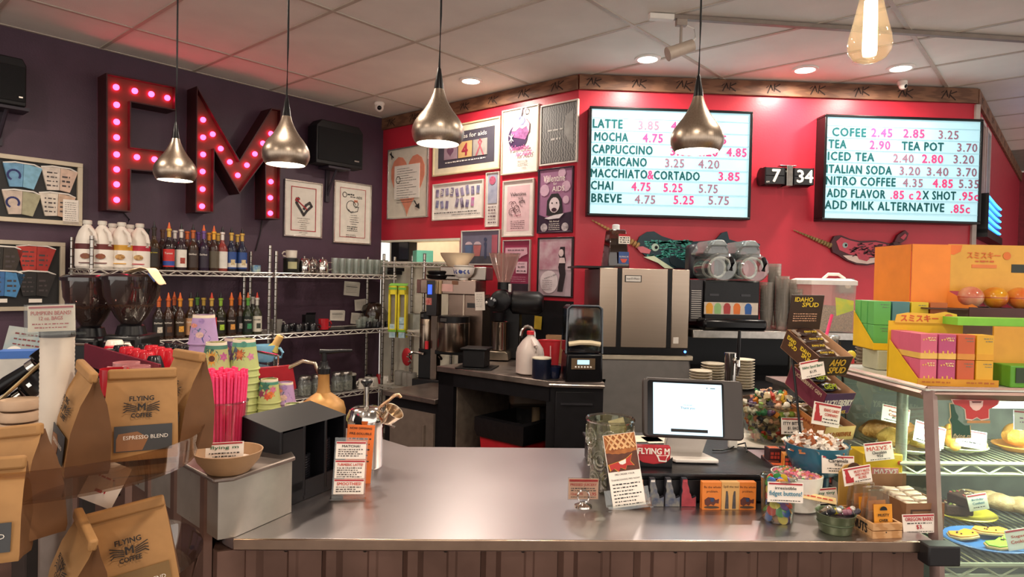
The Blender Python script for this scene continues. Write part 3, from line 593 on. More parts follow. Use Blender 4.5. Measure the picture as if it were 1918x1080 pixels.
for i in range(9):
    for j in range(2):
        if j and i in (3, 8): continue
        cx = -W*.4+W*.1*i; c = random.choice(('#4a4670', '#6a5f8a', '#31283a', '#8f86a8', '#5a6a90', '#d06aa0' if i > 6 else '#3a3550'))
        part('photo_cutout', MB().box(cx, y-.002, H*.25-j*.1+random.uniform(-.012, .012)+(-.0), .034, .003, .06+.02*random.random(), R=RY(random.uniform(-.25, .25))), mat(c, .5, h2='#b0a4bc', ns=25), t)
text(t, 'e', PAPER(), (-W*.11, y-.006, H*.25), h=.04); text(t, 'B', PAPER(), (-W*.3, y-.006, H*.25), h=.04)
r = MB(); scrib(r, -W*.46, W*.38, -H*.3, .01, y-.002); scrib(r, -W*.1, W*.45, -H*.37, .007, y-.002); part('fine_print', r, INK(), t)
t, W, H, y = frame_on('P', (909, 324), (935, 320), (932, 423), (908, 426), 'narrow tall poster with a pink rose photo', '#cfc6ba', '#d9d0ca', b=.008)
part('photo', MB().bx(-W*.34, W*.34, y-.002, y, -.03, H*.45), mat('#8f93a8', .5, h2='#aeb0c0', ns=20), t); part('pink_rose', MB().prism(arc(.0, H*.35, .035, 0, 2*pi*.95, 10), y-.005, y-.002), mat('#c76a84', .6, h2='#a84a64', ns=60), t)
r = MB(); [scrib(r, -W*.3, W*.3, -.06-.025*i, .012 if i % 2 else .008, y-.002) for i in range(6)]; part('fine_print', r, mat('#5a3a44'), t)
t, W, H, y = frame_on('P', (939, 208), (1008, 193), (1007, 320), (938, 329), 'framed poster of a pink cupcake on a purple disc', '#cfc4b0', '#e9dfd6', fm=None)
part('purple_disc', MB().prism(arc(-.02, .03, .1, 0, 2*pi*.96, 24), y-.002, y), mat('#3a1f48', .5), t)
part('cake', MB().prism([(-.085, .07), (-.06, .03), (.06, .0), (.095, .06), (.08, .11), (-.03, .12)], y-.005, y-.002), mat('#7a3a72', .5, h2='#b06aa0', ns=50), t)
part('icing', MB().prism([(-.08, .08), (-.05, .14), (.0, .17), (.06, .165), (.1, .12), (.095, .05), (.07, .1), (.03, .085), (0, .1), (-.04, .075)], y-.007, y-.005), mat('#e58aa8', .5, h2='#eab4c4', ns=40), t)
part('blueberries', MB().prism(arc(.02, .15, .035, 0, 6, 8), y-.009, y-.007), mat('#7f8fc8', .5), t); part('candle', MB().stroke([(0, .17), (.02, .24)], .02, y-.009).stroke(arc(.06, .22, .02, 0, 6), .008, y-.009), mat('#b9b0c8'), t)
text(t, 'Valentine', mat('#c9689e', .5), (.0, y-.008, -.055), w=.2, h=.04, shear=.3, bold=.015); text(t, 'for AIDS', mat('#c9689e', .5), (.05, y-.008, -.105), w=.16, h=.036, shear=.3, bold=.02)
part('sparkle', MB().stroke([(-.1, .0), (-.06, .05)], .006, y-.01).stroke([(-.06, .0), (-.1, .05)], .006, y-.01).stroke([(-.08, -.01), (-.08, .06)], .006, y-.01), PAPER(), t)
r = MB(); [scrib(r, -.02, .08, -.16-.016*i, .006, y-.002) for i in range(3)]; text(t, 'S.N.A.P.', INK(), (.05, y-.003, -.215), h=.009); part('fine_print', r, mat('#8a8078'), t)
t, W, H, y = frame_on('P', (1012, 198), (1083, 184), (1080, 303), (1010, 311), 'grey etched photograph in a white frame beside the left menu board', '#ded5ca', '#6a6762', b=.012)
part('etching', MB().bx(-W*.46, W*.46, y-.002, y, -H*.46, H*.46), mat('#4e4d4c', .5, h2='#85827e', ns=14, mode='wave', stretch=(1, 1, 3)), t); part('pale_patch', MB().prism([(.06, .12), (.13, .16), (.135, -.1), (.1, -.08), (.05, .0)], y-.003, y-.002), mat('#8d8a85', .5, noise=.1), t)
r = MB(); scrib(r, -.1, .04, .03, .02, y-.004); scrib(r, -.07, .02, -.04, .02, y-.004); part('fine_print', r, mat('#b9b5ae'), t)
t, W, H, y = frame_on('P', (940, 340), (1000, 332), (997, 441), (940, 445), 'pale pink sketch poster in a wide white frame', '#c8bcb2', '#dcb9bd', mat_col='#e4d9d2', mb=.045)
text(t, 'Valentine', INK(), (.0, y-.003, H*.25), w=.16, h=.03); text(t, 'FOR', INK(), (.03, y-.003, H*.17), h=.018); text(t, 'AIDS', INK(), (.04, y-.003, H*.11), h=.022)
r = MB(); [r.stroke(arc(random.uniform(-.07, .06), random.uniform(-.05, .06), random.uniform(.01, .03), 0, random.uniform(2, 6)), .004, y-.003) for i in range(9)]; [scrib(r, -.07, .07, -.1-.014*i, .007, y-.003) for i in range(5)]; part('sketch', r, mat('#6a4a50'), t)
text(t, 'S.N.A.P.', mat('#a8405a'), (.0, y-.003, -.055), h=.016)
t, W, H, y = frame_on('P', (1006, 318), (1073, 309), (1071, 433), (1006, 439), 'mauve poster of a shouting face with a dark bob', '#2e2430', '#9a6a8a', b=.01)
for cx, cz, rr in ((.06, .2, .035), (.1, .1, .04), (-.1, .08, .045), (-.08, .16, .03), (.1, .0, .03)): part('pale_flower', MB().prism(arc(cx, cz, rr, 0, 6, 9), y-.002, y), mat('#c9a4b8', .5), t)
text(t, 'Valentine', PAPER(), (-.01, y-.004, .165), w=.2, h=.05); text(t, 'for', PAPER(), (.0, y-.004, .125), h=.02); text(t, 'AIDS', PAPER(), (.03, y-.004, .085), h=.038)
part('hair', MB().prism([(-.075, -.11), (-.07, 0), (-.03, .05), (.03, .05), (.06, .01), (.075, -.09), (.05, -.12)], y-.006, y-.002), INK(), t)
part('face', MB().prism(arc(.0, -.035, .048, 0, 6.1, 14, .058), y-.009, y-.006), mat('#d9c8cc', .6), t)
part('open_mouth', MB().prism(arc(.0, -.07, .024, 0, 6, 10, .015), y-.011, y-.009), mat('#3a2030'), t); part('eyes', MB().prism(arc(-.02, -.02, .006, 0, 6, 6), y-.011, y-.009).prism(arc(.022, -.02, .006, 0, 6, 6), y-.011, y-.009), INK(), t)
part('dark_panel', MB().prism([(-W*.46, -H*.47), (W*.46, -H*.47), (W*.46, -.09), (.07, -.1), (.05, -.13), (-.06, -.13), (-W*.46, -.1)], y-.004, y-.002), mat('#2a1a30', .5), t); part('collar', MB().prism([(-.09, -.13), (0, -.11), (.09, -.1), (.05, -.135), (-.05, -.14)], y-.01, y-.006), mat('#d9d0d4'), t)
text(t, '9th Annual', PAPER(), (0, y-.006, -.155), w=.09); r = MB(); [scrib(r, -.05, .05, -.175-.014*i, .006, y-.006) for i in range(4)]; part('fine_print', r, PAPER(), t)
for cx in (-.095, .1): part('round_portrait', MB().prism(arc(cx, -.2, .032, 0, 6, 12), y-.006, y-.004), mat('#c8bcc0', .6, h2='#5a4a52', ns=30), t)
t, W, H, y = frame_on('P', (862, 432), (936, 429), (934, 495), (863, 497), 'landscape picture of a figure among giant mugs', '#cfc8bf', '#6d6c80', b=.01)
for cx, c in ((-.13, '#5a6f92'), (-.03, '#b06a6a')): part('painted_mug', MB().prism([(cx-.045, .02), (cx-.035, -.07), (cx+.03, -.07), (cx+.045, .02)], y-.003, y), mat(c, .5), t); part('marshmallows', MB().prism(arc(cx, .025, .04, 0, pi, 7, .025), y-.003, y), mat('#c9b4bc'), t)
part('ground_shadow', MB().bx(-W*.45, W*.45, y-.002, y, -H*.46, -.07), mat('#4a4a52', .6, noise=.1), t); part('figure', MB().prism([(.05, -.09), (.055, -.0), (.045, .03), (.06, .05), (.075, .03), (.07, 0), (.075, -.09)], y-.004, y-.002).prism(arc(.06, .066, .016, 0, 6, 8), y-.004, y-.002), mat('#3d4560'), t)
part('side_stripe', MB().bx(W*.3, W*.44, y-.003, y, -.08, .1), mat('#a85a68', .5), t); text(t, 'THE ICED TEA ROOM', PAPER(), (-.06, y-.003, .105), w=.14) if False else None
t, W, H, y = frame_on('P', (940, 450), (992, 448), (991, 562), (940, 557), 'magenta poster with speech bubbles behind the grinder hopper', '#b9a9a4', '#8f3050', b=.008)
part('speech_bubble', MB().prism([(-W*.4, .17), (W*.38, .17), (W*.4, .12), (W*.2, .1), (W*.12, .085), (W*.1, .1), (-W*.4, .1)], y-.003, y), mat('#cf9fae', .6), t); part('speech_bubble', MB().prism([(-.0, .06), (W*.4, .06), (W*.4, -.03), (-.0, -.03)], y-.003, y), mat('#d9b4c0', .6), t)
text(t, '17th annual', INK(), (W*.2, y-.005, .045), w=.06); text(t, 'for AIDS', INK(), (W*.2, y-.005, .02), w=.07, bold=.02); r = MB(); scrib(r, .01, W*.36, -.012, .01, y-.005); scrib(r, -W*.3, W*.3, .15, .012, y-.005, .4); scrib(r, -W*.2, W*.2, .122, .012, y-.005, .4); part('fine_print', r, INK(), t)
part('dark_footer', MB().bx(-W*.46, W*.46, y-.002, y, -H*.46, -.11), mat('#332430'), t); r = MB(); [scrib(r, -W*.3, W*.35, -.06-.016*i, .006, y-.003) for i in range(3)]; part('fine_print', r, mat('#c990a0'), t)
t, W, H, y = frame_on('P', (1006, 445), (1073, 443), (1071, 555), (1005, 557), 'black framed poster of a dancer in a dark corset', '#1c181a', '#b9a4ae', b=.01)
part('backdrop', MB().bx(-W*.45, W*.45, y-.002, y, -.02, H*.46), mat('#a8687c', .5, h2='#c9b4bc', ns=12), t)
part('moon_bubble', MB().prism(arc(-.05, -.11, .085, 0, 6.1, 18), y-.004, y-.002), mat('#d8ccd0', .6), t)
part('dancer', MB().prism([(.03, -.18), (.05, -.06), (.035, .0), (.05, .06), (.035, .09), (.05, .15), (.09, .15), (.09, .1), (.1, .05), (.095, 0), (.1, -.05), (.075, -.18)], y-.006, y-.003), mat('#231d22', .5), t)
part('dancer_face', MB().prism(arc(.06, .105, .022, 0, 6, 10, .028), y-.008, y-.006).prism([(.04, .03), (.1, .03), (.09, .07), (.05, .07)], y-.008, y-.006), mat('#d9c4c4'), t)
r = MB(); r2 = [scrib(r, -.11, -.02, -.1-.014*i, .005, y-.006) for i in range(6)]; part('fine_print', r, mat('#6a5a60'), t); text(t, 'Valentine to AIDS', INK(), (-.04, y-.006, -.07), w=.12, R=RY(-.3))
# ================================================================ wire shelving along the purple wall
SHZ = (1.5, 1.035, .515); WIRE = mat('#e0dbd2', .3, .45, noise=.04)
def rack(name, label, w, s0, s1, zs, tops, f, b, kind='rack'):
    """wire rack standing against wall w; decks at heights zs, front at offset f, back at offset b"""
    t = thing(name, label, 'shelf', wl(w, s0, 0, b), WALLS[w][1]); L = s1-s0; D = f-b
    for x in (.015, L-.015):
        for yy in (-.015, -D+.015):
            rings = MB().tube([(x, yy, 0), (x, yy, tops)], .0125, 10)
            p = part('post', rings, STEEL(.25), t)
            g = MB()
            for i in range(int(tops/.0508)): g.lathe([(.0132, -.003), (.0132, .003)], 10, (x, yy, .05+.0508*i), cap=False)
            part('post_grooves', g, mat('#4a4540', .5), p, kind='stuff')
    for z in zs:
        fr = MB()
        for yy in (-.004, -D+.004):
            fr.tube([(0, yy, z-.006), (L, yy, z-.006)], .0048, 6).tube([(0, yy, z-.036), (L, yy, z-.036)], .0048, 6)
            n = max(3, int(L/.055)); fr.tube([(L*i/n, yy, z-.006 if i % 2 else z-.036) for i in range(n+1)], .0036, 5)
        for x in (.004, L-.004):
            fr.tube([(x, 0, z-.006), (x, -D, z-.006)], .004, 6).tube([(x, 0, z-.036), (x, -D, z-.036)], .004, 6)
            n = 8; fr.tube([(x, -D*i/n, z-.006 if i % 2 else z-.036) for i in range(n+1)], .0028, 5)
        fr.tube([(0, -D/2, z-.012), (L, -D/2, z-.012)], .004, 6)
        sh = part('shelf_frame', fr, WIRE, t)
        dk = MB(); n = int(L/.026)
        for i in range(n+1): dk.tube([(L*i/n, -.002, z-.0025), (L*i/n, -D+.002, z-.0025)], .0022, 4)
        part('wire_deck', dk, WIRE, sh, kind='stuff')
    return t
rack('wire_rack', 'chrome wire rack of syrup bottles under the marquee letters', 'L', -2.56, -1.355, SHZ, 1.70, .45, .03)
rack('wire_rack', 'chrome wire rack of glasses and teapots under the certificates', 'L', -1.335, -.17, SHZ, 1.66, .45, .03)
def on(x, y, off, z): return wl('L', wp('L', x, y, off)[0], z, off)
# plastic jugs of syrup
def jug(p, rz, band, label, fruit):
    t = thing('syrup_jug', label, 'jug', p, rz, 'white syrup jugs on the top shelf')
    pr = [(.056, 0), (.062, .01), (.062, .15), (.057, .19), (.043, .235), (.026, .262), (.02, .268), (.02, .278)]
    part('body', MB().lathe(pr, 20, fl=lambda a, z: 1+.06*abs(cos(2*a))), mat('#e6ddd2', .4, noise=.02), t)
    part('cap', MB().lathe([(.026, .276), (.026, .296), (.022, .3)], 16), mat('#cfc9bd', .4), t)
    part('handle', MB().tube([(.02, -.045, .25), (.045, -.062, .22), (.055, -.066, .17), (.05, -.066, .14)], .012, 8), mat('#ddd3c8', .4), t)
    part('label_band', MB().lathe([(.0668, .118), (.0668, .152)], 20, cap=False), mat(band, .5), t)
    part('paper_label', MB().lathe([(.0665, .012), (.0665, .118)], 20, cap=False), PAPER(), t)
    part('label_picture', MB().prism(arc(0, .075, .028, 0, 6, 9, .018), -.072, -.068), mat(fruit, .5, h2='#8a5a2a', ns=60), t); part('label_line', MB().bx(-.035, .035, -.0715, -.068, .03, .036), mat(band, .5), t)
for x, off, band, l, fr in ((163, .33, '#5a2020', 'white syrup jug with a maroon band, leftmost on the top shelf', '#7a3a3a'), (191, .36, '#6a2520', 'white syrup jug with a maroon band and cherry picture', '#8a2a2a'), (227, .36, '#d39a2c', 'white syrup jug with a mustard yellow band', '#d8a860'), (261, .36, '#b8263a', 'white syrup jug with a crimson band', '#d8b070'), (210, .17, '#b06a70', 'white syrup jug behind the yellow banded jug', '#c09090'), (243, .17, '#b06a70', 'white syrup jug behind the crimson banded jug', '#c09090')):
    jug(on(x, 490, off, SHZ[0]), RZL+RD(-24), band, l, fr)
# syrup bottles
BP = [(.034, 0), (.0365, .006), (.0365, .15), (.034, .166), (.024, .186), (.0145, .202), (.0115, .225), (.0115, .262), (.016, .264), (.016, .275)]
def bottle(p, liq, lab, label, tx=None, txc='#efe6da', neck=None, spout=None, pic=None, h=1.0, stripe=None, grp='syrup bottles on the top shelf', r=1.0):
    t = thing('syrup_bottle', label, 'bottle', p, RZL+RD(-24), grp); P = [(a*r, b*h) for a, b in BP]
    part('glass_body', MB().lathe(P, 16), mat(liq, .12, noise=.1, ns=25, spec=.6), t)
    if lab:
        part('label_wrap', MB().lathe([(.0372*r, .02*h), (.0372*r, .14*h)], 16, a0=-pi/2-1.25, a1=-pi/2+1.25), mat(lab, .5), t)
        if stripe: part('label_stripe', MB().lathe([(.0376*r, .03*h), (.0376*r, .06*h)], 16, a0=-pi/2-1.25, a1=-pi/2+1.25), mat(stripe, .5), t)
        if pic: part('label_picture', MB().lathe([(.0378*r, .045*h), (.0378*r, .085*h)], 8, a0=-pi/2-.1, a1=-pi/2+.75), mat(pic, .5, noise=.2, ns=80), t)
        if tx: text(t, tx, mat(txc, .5), (0, -.0382*r, .112*h), w=.05, bend=.0382*r, R=None, bold=.01)
    if neck: part('neck_foil', MB().lathe([(.0125*r, .222*h), (.0125*r, .264*h), (.0168*r, .265*h), (.0168*r, .278*h), (.012, .28*h)], 14), mat(neck, .35, .3), t)
    if spout: part('pour_spout', MB().lathe([(.009, .276*h), (.011, .284*h), (.007, .3*h), (.003, .32*h), (.0005, .322*h)], 12), mat(spout, .4), t)
    return t
G1 = 'syrup bottles on the top shelf'; G2 = 'syrup bottles on the middle shelf'
ON, BK, GD = '#e0662c', '#17151a', '#c9a24a'
top = [(275, .2, '#3a2a24', None, None, BK, None, 'dark capped bottle behind the yellow lettered one'), (288, .38, '#3c2a18', '#241a12', 'Holy Kakow', '#2a2018', BK, 'brown bottle with yellow lettered label on the top shelf'), (304, .2, '#3a2420', None, None, '#5a3a28', None, 'dark bottle with brown cap behind the red label'),
       (316, .38, '#241a1c', '#c8302c', 'Torani', GD, ON, 'syrup bottle with red and blue label and orange spout'), (327, .2, '#2a2024', '#d8cfc6', None, '#d8d0c8', None, 'white necked bottle behind the red label'), (339, .38, '#30242a', '#e6dfd2', 'MONIN', '#cfc6bc', BK, 'syrup bottle with white fruit label on the top shelf'),
       (350, .2, '#4a2a1c', None, None, '#c8602c', None, 'orange necked bottle in the back of the top shelf'), (361, .38, '#3a281c', '#3a2c26', 'DaVinci', '#b05a28', BK, 'dark brown label bottle with orange neck'), (371, .2, '#2a2032', None, None, '#5a3a7a', None, 'purple necked bottle in the back of the top shelf'), (381, .38, '#2a1e30', '#2a2030', 'DaVinci', '#6a4a86', ON, 'dark label bottle with purple neck and orange spout'),
       (391, .2, '#3a2a20', '#4a3a30', None, '#c8862c', None, 'amber necked bottle in the back of the top shelf'), (400, .38, '#3a2620', '#5a5040', None, '#e0a030', ON, 'amber necked bottle with orange spout'), (408, .22, '#3a2c20', None, None, GD, None, 'gold necked bottle in the back of the top shelf'), (416, .38, '#8a3a34', '#e0dad0', None, '#d8d0c8', BK, 'rosy bottle with white label on the top shelf'),
       (433, .38, '#1e2438', '#2a4a8a', None, GD, BK, 'blue label bottle with gold neck, left of two'), (444, .22, '#2a2420', None, None, GD, None, 'gold necked bottle between the two blue labels'), (453, .38, '#1e2438', '#2a4a8a', None, GD, BK, 'blue label bottle with gold neck, right of two')]
for x, off, liq, lab, tx, nk, spt, l in top:
    bottle(on(x, 490, off, SHZ[0]), liq, lab, l, tx, '#e0cc3a' if tx == 'Holy Kakow' else '#efe6da', nk, spt, '#c8b48a' if lab == '#2a4a8a' else ('#9a3a2a' if tx == 'MONIN' else None), stripe='#2a4a9a' if tx == 'Torani' else ('#d9d2c4' if lab == '#2a4a8a' else None), grp=G1)
mid = [(297, .38, '#2a1c16', '#1c1816', 'DaVinci', '#c8602c', ON, '#c8c0b0', 'black label syrup bottle, leftmost on the middle shelf'), (315, .38, '#3a2418', '#2a1a14', 'DaVinci', '#c8602c', ON, '#5a3a24', 'brown label syrup bottle second on the middle shelf'), (326, .2, '#2a1c16', None, None, '#b8582c', ON, None, 'back row bottle with orange spout behind the brown label'),
       (337, .38, '#3a2418', '#3a2a1a', 'DaVinci', '#d8882c', ON, '#d89a3a', 'amber picture label syrup bottle on the middle shelf'), (357, .38, '#3a2818', '#c0906a', 'DaVinci', '#c89a3a', BK, '#3a2a20', 'tan label syrup bottle behind the lilac cup stack'), (369, .2, '#2a2420', None, None, '#5a8a3a', BK, None, 'green necked bottle in the back of the middle shelf'), (381, .3, '#22201e', None, None, GD, None, None, 'gold necked bottle without label on the middle shelf'),
       (396, .38, '#2a1c1c', '#c8302c', 'Torani', GD, '#c83a24', '#2a4a9a', 'red label syrup bottle on the middle shelf'), (413, .38, '#2c2a14', '#1e1c14', 'DaVinci', '#8ab43a', BK, '#a8c83a', 'syrup bottle with lime picture on the middle shelf'), (433, .38, '#3a2416', '#2a1a12', 'DaVinci', '#d87a2c', ON, '#e09a4a', 'syrup bottle with peach picture on the middle shelf'), (449, .33, '#3a241a', '#2e2a2a', None, '#c8602c', ON, '#d8d0c8', 'syrup bottle turned to its barcode on the middle shelf'),
       (464, .38, '#24301c', '#16201a', 'DaVinci', '#5a9a3a', '#c8602c', '#3a8a5a', 'syrup bottle with mint green label on the middle shelf'), (481, .38, '#3a3a28', '#d8d2c0', 'MONIN', '#d0cabe', '#c83a24', '#3a3c34', 'syrup bottle with white vanilla label, rightmost on the middle shelf'), (473, .18, '#2a2c20', None, None, '#d0cabe', BK, None, 'white necked bottle in the back of the middle shelf')]
for x, off, liq, lab, tx, nk, spt, pic, l in mid:
    bottle(on(x, 600, off, SHZ[1]), liq, lab, l, tx, '#2a2a24' if tx == 'MONIN' else '#efe6da', nk, spt, pic, grp=G2, h=.97)
solo('sponge_pack', 'small blue and white carton at the right end of the syrup shelf', 'box', MB().bx(-.03, .03, -.02, .02, 0, .05), mat('#3a7ab0', .5, h2='#c8d8c0', ns=30), on(479, 500, .36, SHZ[0]), RZL, bevel=.003)
# towel on the grinder hopper is built with the grinders
# --- right rack: top
t = thing('tea_tin', 'dark tea tin with a pale label under a white mug', 'tin', on(545, 505, .34, SHZ[0]), RZL+RD(-24))
part('tin', MB().lathe([(.058, 0), (.06, .004), (.06, .105), (.062, .106), (.062, .112)], 24), mat('#1c1e1a', .4), t); part('label_wrap', MB().lathe([(.0608, .03), (.0608, .085)], 12, a0=-pi/2-.5, a1=-pi/2+.7), mat('#b3b084', .5), t)
def mug(name, label, p, rz, r, h, c, group=None, hand=1, up=True, cin=None, cat='mug', taper=.92, hr=.55):
    t = thing(name, label, cat, p, rz, group)
    if up: part('body', MB().shell([(r*taper*.85, 0), (r*taper, h*.08), (r, h*.9), (r, h)], .004, 20), mat(c, .25), t)
    else: part('body', MB().lathe([(r, 0), (r, h*.1), (r*taper, h*.9), (r*taper*.85, h), (.0005, h)], 20), mat(c, .2), t)
    if hand: part('handle', MB().tube([(r*.93, 0, h*.78), (r*1.3, 0, h*.8), (r*1.55, 0, h*.55), (r*1.4, 0, h*.28), (r*.9, 0, h*.2)], r*.13, 8), mat(c, .25), t)
    return t
mug('coffee_mug', 'white ribbed mug on top of the dark tea tin', on(546, 472, .34, SHZ[0]+.113), RZL+RD(150), .044, .062, '#e3dacb')
for x, l in ((570, 'small steel teapot beside the tea tin'), (585, 'small steel teapot, middle of three'), (604, 'steel teapot with spout, right of three')):
    t = thing('steel_teapot', l, 'teapot', on(x, 505, .34 if x != 585 else .2, SHZ[0]), RZL+RD(-20), 'steel teapots on the top shelf')
    part('pot', MB().lathe([(.045, 0), (.05, .02), (.048, .08), (.04, .1), (.036, .105)], 24), CHROME(), t); part('lid', MB().lathe([(.038, .105), (.03, .115), (.008, .12), (.009, .132), (.0005, .135)], 20), CHROME(), t)
    part('spout', MB().tube([(-.045, 0, .05), (-.068, 0, .08), (-.078, 0, .105)], [.014, .01, .007], 8), CHROME(), t); part('handle', MB().tube([(.046, 0, .09), (.082, 0, .09), (.085, 0, .04), (.05, 0, .025)], .006, 8), CHROME(), t)
GL = glass('#f2f5f2', .985, .03, 1.6, .07)
gm = MB().shell([(.028, 0), (.03, .004), (.036, .13)], .0035, 16).mesh('tumbler'); gm.materials.append(GL)
i = 0
for off in (.37, .28, .19):
    for x in range(628, 726, 13):
        o = part('glass_tumbler', gm, None, None, loc=on(x, 505, off, SHZ[0])); i += 1
        tag(o, 'clear drinking glass in the row on the top shelf right of the teapots', 'glass', 'clear glasses on the top shelf')
def ppr(p, w, h, l, rz=RZL, tilt=0, lines=7, bar=True):
    t = thing('pinned_paper', l, 'paper', p, rz)
    for k in range(2): part('sheet', MB().box(k*.004, -.001-.002*k, -k*.004, w, .0012, h, R=RY(tilt+.03*k)), PAPER(), t)
    r = MB(); [scrib(r, -w*.38, w*.3, h*.25-h*.09*i, h*.025, -.006) for i in range(lines)]; part('writing', r, mat('#8a827a'), t)
    if bar: part('black_bar', MB().box(0, -.005, h*.12, w*.75, .001, h*.035, R=RY(tilt)), INK(), t)
ppr(wl('L', *wp('L', 659, 540, .01), .006), .165, .125, 'white notice pinned on the purple wall above the receipts', tilt=.06); ppr(wl('L', *wp('L', 632, 590, .01), .006), .15, .09, 'white card leaning on the wall behind the red mug', tilt=.03); ppr(wl('L', *wp('L', 675, 570, .01), .02), .14, .1, 'stack of curled receipts on the purple wall', tilt=-.08, bar=False); ppr(wl('L', *wp('L', 668, 596, .01), .012), .13, .1, 'loose slips of paper below the receipts', tilt=.1, bar=False)
# middle shelf, right rack
t = mug('steel_pitcher', 'brushed steel milk pitcher at the left end of the middle shelf', on(518, 600, .33, SHZ[1]), RZL+RD(-10), .045, .1, '#8f8a82', cat='pitcher')
for k, (x, off) in enumerate(((535, .36), (548, .28), (560, .37), (573, .3), (586, .36))): mug('coffee_mug', 'glossy black mug lying among the dark cups on the middle shelf', on(x, 608, off, SHZ[1]), RZL+random.uniform(-1, 1), .04, .062, '#17171b', 'black mugs on the middle shelf', up=False)
t = thing('card_box', 'small black carton standing behind the dark mugs', 'box', on(578, 600, .2, SHZ[1]), RZL); part('carton', MB().bx(-.045, .045, -.03, .03, 0, .12), BLACK(.6), t, .003); part('flap', MB().box(0, -.03, .125, .09, .001, .03, R=RX(.5)), BLACK(.6), t)
mug('coffee_mug', 'bright red mug on the middle shelf', on(606, 610, .36, SHZ[1]), RZL+RD(-15), .042, .092, '#b5222c', taper=.98)
part_ = solo('black_tray', 'long black tray under the mugs on the middle shelf', 'tray', MB().bx(-.28, .28, -.12, .1, 0, .006), BLACK(.4), on(645, 612, .3, SHZ[1]), RZL)
for k in range(7): 
    o = part('shot_glass', gm, None, None, loc=on(672+5*k, 606, .36-.06*(k % 2), SHZ[1]+.007)); o.scale = (.75, .75, .5+.1*(k % 3)); tag(o, 'small clear shot glass beside the receipts on the middle shelf', 'glass', 'shot glasses on the middle shelf')
for k in range(5): mug('espresso_cup', 'tiny black espresso cup at the right end of the middle shelf', on(690+9*k, 612, .38-.05*(k % 2), SHZ[1]+(.007 if k < 2 else 0)), RZL+k, .028, .05, '#16151a', 'black espresso cups on the middle shelf', up=False)
# lower shelf
for x, l in ((570, 'glass jar with steel lid left on the lower shelf'), (595, 'glass jar with steel lid behind the gold pump bottle'), (632, 'glass jar with steel lid beside the white mugs'), (648, 'glass jar of tea with steel lid near the white mugs')):
    t = thing('glass_jar', l, 'jar', on(x, 728, .36, SHZ[2]), RZL, 'jars on the lower shelf'); part('jar', MB().shell([(.05, 0), (.055, .01), (.055, .105), (.045, .125), (.045, .14)], .004, 20), GL, t); part('lid', MB().lathe([(.05, .136), (.05, .156), (.047, .16)], 20), STEEL(), t); part('contents', MB().lathe([(.0005, .006), (.048, .008), (.048, .08), (.0005, .085)], 16), mat('#8a847a', .8, noise=.4, ns=60), t)
t = thing('black_canister', 'black canister with pale lid on the lower shelf', 'canister', on(656, 728, .33, SHZ[2]), RZL); part('body', MB().lathe([(.045, 0), (.048, .01), (.048, .12)], 20), BLACK(), t); part('lid', MB().lathe([(.05, .118), (.05, .13), (.045, .134)], 20), mat('#b9b0a4'), t)
for k, (x, off, c, l) in enumerate(((678, .38, '#ece5da', 'white cup leftmost on the lower shelf'), (689, .33, '#e8e0d5', 'white cup tucked between two others on the lower shelf'), (700, .38, '#ece5da', 'white upside-down cup in the middle of the lower shelf'), (721, .38, '#efe8dd', 'white upside-down cup at the end of the lower shelf'), (711, .26, '#b5222c', 'red cup behind the white cups'), (691, .22, '#1a1a1e', 'dark cup behind the white cups'))): mug('coffee_cup', l, on(x, 722, off, SHZ[2]), RZL+RD(190+20*k), .043, .085, c, 'cups on the lower shelf', up=False, taper=.75)
for k, (x, off) in enumerate(((736, .3), (750, .22))): pass
t = thing('steel_bowl', 'bulging steel bowl under the lower shelf near the syrup dispenser', 'bowl', on(700, 742, .3, .1), RZL); part('bowl', MB().shell([(.06, 0), (.11, .04), (.14, .12), (.145, .14)], .003, 24), CHROME(), t)
# ---------------------------------------------------------------- pass-through shelf and its things
rack('wire_rack', 'narrow wire rack in front of the kitchen pass-through', 'P', .475, 1.03, (1.61, 1.04, .55), 1.68, .36, .01)
def onp(x, y, off, z): return wl('P', wp('P', x, y, off)[0], z, off)
solo('teal_box', 'mint green cardboard box on the rack below the pass-through', 'box', MB().bx(-.09, .09, -.07, .07, 0, .1), mat('#6fc4a8', .6), onp(792, 480, .2, 1.61), RZP-RD(30), bevel=.002)
t = thing('monitor_box', 'black boxy monitor seen through the kitchen pass-through', 'monitor', onp(758, 470, -.08, 1.626), RZP); part('case', MB().bx(-.14, .12, -.05, .05, 0, .19), BLACK(.5), t, .006); part('screen', MB().bx(-.02, .11, -.054, -.05, .02, .175), mat('#2a2c34', .2), t)
for k, (dx, a) in enumerate(((0, .1), (.05, -.3))):
    t = thing('cup_lid_tray', ('flat black tray lying on the rack corner', 'black angled tray lying on the flat one')[k], 'tray', on(728+4*k, 486, .22, SHZ[0]+.002+.034*k), RZL+a); part('tray', MB().bx(-.16, .14, -.1, .1, 0, .012).bx(-.16, .14, -.1, -.09, .012, .03), BLACK(.35), t, .003); part('handle', MB().box(-.19, 0, .02, .08, .03, .012), BLACK(), t)
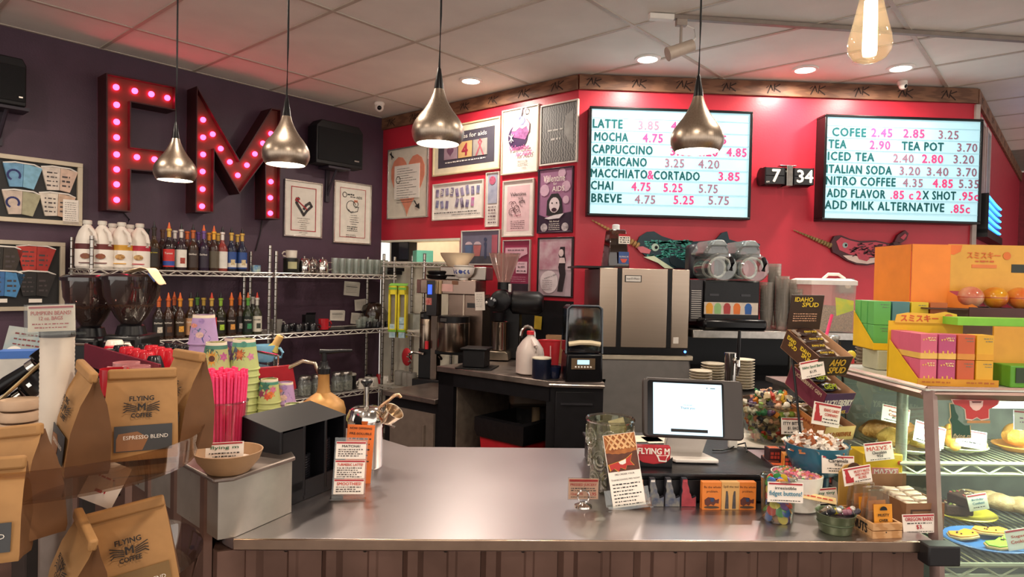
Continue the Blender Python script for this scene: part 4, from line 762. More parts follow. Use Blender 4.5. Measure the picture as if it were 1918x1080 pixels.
# tea-bag dispenser boxes
t = thing('tea_bag_dispenser', 'pair of tall yellow tea bag dispenser boxes hanging on the rack', 'box', onp(745, 632, .40, wp('P', 745, 632, .40)[1]), RZP+RD(38))
Hh = .43
for k in (0, 1):
    x0 = -.075+.078*k; bx_ = part('carton', MB().bx(x0, x0+.014, -.04, .04, .05, Hh).bx(x0+.056, x0+.07, -.04, .04, .05, Hh).bx(x0, x0+.07, .03, .04, 0, Hh).bx(x0, x0+.07, -.04, .04, Hh-.07, Hh).bx(x0, x0+.07, -.04, .04, .05, .075), mat('#e3d21e', .5), t)
    [part('green_band', MB().bx(x0+.002, x0+.068, -.0415, -.04, a, b), mat('#6ab43a', .5), bx_) for a, b in ((Hh-.03, Hh-.012), (.052, .066))]
    part('window_backing', MB().bx(x0+.014, x0+.056, .0, .005, .075, Hh-.07), mat('#9a9488', .4), bx_)
    for j in range(2+k): part('tea_packet', MB().bx(x0+.01, x0+.06, -.035, .02, .002+.058*j, .055+.058*j), mat('#cfe0e4', .4, h2='#8fb8c8', ns=40), bx_)
part('open_flap', MB().box(.0, -.0, Hh+.012, .15, .07, .003, R=RX(.25)), mat('#7ab84a', .5), t); text(t, 'お\n茶\nパ\nッ\nク', mat('#1d5a2a', .5), (-.0755, .0, .24), h=.22, R=RZ(-pi/2))
t = thing('plastic_bag', 'crumpled clear plastic bag of brown filters on the rack', 'bag', on(700, 600, .16, 1.045), RZL); part('bag', MB().lathe([(.02, 0), (.1, .02), (.12, .1), (.09, .17), (.04, .2)], 14, fl=lambda a, z: 1+.12*sin(5*a+z*40)), glass('#cfcac2', .8, .2, 1.7), t); part('brown_filters', MB().box(0, 0, .12, .12, .06, .13, R=RX(.4)), mat('#7a4f34', .7), t)
t = thing('banana_bunch', 'bunch of spotted ripe bananas behind the coffee brewer', 'fruit', onp(800, 578, .22, 1.04), RZP)
for k in range(3): part('banana', MB().tube([(-.03+.02*k, -.02*k, .17), (-.02+.025*k, -.02*k, .1), (.02+.025*k, -.02*k, .04), (.07+.02*k, -.02*k, .02)], [.006, .017, .018, .006], 8), mat('#c9a43a', .5, h2='#4a3a1a', ns=40), t)
solo('grey_bin', 'grey plastic bin on the rack under the bananas', 'bin', MB().shell([(.09, 0), (.1, .13)], .004, 4), mat('#a9aaa0', .5), onp(775, 610, .2, 1.04), RZP+pi/4)
for k, x in enumerate((748, 762, 771)):
    t = mug('steel_pitcher', ('steel milk pitcher left under the red mitt', 'steel milk pitcher under the red mitt', 'tall steel milk pitcher beside the airpot')[k], onp(x, 715, .26, .555), RZP+1, .045, .12, '#9a958d', cat='pitcher', group='pitchers on the lower rack')
t = thing('red_mitt', 'round red silicone mitt hanging on the rack', 'mitt', onp(762, 668, .37, wp('P', 762, 668, .37)[1]), RZP); part('mitt', MB().ball((0, 0, 0), (.06, .02, .075), 16, 10), mat('#b0242c', .5), t); part('clip', MB().tube([(.03, -.02, .01), (.07, -.03, .01), (.08, -.03, -.02), (.05, -.02, -.03)], .009), CHROME(), t)
# ================================================================ back counter along the poster wall
A0 = G(818, 685, .92); B0 = G(1025, 713, .92); C0 = Vector((.70, G(1122, 716, .92).y, 0))
DARK = mat('#0f0e12', .5, noise=.15, spec=.3)
def back(p, d): q = Vector((p.x, p.y, 0))+DL*d; return (q.x, q.y)
t = thing('back_counter', 'dark back counter with steel worktop below the posters', 'counter', (0, 0, 0))
pts = [(A0.x, A0.y), (B0.x, B0.y), (C0.x, C0.y), (C0.x, CM.y-.03), (CM.x-.02, CM.y-.03), back(A0, .91)]
part('worktop', MB().slab(pts, .885, .92), mat('#8d817a', .38, .9, noise=.1, ns=12, rn=.08), t, .003)
part('edge_band', MB().tube([(B0.x+.01, B0.y-.004, .9), (C0.x, C0.y-.004, .9)], .006), STEEL(.2), t)
d1 = (B0-A0).normalized(); n1 = Vector((-d1.y, d1.x, 0))
def along(u, v): q = A0+d1*u+n1*v; return (q.x, q.y)
Lab = (B0-A0).length
part('front_rail', MB().slab([along(0, .02), along(Lab, .02), along(Lab, .06), along(0, .06)], .80, .885), DARK, t)
part('side_panel', MB().slab([along(0, .02), along(.13, .02), along(.13, .85), along(0, .85)], 0, .885), DARK, t)
part('bay_side', MB().slab([along(.131, .05), along(.14, .05), along(.14, .6), along(.131, .6)], .02, .80), mat('#6d6258', .6, noise=.12), t)
part('bay_back', MB().slab([along(.13, .62), along(Lab, .62), along(Lab, .66), along(.13, .66)], 0, .885), mat('#4a403a', .6, noise=.15), t)
part('cabinet_block', MB().slab([(B0.x, B0.y+.03), (C0.x, C0.y+.03), (C0.x, CM.y-.05), along(Lab, .7)], 0, .885), DARK, t)
dr = part('door', MB().bx(B0.x+.05, C0.x-.02, B0.y+.005, B0.y+.03, .08, .86), DARK, t, .004); part('door_handle', MB().bx(B0.x+.08, C0.x-.06, B0.y-.004, B0.y+.008, .785, .795), mat('#2b2a2e', .3), dr)
q = along(.52, .35); part('sink_basin', MB().bx(q[0]-.16, q[0]+.14, q[1]-.16, q[1]+.16, .70, .886), mat('#6a625a', .35, .8), t, .03); part('drain_pipe', MB().cyl((q[0]+.02, q[1], .55), .028, .15).ball((q[0]+.02, q[1], .55), .034), mat('#9a8468', .4), t)
# trash bin in the bay
q = G(960, 800, .62); t = thing('trash_bin', 'red trash bin with a black liner under the back counter', 'trash bin', (*along(.48, .26), 0), RZP)
part('bin', MB().shell([(.2, 0), (.26, .6)], .006, 4), mat('#b01e28', .4), t, .01, rot=(0, 0, pi/4)); part('liner', MB().lathe([(.268, .5), (.285, .54), (.285, .62), (.25, .63), (.236, .56), (.2, .5), (.0005, .49)], 4, cap=False, fl=lambda a, z: 1), mat('#141316', .3, bump=.8, bs=25), t, rot=(0, 0, pi/4))
# low counter at the left with cupboard
t = thing('low_counter', 'lower cabinet with grey door and steel top left of the back counter', 'cabinet', (0, 0, 0))
E1 = G(725, 730, .70); LL = 0.5
def along2(u, v): q = Vector((A0.x, A0.y, 0))-d1*.01-d1*u+n1*v; return (q.x, q.y)
part('worktop', MB().slab([along2(0, 0), along2(LL, 0), along2(LL, .55), along2(0, .55)], .668, .70), mat('#8d817a', .38, .9, noise=.1, rn=.08), t, .003)
part('carcass', MB().slab([along2(0, .03), along2(LL, .03), along2(LL, .55), along2(0, .55)], 0, .668), DARK, t)
dr = part('door', MB().slab([along2(.02, .012), along2(LL-.07, .012), along2(LL-.07, .03), along2(.02, .03)], .05, .6), mat('#6d6058', .5, noise=.06), t)
part('door_handle', MB().slab([along2(.09, -.005), along2(.105, -.005), along2(.105, .012), along2(.09, .012)], .36, .52), mat('#8a7d72', .4, .5), dr)
# ---------------------------------------------------------------- coffee brewer
p, k = anc(858, 662, .92); RB = RD(-18)
t = thing('coffee_brewer', 'large twin steel coffee brewer with airpots on the back counter', 'coffee machine', p, RB)
X = lambda x: (x-858)*k
Z = lambda y: (662-y)*k
part('head_housing', MB().bx(X(782), X(893), -.03, .22, Z(551), Z(524)), mat('#8f7a6e', .22, .9, rn=.05), t, .006)
part('side_housing', MB().bx(X(768), X(800), .03, .2, Z(551), Z(525)), mat('#6a4a44', .25, .8), t, .004)
part('water_tank', MB().bx(X(812), X(905), .06, .24, Z(524), Z(499)), mat('#8f847b', .25, .9, rn=.05), t, .006)
cp = part('control_column', MB().bx(X(797), X(818), -.05, .05, Z(592), Z(526)), mat('#1c1618', .3), t, .003)
part('blue_display', MB().bx(X(800), X(808), -.053, -.05, Z(552), Z(534)), mat('#2a48e0', .3, em=1.6, noise=0), cp)
part('red_sticker', MB().bx(X(796), X(808), -.053, -.05, Z(572), Z(559)), mat('#c98a80', .5, h2='#a83a38', ns=60), cp)
part('brew_panel', MB().bx(X(825), X(848), -.034, -.03, Z(546), Z(532)), mat('#d8a8a0', .5), t); part('paddle', MB().bx(X(814), X(819), -.05, -.03, Z(551), Z(526)).bx(X(821), X(826), -.05, -.03, Z(551), Z(526)), mat('#a8906c', .4), t, .002)
part('name_plate', MB().bx(X(846), X(858), -.034, -.03, Z(533), Z(526)), mat('#7a4a2a', .4), t)
part('back_body', MB().bx(X(830), X(900), .06, .25, Z(660), Z(551)), mat('#8a7568', .25, .9, rn=.05), t, .005)
part('data_plate', MB().bx(X(869), X(891), .056, .06, Z(576), Z(567)), mat('#2c2826', .4), t)
part('seam_strip', MB().bx(X(861), X(864), .05, .06, Z(600), Z(551)), mat('#d0bca8', .3, .6), t)
part('stand_post', MB().bx(X(804), X(817), -.02, .06, Z(718), Z(592)), mat('#7a6a60', .25, .9), t, .003)
part('base_tray', MB().bx(X(822), X(900), -.11, .16, Z(662)+.001, Z(654)), BLACK(.35), t, .004)
part('base_block', MB().bx(X(772), X(830), -.06, .12, Z(728), Z(712)), BLACK(.4), t, .004)
part('stand_block', MB().bx(X(778), X(803), .0, .1, Z(712), Z(656)), BLACK(.4), t, .003)
tp = part('tap', MB().tube([(X(790), -.02, Z(665)), (X(772), -.05, Z(662)), (X(764), -.05, Z(668))], .012).tube([(X(826), -.05, Z(668)), (X(834), -.1, Z(670))], .012), CHROME(), t); part('tap_lever', MB().bx(X(797), X(803), -.06, -.04, Z(655), Z(640)), mat('#c8202c', .4), tp)
def airpot(x, yb, yt, w, label, yoff, h_name='airpot'):
    r = w*k/2; o = part('airpot', MB().lathe([(r*.98, 0), (r, .006), (r, (yb-yt)*k*.8), (r*.93, (yb-yt)*k*.83)], 28, (X(x), yoff, Z(yb))), mat('#a09080', .22, 1, noise=.1, ns=3, stretch=(40, 40, .3)), t)
    part('airpot_lid', MB().lathe([(r*.98, (yb-yt)*k*.8), (r*.98, (yb-yt)*k*.98), (r*.8, (yb-yt)*k)], 28, (X(x), yoff, Z(yb))), BLACK(.35), o); part('gauge', MB().bx(X(x)-r*.5, X(x)-r*.1, yoff-r*1.02, yoff-r*.9, Z(yt+10), Z(yt+4)), mat('#3a3634', .3), o)
    return o
a = airpot(853, 655, 590, 60, '', -.05); text(a, 'LUXUS', INK(), (X(836), -.05-60*k/2-.003, Z(613)), w=15*k, bend=60*k/2)
a = airpot(791, 656, 586, 27, '', .03)
text(a, 'LUXUS', INK(), (X(788), .03-27*k/2-.003, Z(610)), w=14*k, bend=27*k/2)
# things on the brewer
def at(x, yp, dy=0.0): return p+Matrix.Rotation(RB, 3, 'Z') @ Vector((X(x), dy, Z(yp)))
t = thing('basket_stack', 'two black plastic brew baskets on the coffee brewer', 'brew basket', at(806, 523.7, .1), RB)
part('basket', MB().lathe([(.055, 0), (.085, .004), (.1, .03), (.096, .034)], 20), BLACK(.35), t); part('basket', MB().lathe([(.05, .034), (.08, .036), (.09, .058), (.08, .066), (.0005, .068)], 20), BLACK(.35), t); part('handle', MB().box(.1, -.05, .03, .09, .025, .012, R=RZ(-.4)), BLACK(.4), t)
t = thing('patterned_bowl', 'white bowl with blue flower pattern on the coffee brewer', 'bowl', at(864, 523.7, .02), RB)
part('bowl', MB().shell([(.035, 0), (.035, .012), (.055, .022), (.075, .05), (.082, .085), (.083, .095)], .004, 28), WHITE(.3), t)
fl = MB()
for a in (-1.57, -2.0, -1.15, -2.4, -.75):
    for dz, rr in ((0, .014 if a == -1.57 else .006), (.012, .007), (-.01, .006)): 
        th = a+random.uniform(-.08, .08); R0 = .0775; fl.ball((R0*cos(th), R0*sin(th), .06+dz), (rr*1.2, .0025, rr), 8, 5, M=RZ(th+pi/2))
part('blue_flowers', fl, mat('#2a3f8a', .4), t); part('inner_bowl', MB().shell([(.06, .09), (.078, .103), (.079, .109)], .003, 24), WHITE(.3), t)
t = thing('coffee_filters', 'stack of fluted paper coffee filters on the brewer', 'coffee filter', at(841, 502-.0, .13), RB)
for j in range(3): part('filter', MB().lathe([(.062, .004*j), (.13+.002*j, .1+.008*j)], 72, fl=lambda a, z: 1+(.035 if z > .05 else .01)*sin(36*a), cap=False), mat('#d8c2a4', .8, noise=.03), t)
t = thing('hanging_note', 'white handwritten list taped to the side of the coffee brewer', 'note', at(902, 562, -.04), RB); part('sheet', MB().box(0, 0, 0, .075, .0015, .135, R=RY(-.06)), PAPER(), t); r = MB(); [scrib(r, -.028, .02, .05-.013*i, .005, -.002) for i in range(8)]; part('writing', r, mat('#8a827a'), t)
# ---------------------------------------------------------------- bulk grinder
p, k = anc(936, 672, .925); p = p+Vector((0, .0, 0))
t = thing('bulk_grinder', 'black shop coffee grinder with clear funnel hopper', 'coffee grinder', p, RD(-12))
X = lambda x: (x-936)*k
Z = lambda y: (672-y)*k
part('hopper', MB().lathe([(11*k, Z(529)), (13*k, Z(522)), (22*k, Z(498)), (29*k, Z(476)), (30*k, Z(474))], 32, (X(940), .02, 0), cap=False), glass('#dcc4bc', .92, .15, 1.7, .18), t)
part('neck', MB().lathe([(12*k, Z(542)), (12*k, Z(528))], 20, (X(940), .02, 0)), BLACK(.35), t); part('shutter_lever', MB().bx(X(950), X(955), -.01, .03, Z(546), Z(531)), STEEL(), t)
part('mill_head', MB().lathe([(14*k, -.09), (19*k, -.08), (20*k, .1), (17*k, .12)], 24, (X(938), -.0, Z(562)), M=RX(-pi/2)), BLACK(.35), t)
part('front_knob', MB().lathe([(9*k, 0), (10*k, .03), (6*k, .05)], 18, (X(924), -.09, Z(566)), M=RX(pi/2)), BLACK(.3), t); part('knob_screw', MB().ball((X(916), -.14, Z(566)), 3*k), STEEL(), t)
part('motor', MB().lathe([(16*k, 0), (22*k, .02), (22*k, .2), (16*k, .23)], 24, (X(952), .06, Z(566)), M=RY(pi/2) @ RZ(.2)), BLACK(.4), t)
part('spout', MB().lathe([(10*k, Z(600)), (13*k, Z(584))], 16, (X(934), -.03, 0)), BLACK(.4), t)
part('stand_column', MB().bx(X(942), X(970), .04, .16, .0, Z(575)), BLACK(.45), t, .006)
part('warning_triangle', MB().prism([(X(972), Z(566)), (X(985), Z(566)), (X(978), Z(556))], .02, .026), mat('#d8806a', .5), t)
part('base', MB().prism([(X(914), Z(671)), (X(957), Z(671)), (X(955), Z(658)), (X(950), Z(655)), (X(919), Z(655))], -.1, .1), mat('#b0a290', .25, .9), t, .004)
q = t.matrix_basis
t2 = thing('steel_cup', 'tall steel cup catching grounds under the black grinder', 'cup', p+Vector((X(935), -.03, Z(654.5))), 0)
part('cup', MB().shell([(14*k, 0), (15.5*k, .006), (15.5*k, 52*k), (16*k, 53*k)], .003, 24), mat('#a89a8c', .2, 1), t2); part('handle', MB().tube([(-.005, -15.5*k, 45*k), (-.005, -22*k, 44*k), (-.005, -22*k, 12*k), (-.005, -15.5*k, 10*k)], .005), mat('#c8b8a4', .2, 1), t2)
# knock box, milk jug, bucket, mugs, note, blender
p, k = anc(893, 688, .92)
t = thing('knock_box', 'small black square bin on a tray at the back counter edge', 'box', p, RD(-15)); part('tray', MB().bx(-34*k, 36*k, -.1, .1, .001, .008), BLACK(.35), t, .002); part('bin', MB().bx(-22*k, 20*k, -.07, .07, .0085, 35*k), BLACK(.45), t, .006); part('rim', MB().bx(-26*k, 25*k, -.085, .085, 35*k, 38*k), BLACK(.4), t, .003)
p, k = anc(992, 699, .925)
t = thing('milk_jug', 'translucent plastic milk jug with a red cap', 'jug', p, RD(-30))
part('body', MB().lathe([(21*k, 0), (25*k, 2*k), (25*k, 38*k), (23*k, 48*k), (14*k, 62*k), (6*k, 70*k), (5.5*k, 74*k)], 24, fl=lambda a, z: 1+.08*abs(cos(2*a))), mat('#d9c9c2', .35, noise=.03, trans=.15), t); part('cap', MB().lathe([(7*k, 73*k), (7*k, 79*k), (6*k, 80*k)], 16), mat('#c8242c', .4), t); part('handle', MB().tube([(8*k, -8*k, 64*k), (20*k, -18*k, 54*k), (22*k, -20*k, 36*k), (16*k, -17*k, 28*k)], 4*k, 8), mat('#d9c9c2', .35), t)
t = thing('gooseneck_tap', 'arched steel tap behind the milk jug', 'tap', anc(985, 690, .92)[0]+Vector((.0, .12, 0))); part('spout_pipe', MB().tube([(-.03, 0, 0), (-.03, 0, .2)]+[(-.03+.045-.045*cos(a), 0, .2+.06*sin(a)) for a in (.4, .8, 1.2, 1.6, 2, 2.4, 2.8)]+[(.06, 0, .17)], .012), STEEL(.2), t); part('base', MB().lathe([(.03, 0), (.028, .02), (.016, .03)], 16, (-.03, 0, 0)), STEEL(.2), t)
p, k = anc(1032, 698, .92)
t = thing('red_bucket', 'red plastic bucket behind the dark mugs', 'bucket', p+Vector((0, .14, 0))); part('bucket', MB().shell([(18*k, 0), (22*k, 56*k), (23*k, 57*k)], .003, 24), mat('#b5202a', .4), t); part('handle_tab', MB().tube([(.0, -.075, .16), (.0, -.085, .1), (.005, -.08, .05)], .004), mat('#d8a0a0', .4), t)
p, k = anc(1014, 708, .92)
t = thing('dark_canister', 'navy canister with a cream rim beside the milk jug', 'canister', p); part('body', MB().shell([(17*k, 0), (18*k, .004), (18*k, 38*k)], .003, 24), mat('#161c30', .3), t); part('rim', MB().lathe([(18.3*k, 37*k), (18.3*k, 39*k), (15*k, 40*k), (.0005, 39.5*k)], 24), mat('#cfc6b0', .4), t)
mug('coffee_mug', 'navy blue mug with a spoon in front of the red bucket', anc(1038, 708, .92)[0]+Vector((0, .0, 0)), RD(190), 13*k, 23*k, '#151d38', taper=.8)
solo('yellow_note', 'yellow note stuck to the black wall behind the milk jug', 'note', MB().box(0, 0, 0, .07, .002, .1, R=RY(.05)), mat('#d8b83a', .6), wl('P', *wp('P', 1007, 604, .01), .006), RZP)
solo('cardboard_sheet', 'brown cardboard carton behind the blender', 'box', MB().bx(-.06, .06, -.03, .03, 0, .19), mat('#a8805c', .7), anc(1043, 690, .92)[0]+Vector((.02, .3, 0)), RD(-20))
p, k = anc(1088, 711, .92)
t = thing('blender', 'black countertop blender under a clear sound enclosure', 'blender', p, RD(2))
part('base', MB().prism([(-35*k, 0), (35*k, 0), (34*k, 52*k), (-32*k, 52*k)], -.09, .1), BLACK(.25), t, .01); pn = part('control_panel', MB().bx(-24*k, 20*k, -.094, -.09, 24*k, 44*k), mat('#7a6650', .35, .6), t)
part('display', MB().bx(-13*k, 9*k, -.097, -.094, 33*k, 41*k), mat('#9fd0f0', .3, em=.8, noise=0), pn)
for i in range(6): part('button', MB().ball(((-16+5.6*i)*k, -.095, 28*k), 1.8*k, 8, 6), WHITE(), pn)
part('enclosure', MB().prism([(-34*k, 53*k), (33*k, 53*k), (31*k, 135*k), (24*k, 140*k), (-26*k, 140*k), (-33*k, 134*k)], -.09, .1), glass('#a9b4c4', .78, .05, 2.0), t, .012)
part('sound_door_grip', MB().tube([(-30*k, -.098, 70*k), (-10*k, -.102, 73*k), (10*k, -.102, 73*k), (28*k, -.098, 70*k)], 4.5*k), mat('#d8c8a8', .35), t)
j = part('pitcher', MB().lathe([(14*k, 54*k), (17*k, 62*k), (22*k, 118*k)], 20), glass('#c4ccd4', .8, .05, 1.8), t); part('pitcher_base', MB().lathe([(24*k, 53*k), (20*k, 63*k)], 20), BLACK(), t); part('frame_edge', MB().tube([(-34*k, -.09, 53*k), (-33*k, -.09, 134*k), (-26*k, -.09, 140*k), (24*k, -.09, 140*k), (31*k, -.09, 135*k), (33*k, -.09, 53*k)], .005), mat('#5a6068', .2), t)
# ---------------------------------------------------------------- ice machine, bin
yy = 4.05; k = yy/F*1.0
p = Y(1205, 790, 3.92); p0 = Y(1205, 660, yy)
x0, x1 = Y(1122, 600, yy).x, Y(1290, 600, yy).x; zt, zb = Y(1205, 503, yy).z, Y(1205, 660, yy).z
t = thing('ice_machine', 'tall steel fronted ice machine under the left menu board', 'ice machine', ((x0+x1)/2, yy, 0)); w = x1-x0
part('cabinet', MB().bx(-w/2, w/2, .02, .62, zb, zt), mat('#3a3634', .35, .3), t, .008)
ST = mat('#b9a898', .3, .9, noise=.015, ns=2, stretch=(1, 1, 40))
for a, b in ((0, .195), (.245, .755), (.805, 1)): part('steel_panel', MB().bx(-w/2+w*a, -w/2+w*b, -.0, .02, zb+.03, zt), ST, t, .004)
part('black_strip', MB().bx(-w/2+w*.195, -w/2+w*.245, .004, .02, zb+.03, zt), BLACK(.4), t); part('black_strip', MB().bx(-w/2+w*.755, -w/2+w*.805, .004, .02, zb+.03, zt), BLACK(.4), t); part('lower_lip', MB().bx(-w/2, w/2, -.005, .02, zb-.01, zb+.03), BLACK(.4), t)
pl = part('name_badge', MB().bx(-w*.225, -w*.04, -.004, 0, zt-.085, zt-.042), BLACK(), t); part('badge_face', MB().bx(-w*.215, -w*.05, -.006, -.004, zt-.081, zt-.046), mat('#cfc8c0', .4), pl); text(t, 'Ice-O-Matic', INK(), (-w*.132, -.0075, zt-.063), w=w*.14)
part('small_label', MB().bx(w*.33, w*.39, -.003, 0, zb+.06, zb+.1), mat('#d8d0c8'), t); part('status_light', MB().ball((w*.465, -.006, zb+.01), .008), mat('#3a6aff', .3, em=6.0, noise=0), t); part('lid_overhang', MB().bx(-w/2-.14, -w/2+.1, .05, .5, zt, zt+.012), BLACK(.4), t)
zb2 = zb-.012
b = thing('ice_bin', 'dark grey ice storage bin with a sloped door under the ice machine', 'ice bin', ((x0+x1)/2, yy, 0))
part('bin_body', MB().add([(-w/2-.01, .06, zb2), (w/2+.03, .06, zb2), (w/2+.03, -.16, .5), (-w/2-.01, -.16, .5), (-w/2-.01, .6, zb2), (w/2+.03, .6, zb2), (w/2+.03, .6, .0), (-w/2-.01, .6, 0), (-w/2-.01, -.16, 0), (w/2+.03, -.16, 0)], [(3, 2, 1, 0), (0, 1, 5, 4), (8, 9, 2, 3), (4, 5, 6, 7), (8, 7, 6, 9), (0, 4, 7, 8, 3), (1, 2, 9, 6, 5)]), mat('#4a4542', .5), b, .01)
R = RX(-math.atan2(.22, zb2-.5)); 
part('sloped_door', MB().box(.01, -.045-.014, (zb2+.52)/2+.02, w+.01, .02, (zb2-.52)*1.0, R=R), mat('#4d4846', .45, noise=.05), b, .006); part('door_lip', MB().box(.01, .03, zb2-.02, w+.05, .05, .03), mat('#d8ccb8', .3, .5), b, .004)
part('lower_band', MB().bx(-w/2-.012, w/2+.032, -.17, -.16, .40, .5), mat('#b0bcae', .35, .6), b); nb = part('name_strip', MB().bx(-w*.1, w/2+.02, -.178, -.17, .405, .47), BLACK(.3), b); text(nb, 'Ice-O-Matic', mat('#5a4ac0', .4), (w*.18, -.18, .437), w=w*.38)
# cold brew pyramid bottle on top
p = Vector((Y(1152, 500, 4.3).x, 4.3, zt+.001)); k = 4.3/F
t = thing('cold_brew_bottle', 'clear tapered bottle of dark cold brew on the ice machine', 'bottle', p, RD(8))
part('body', MB().lathe([(24*k*1.2, 0), (25*k*1.2, 3*k), (18*k*1.2, 70*k), (16*k*1.2, 73*k)], 4, M=RZ(pi/4)), glass('#c8a890', .8, .06, 1.8), t, .006); part('coffee', MB().lathe([(22*k*1.2, 3*k), (17.5*k*1.2, 56*k)], 4, M=RZ(pi/4)), mat('#3a2620', .3), t)
part('cap', MB().lathe([(7*k, 73*k), (7*k, 82*k), (5*k, 83*k)], 16), mat('#dfe0e0', .3), t)
o = part('price_card', MB().bx(-2*k, 20*k, -22*k, -21.6*k, 46*k, 64*k), PAPER(), t); part('red_stripe', MB().bx(-2*k, 20*k, -22.4*k, -22*k, 60*k, 64*k), REDINK(), o); r = MB(); [scrib(r, 0, 18*k, (57-4*i)*k, 2.4*k, -22.6*k) for i in range(3)]; part('writing', r, INK(), o)
o = part('blue_label', MB().bx(-2*k, 18*k, -24*k, -23.6*k, 9*k, 31*k), mat('#31508a', .5), t); text(o, 'FLYING M', PAPER(), (8*k, -24.4*k, 22*k), w=17*k); part('winged_cup', MB().prism([((1)*k, 18*k), (15*k, 18*k), (11*k, 11*k), (5*k, 11*k)], -24.5*k, -24.1*k), mat('#c8503a', .5), o)
# ---------------------------------------------------------------- steel wall shelf, slush machine, tap, plates
zs = 1.2
t = thing('steel_shelf', 'steel shelf under the slush machine', 'shelf', (0, 0, 0)); part('shelf_top', MB().bx(x1+.02, 3.2, 4.02, 4.7, zs-.05, zs), STEEL(.3), t, .004)
part('leg', MB().tube([(1.98, 4.1, .9), (1.98, 4.1, zs-.05)], .018), STEEL(.25), t); part('leg', MB().tube([(2.9, 4.1, .9), (2.9, 4.1, zs-.05)], .018), STEEL(.25), t)
t = thing('bar_counter', 'dark service counter behind the register', 'counter', (0, 0, 0)); part('worktop', MB().bx(x1+.05, 3.3, 3.3, 4.7, .86, .9), BLACK(.35), t, .004); part('base', MB().bx(x1+.05, 3.3, 3.36, 4.7, 0, .86), DARK, t)
yy = 4.12; k = yy/F; p = Vector((Y(1362, 612, yy).x, yy, zs+.001))
t = thing('slush_machine', 'black twin bowl slush machine with clear barrels', 'slush machine', p)
X = lambda x: (x-1362)*k
Z = lambda y: (615-y)*k
part('body', MB().bx(X(1316), X(1424), -.0, .4, Z(600), Z(522)), BLACK(.3), t, .01); sd = part('side_panel', MB().bx(X(1290), X(1316), .02, .4, Z(602), Z(522)), mat('#3a3638', .35, .4), t, .004)
for i in range(14): part('vent_slat', MB().bx(X(1293), X(1312), .014, .02, Z(596-4*i), Z(594.3-4*i)), mat('#b0a8a0', .3, .5), sd)
part('base_tray', MB().bx(X(1304), X(1425), -.12, .36, .0, Z(594)), BLACK(.2), t, .02)
gp = part('graphic_panel', MB().bx(X(1316), X(1420), -.006, 0, Z(587), Z(564)), mat('#cfc0b0', .4, noise=.05), t)
for x, c in ((1326, '#e09a2c'), (1342, '#8fb87a'), (1360, '#a83a3a'), (1379, '#d8702c'), (1401, '#2a5aa0')): part('printed_cup', MB().prism([(X(x-7), Z(571)), (X(x+7), Z(571)), (X(x+6), Z(586)), (X(x-6), Z(586))], -.008, -.006).prism(arc(X(x), Z(571), 6*k, 0, pi, 6), -.008, -.006), mat(c, .5), gp)
for x, l in ((1336, 0), (1397, 0)):
    part('control_plate', MB().bx(X(x-10), X(x+8), -.004, 0, Z(552), Z(548)), mat('#2c2a30', .3), t)
    bl = part('clear_barrel', MB().lathe([(.0005, -.11), (24*k, -.11), (27*k, -.1), (28*k, -.06), (27*k, .22), (.0005, .22)], 28, (X(x+6), .02, Z(498)), M=RX(-pi/2)), glass('#e6ebe8', .95, .04, 2.0, .06), t)
    part('spiral_scraper', MB().tube([(X(x+6)+19*k*cos(a), -.06+.018*a, Z(498)+19*k*sin(a)) for a in [i*.4 for i in range(30)]], 2.6*k, 6), mat('#d9d4cc', .3), bl)
    part('hopper', MB().prism([(X(x-22), Z(478)), (X(x-24), Z(470)), (X(x-12), Z(452)), (X(x-6), Z(446)), (X(x+14), Z(446)), (X(x+24), Z(462)), (X(x+26), Z(478))], -.02, .3), glass('#c6cccc', .9, .08, 2.0, .15), bl, .02)
    part('hopper_lid', MB().prism([(X(x-12), Z(458)), (X(x-5), Z(446)), (X(x+10), Z(446)), (X(x+20), Z(458))], -.05, .28), mat('#8f9696', .25, .2), bl, .01)
    part('tap_lever', MB().tube([(X(x+16), -.12, Z(480)), (X(x+17), -.14, Z(490)), (X(x+15), -.13, Z(504))], 4*k, 8), BLACK(.2), bl); part('back_drum', MB().bx(X(x-26), X(x+20), .24, .38, Z(520), Z(450)), mat('#2a2a30', .4), bl, .03)
cupm = MB()
p, k = anc(1366, 722, .9)
p, k = Y(1367, 722, 3.5), 3.5/F; p.z = .901
t = thing('beer_tap_tower', 'polished steel nitro tap tower with chrome faucet', 'tap', p)
part('tower', MB().cyl((0, 0, 0), 11*k, 76*k, 24), CHROME(), t); part('collar', MB().lathe([(15*k, 0), (14*k, 4*k), (11*k, 6*k)], 24), CHROME(), t)
part('faucet', MB().tube([(4*k, -8*k, 62*k), (8*k, -16*k, 62*k), (9*k, -18*k, 52*k), (7*k, -18*k, 34*k)], [4*k, 4.5*k, 3.5*k, 2*k], 10), CHROME(), t); part('tap_handle', MB().tube([(8*k, -16*k, 64*k), (9*k, -16*k, 90*k), (9.5*k, -16*k, 120*k)], [3*k, 3.5*k, 2.6*k], 10), BLACK(.3), t); part('shank', MB().ball((5*k, -10*k, 63*k), 6*k), CHROME(), t)
pm = MB().lathe([(.035, 0), (.04, .003), (.062, .011), (.066, .014), (.064, .0155), (.04, .007), (.0005, .006)], 24).mesh('plate'); pm.materials.append(mat('#d8cdb8', .35, noise=.02))
p = Y(1390, 724, 3.62)
for i in range(11): o = part('side_plate', pm, None, None, loc=(p.x, 3.62, .901+.0155*i)); tag(o, 'cream plate in the tall stack right of the tap tower', 'plate', 'stacked plates right of the tap tower')
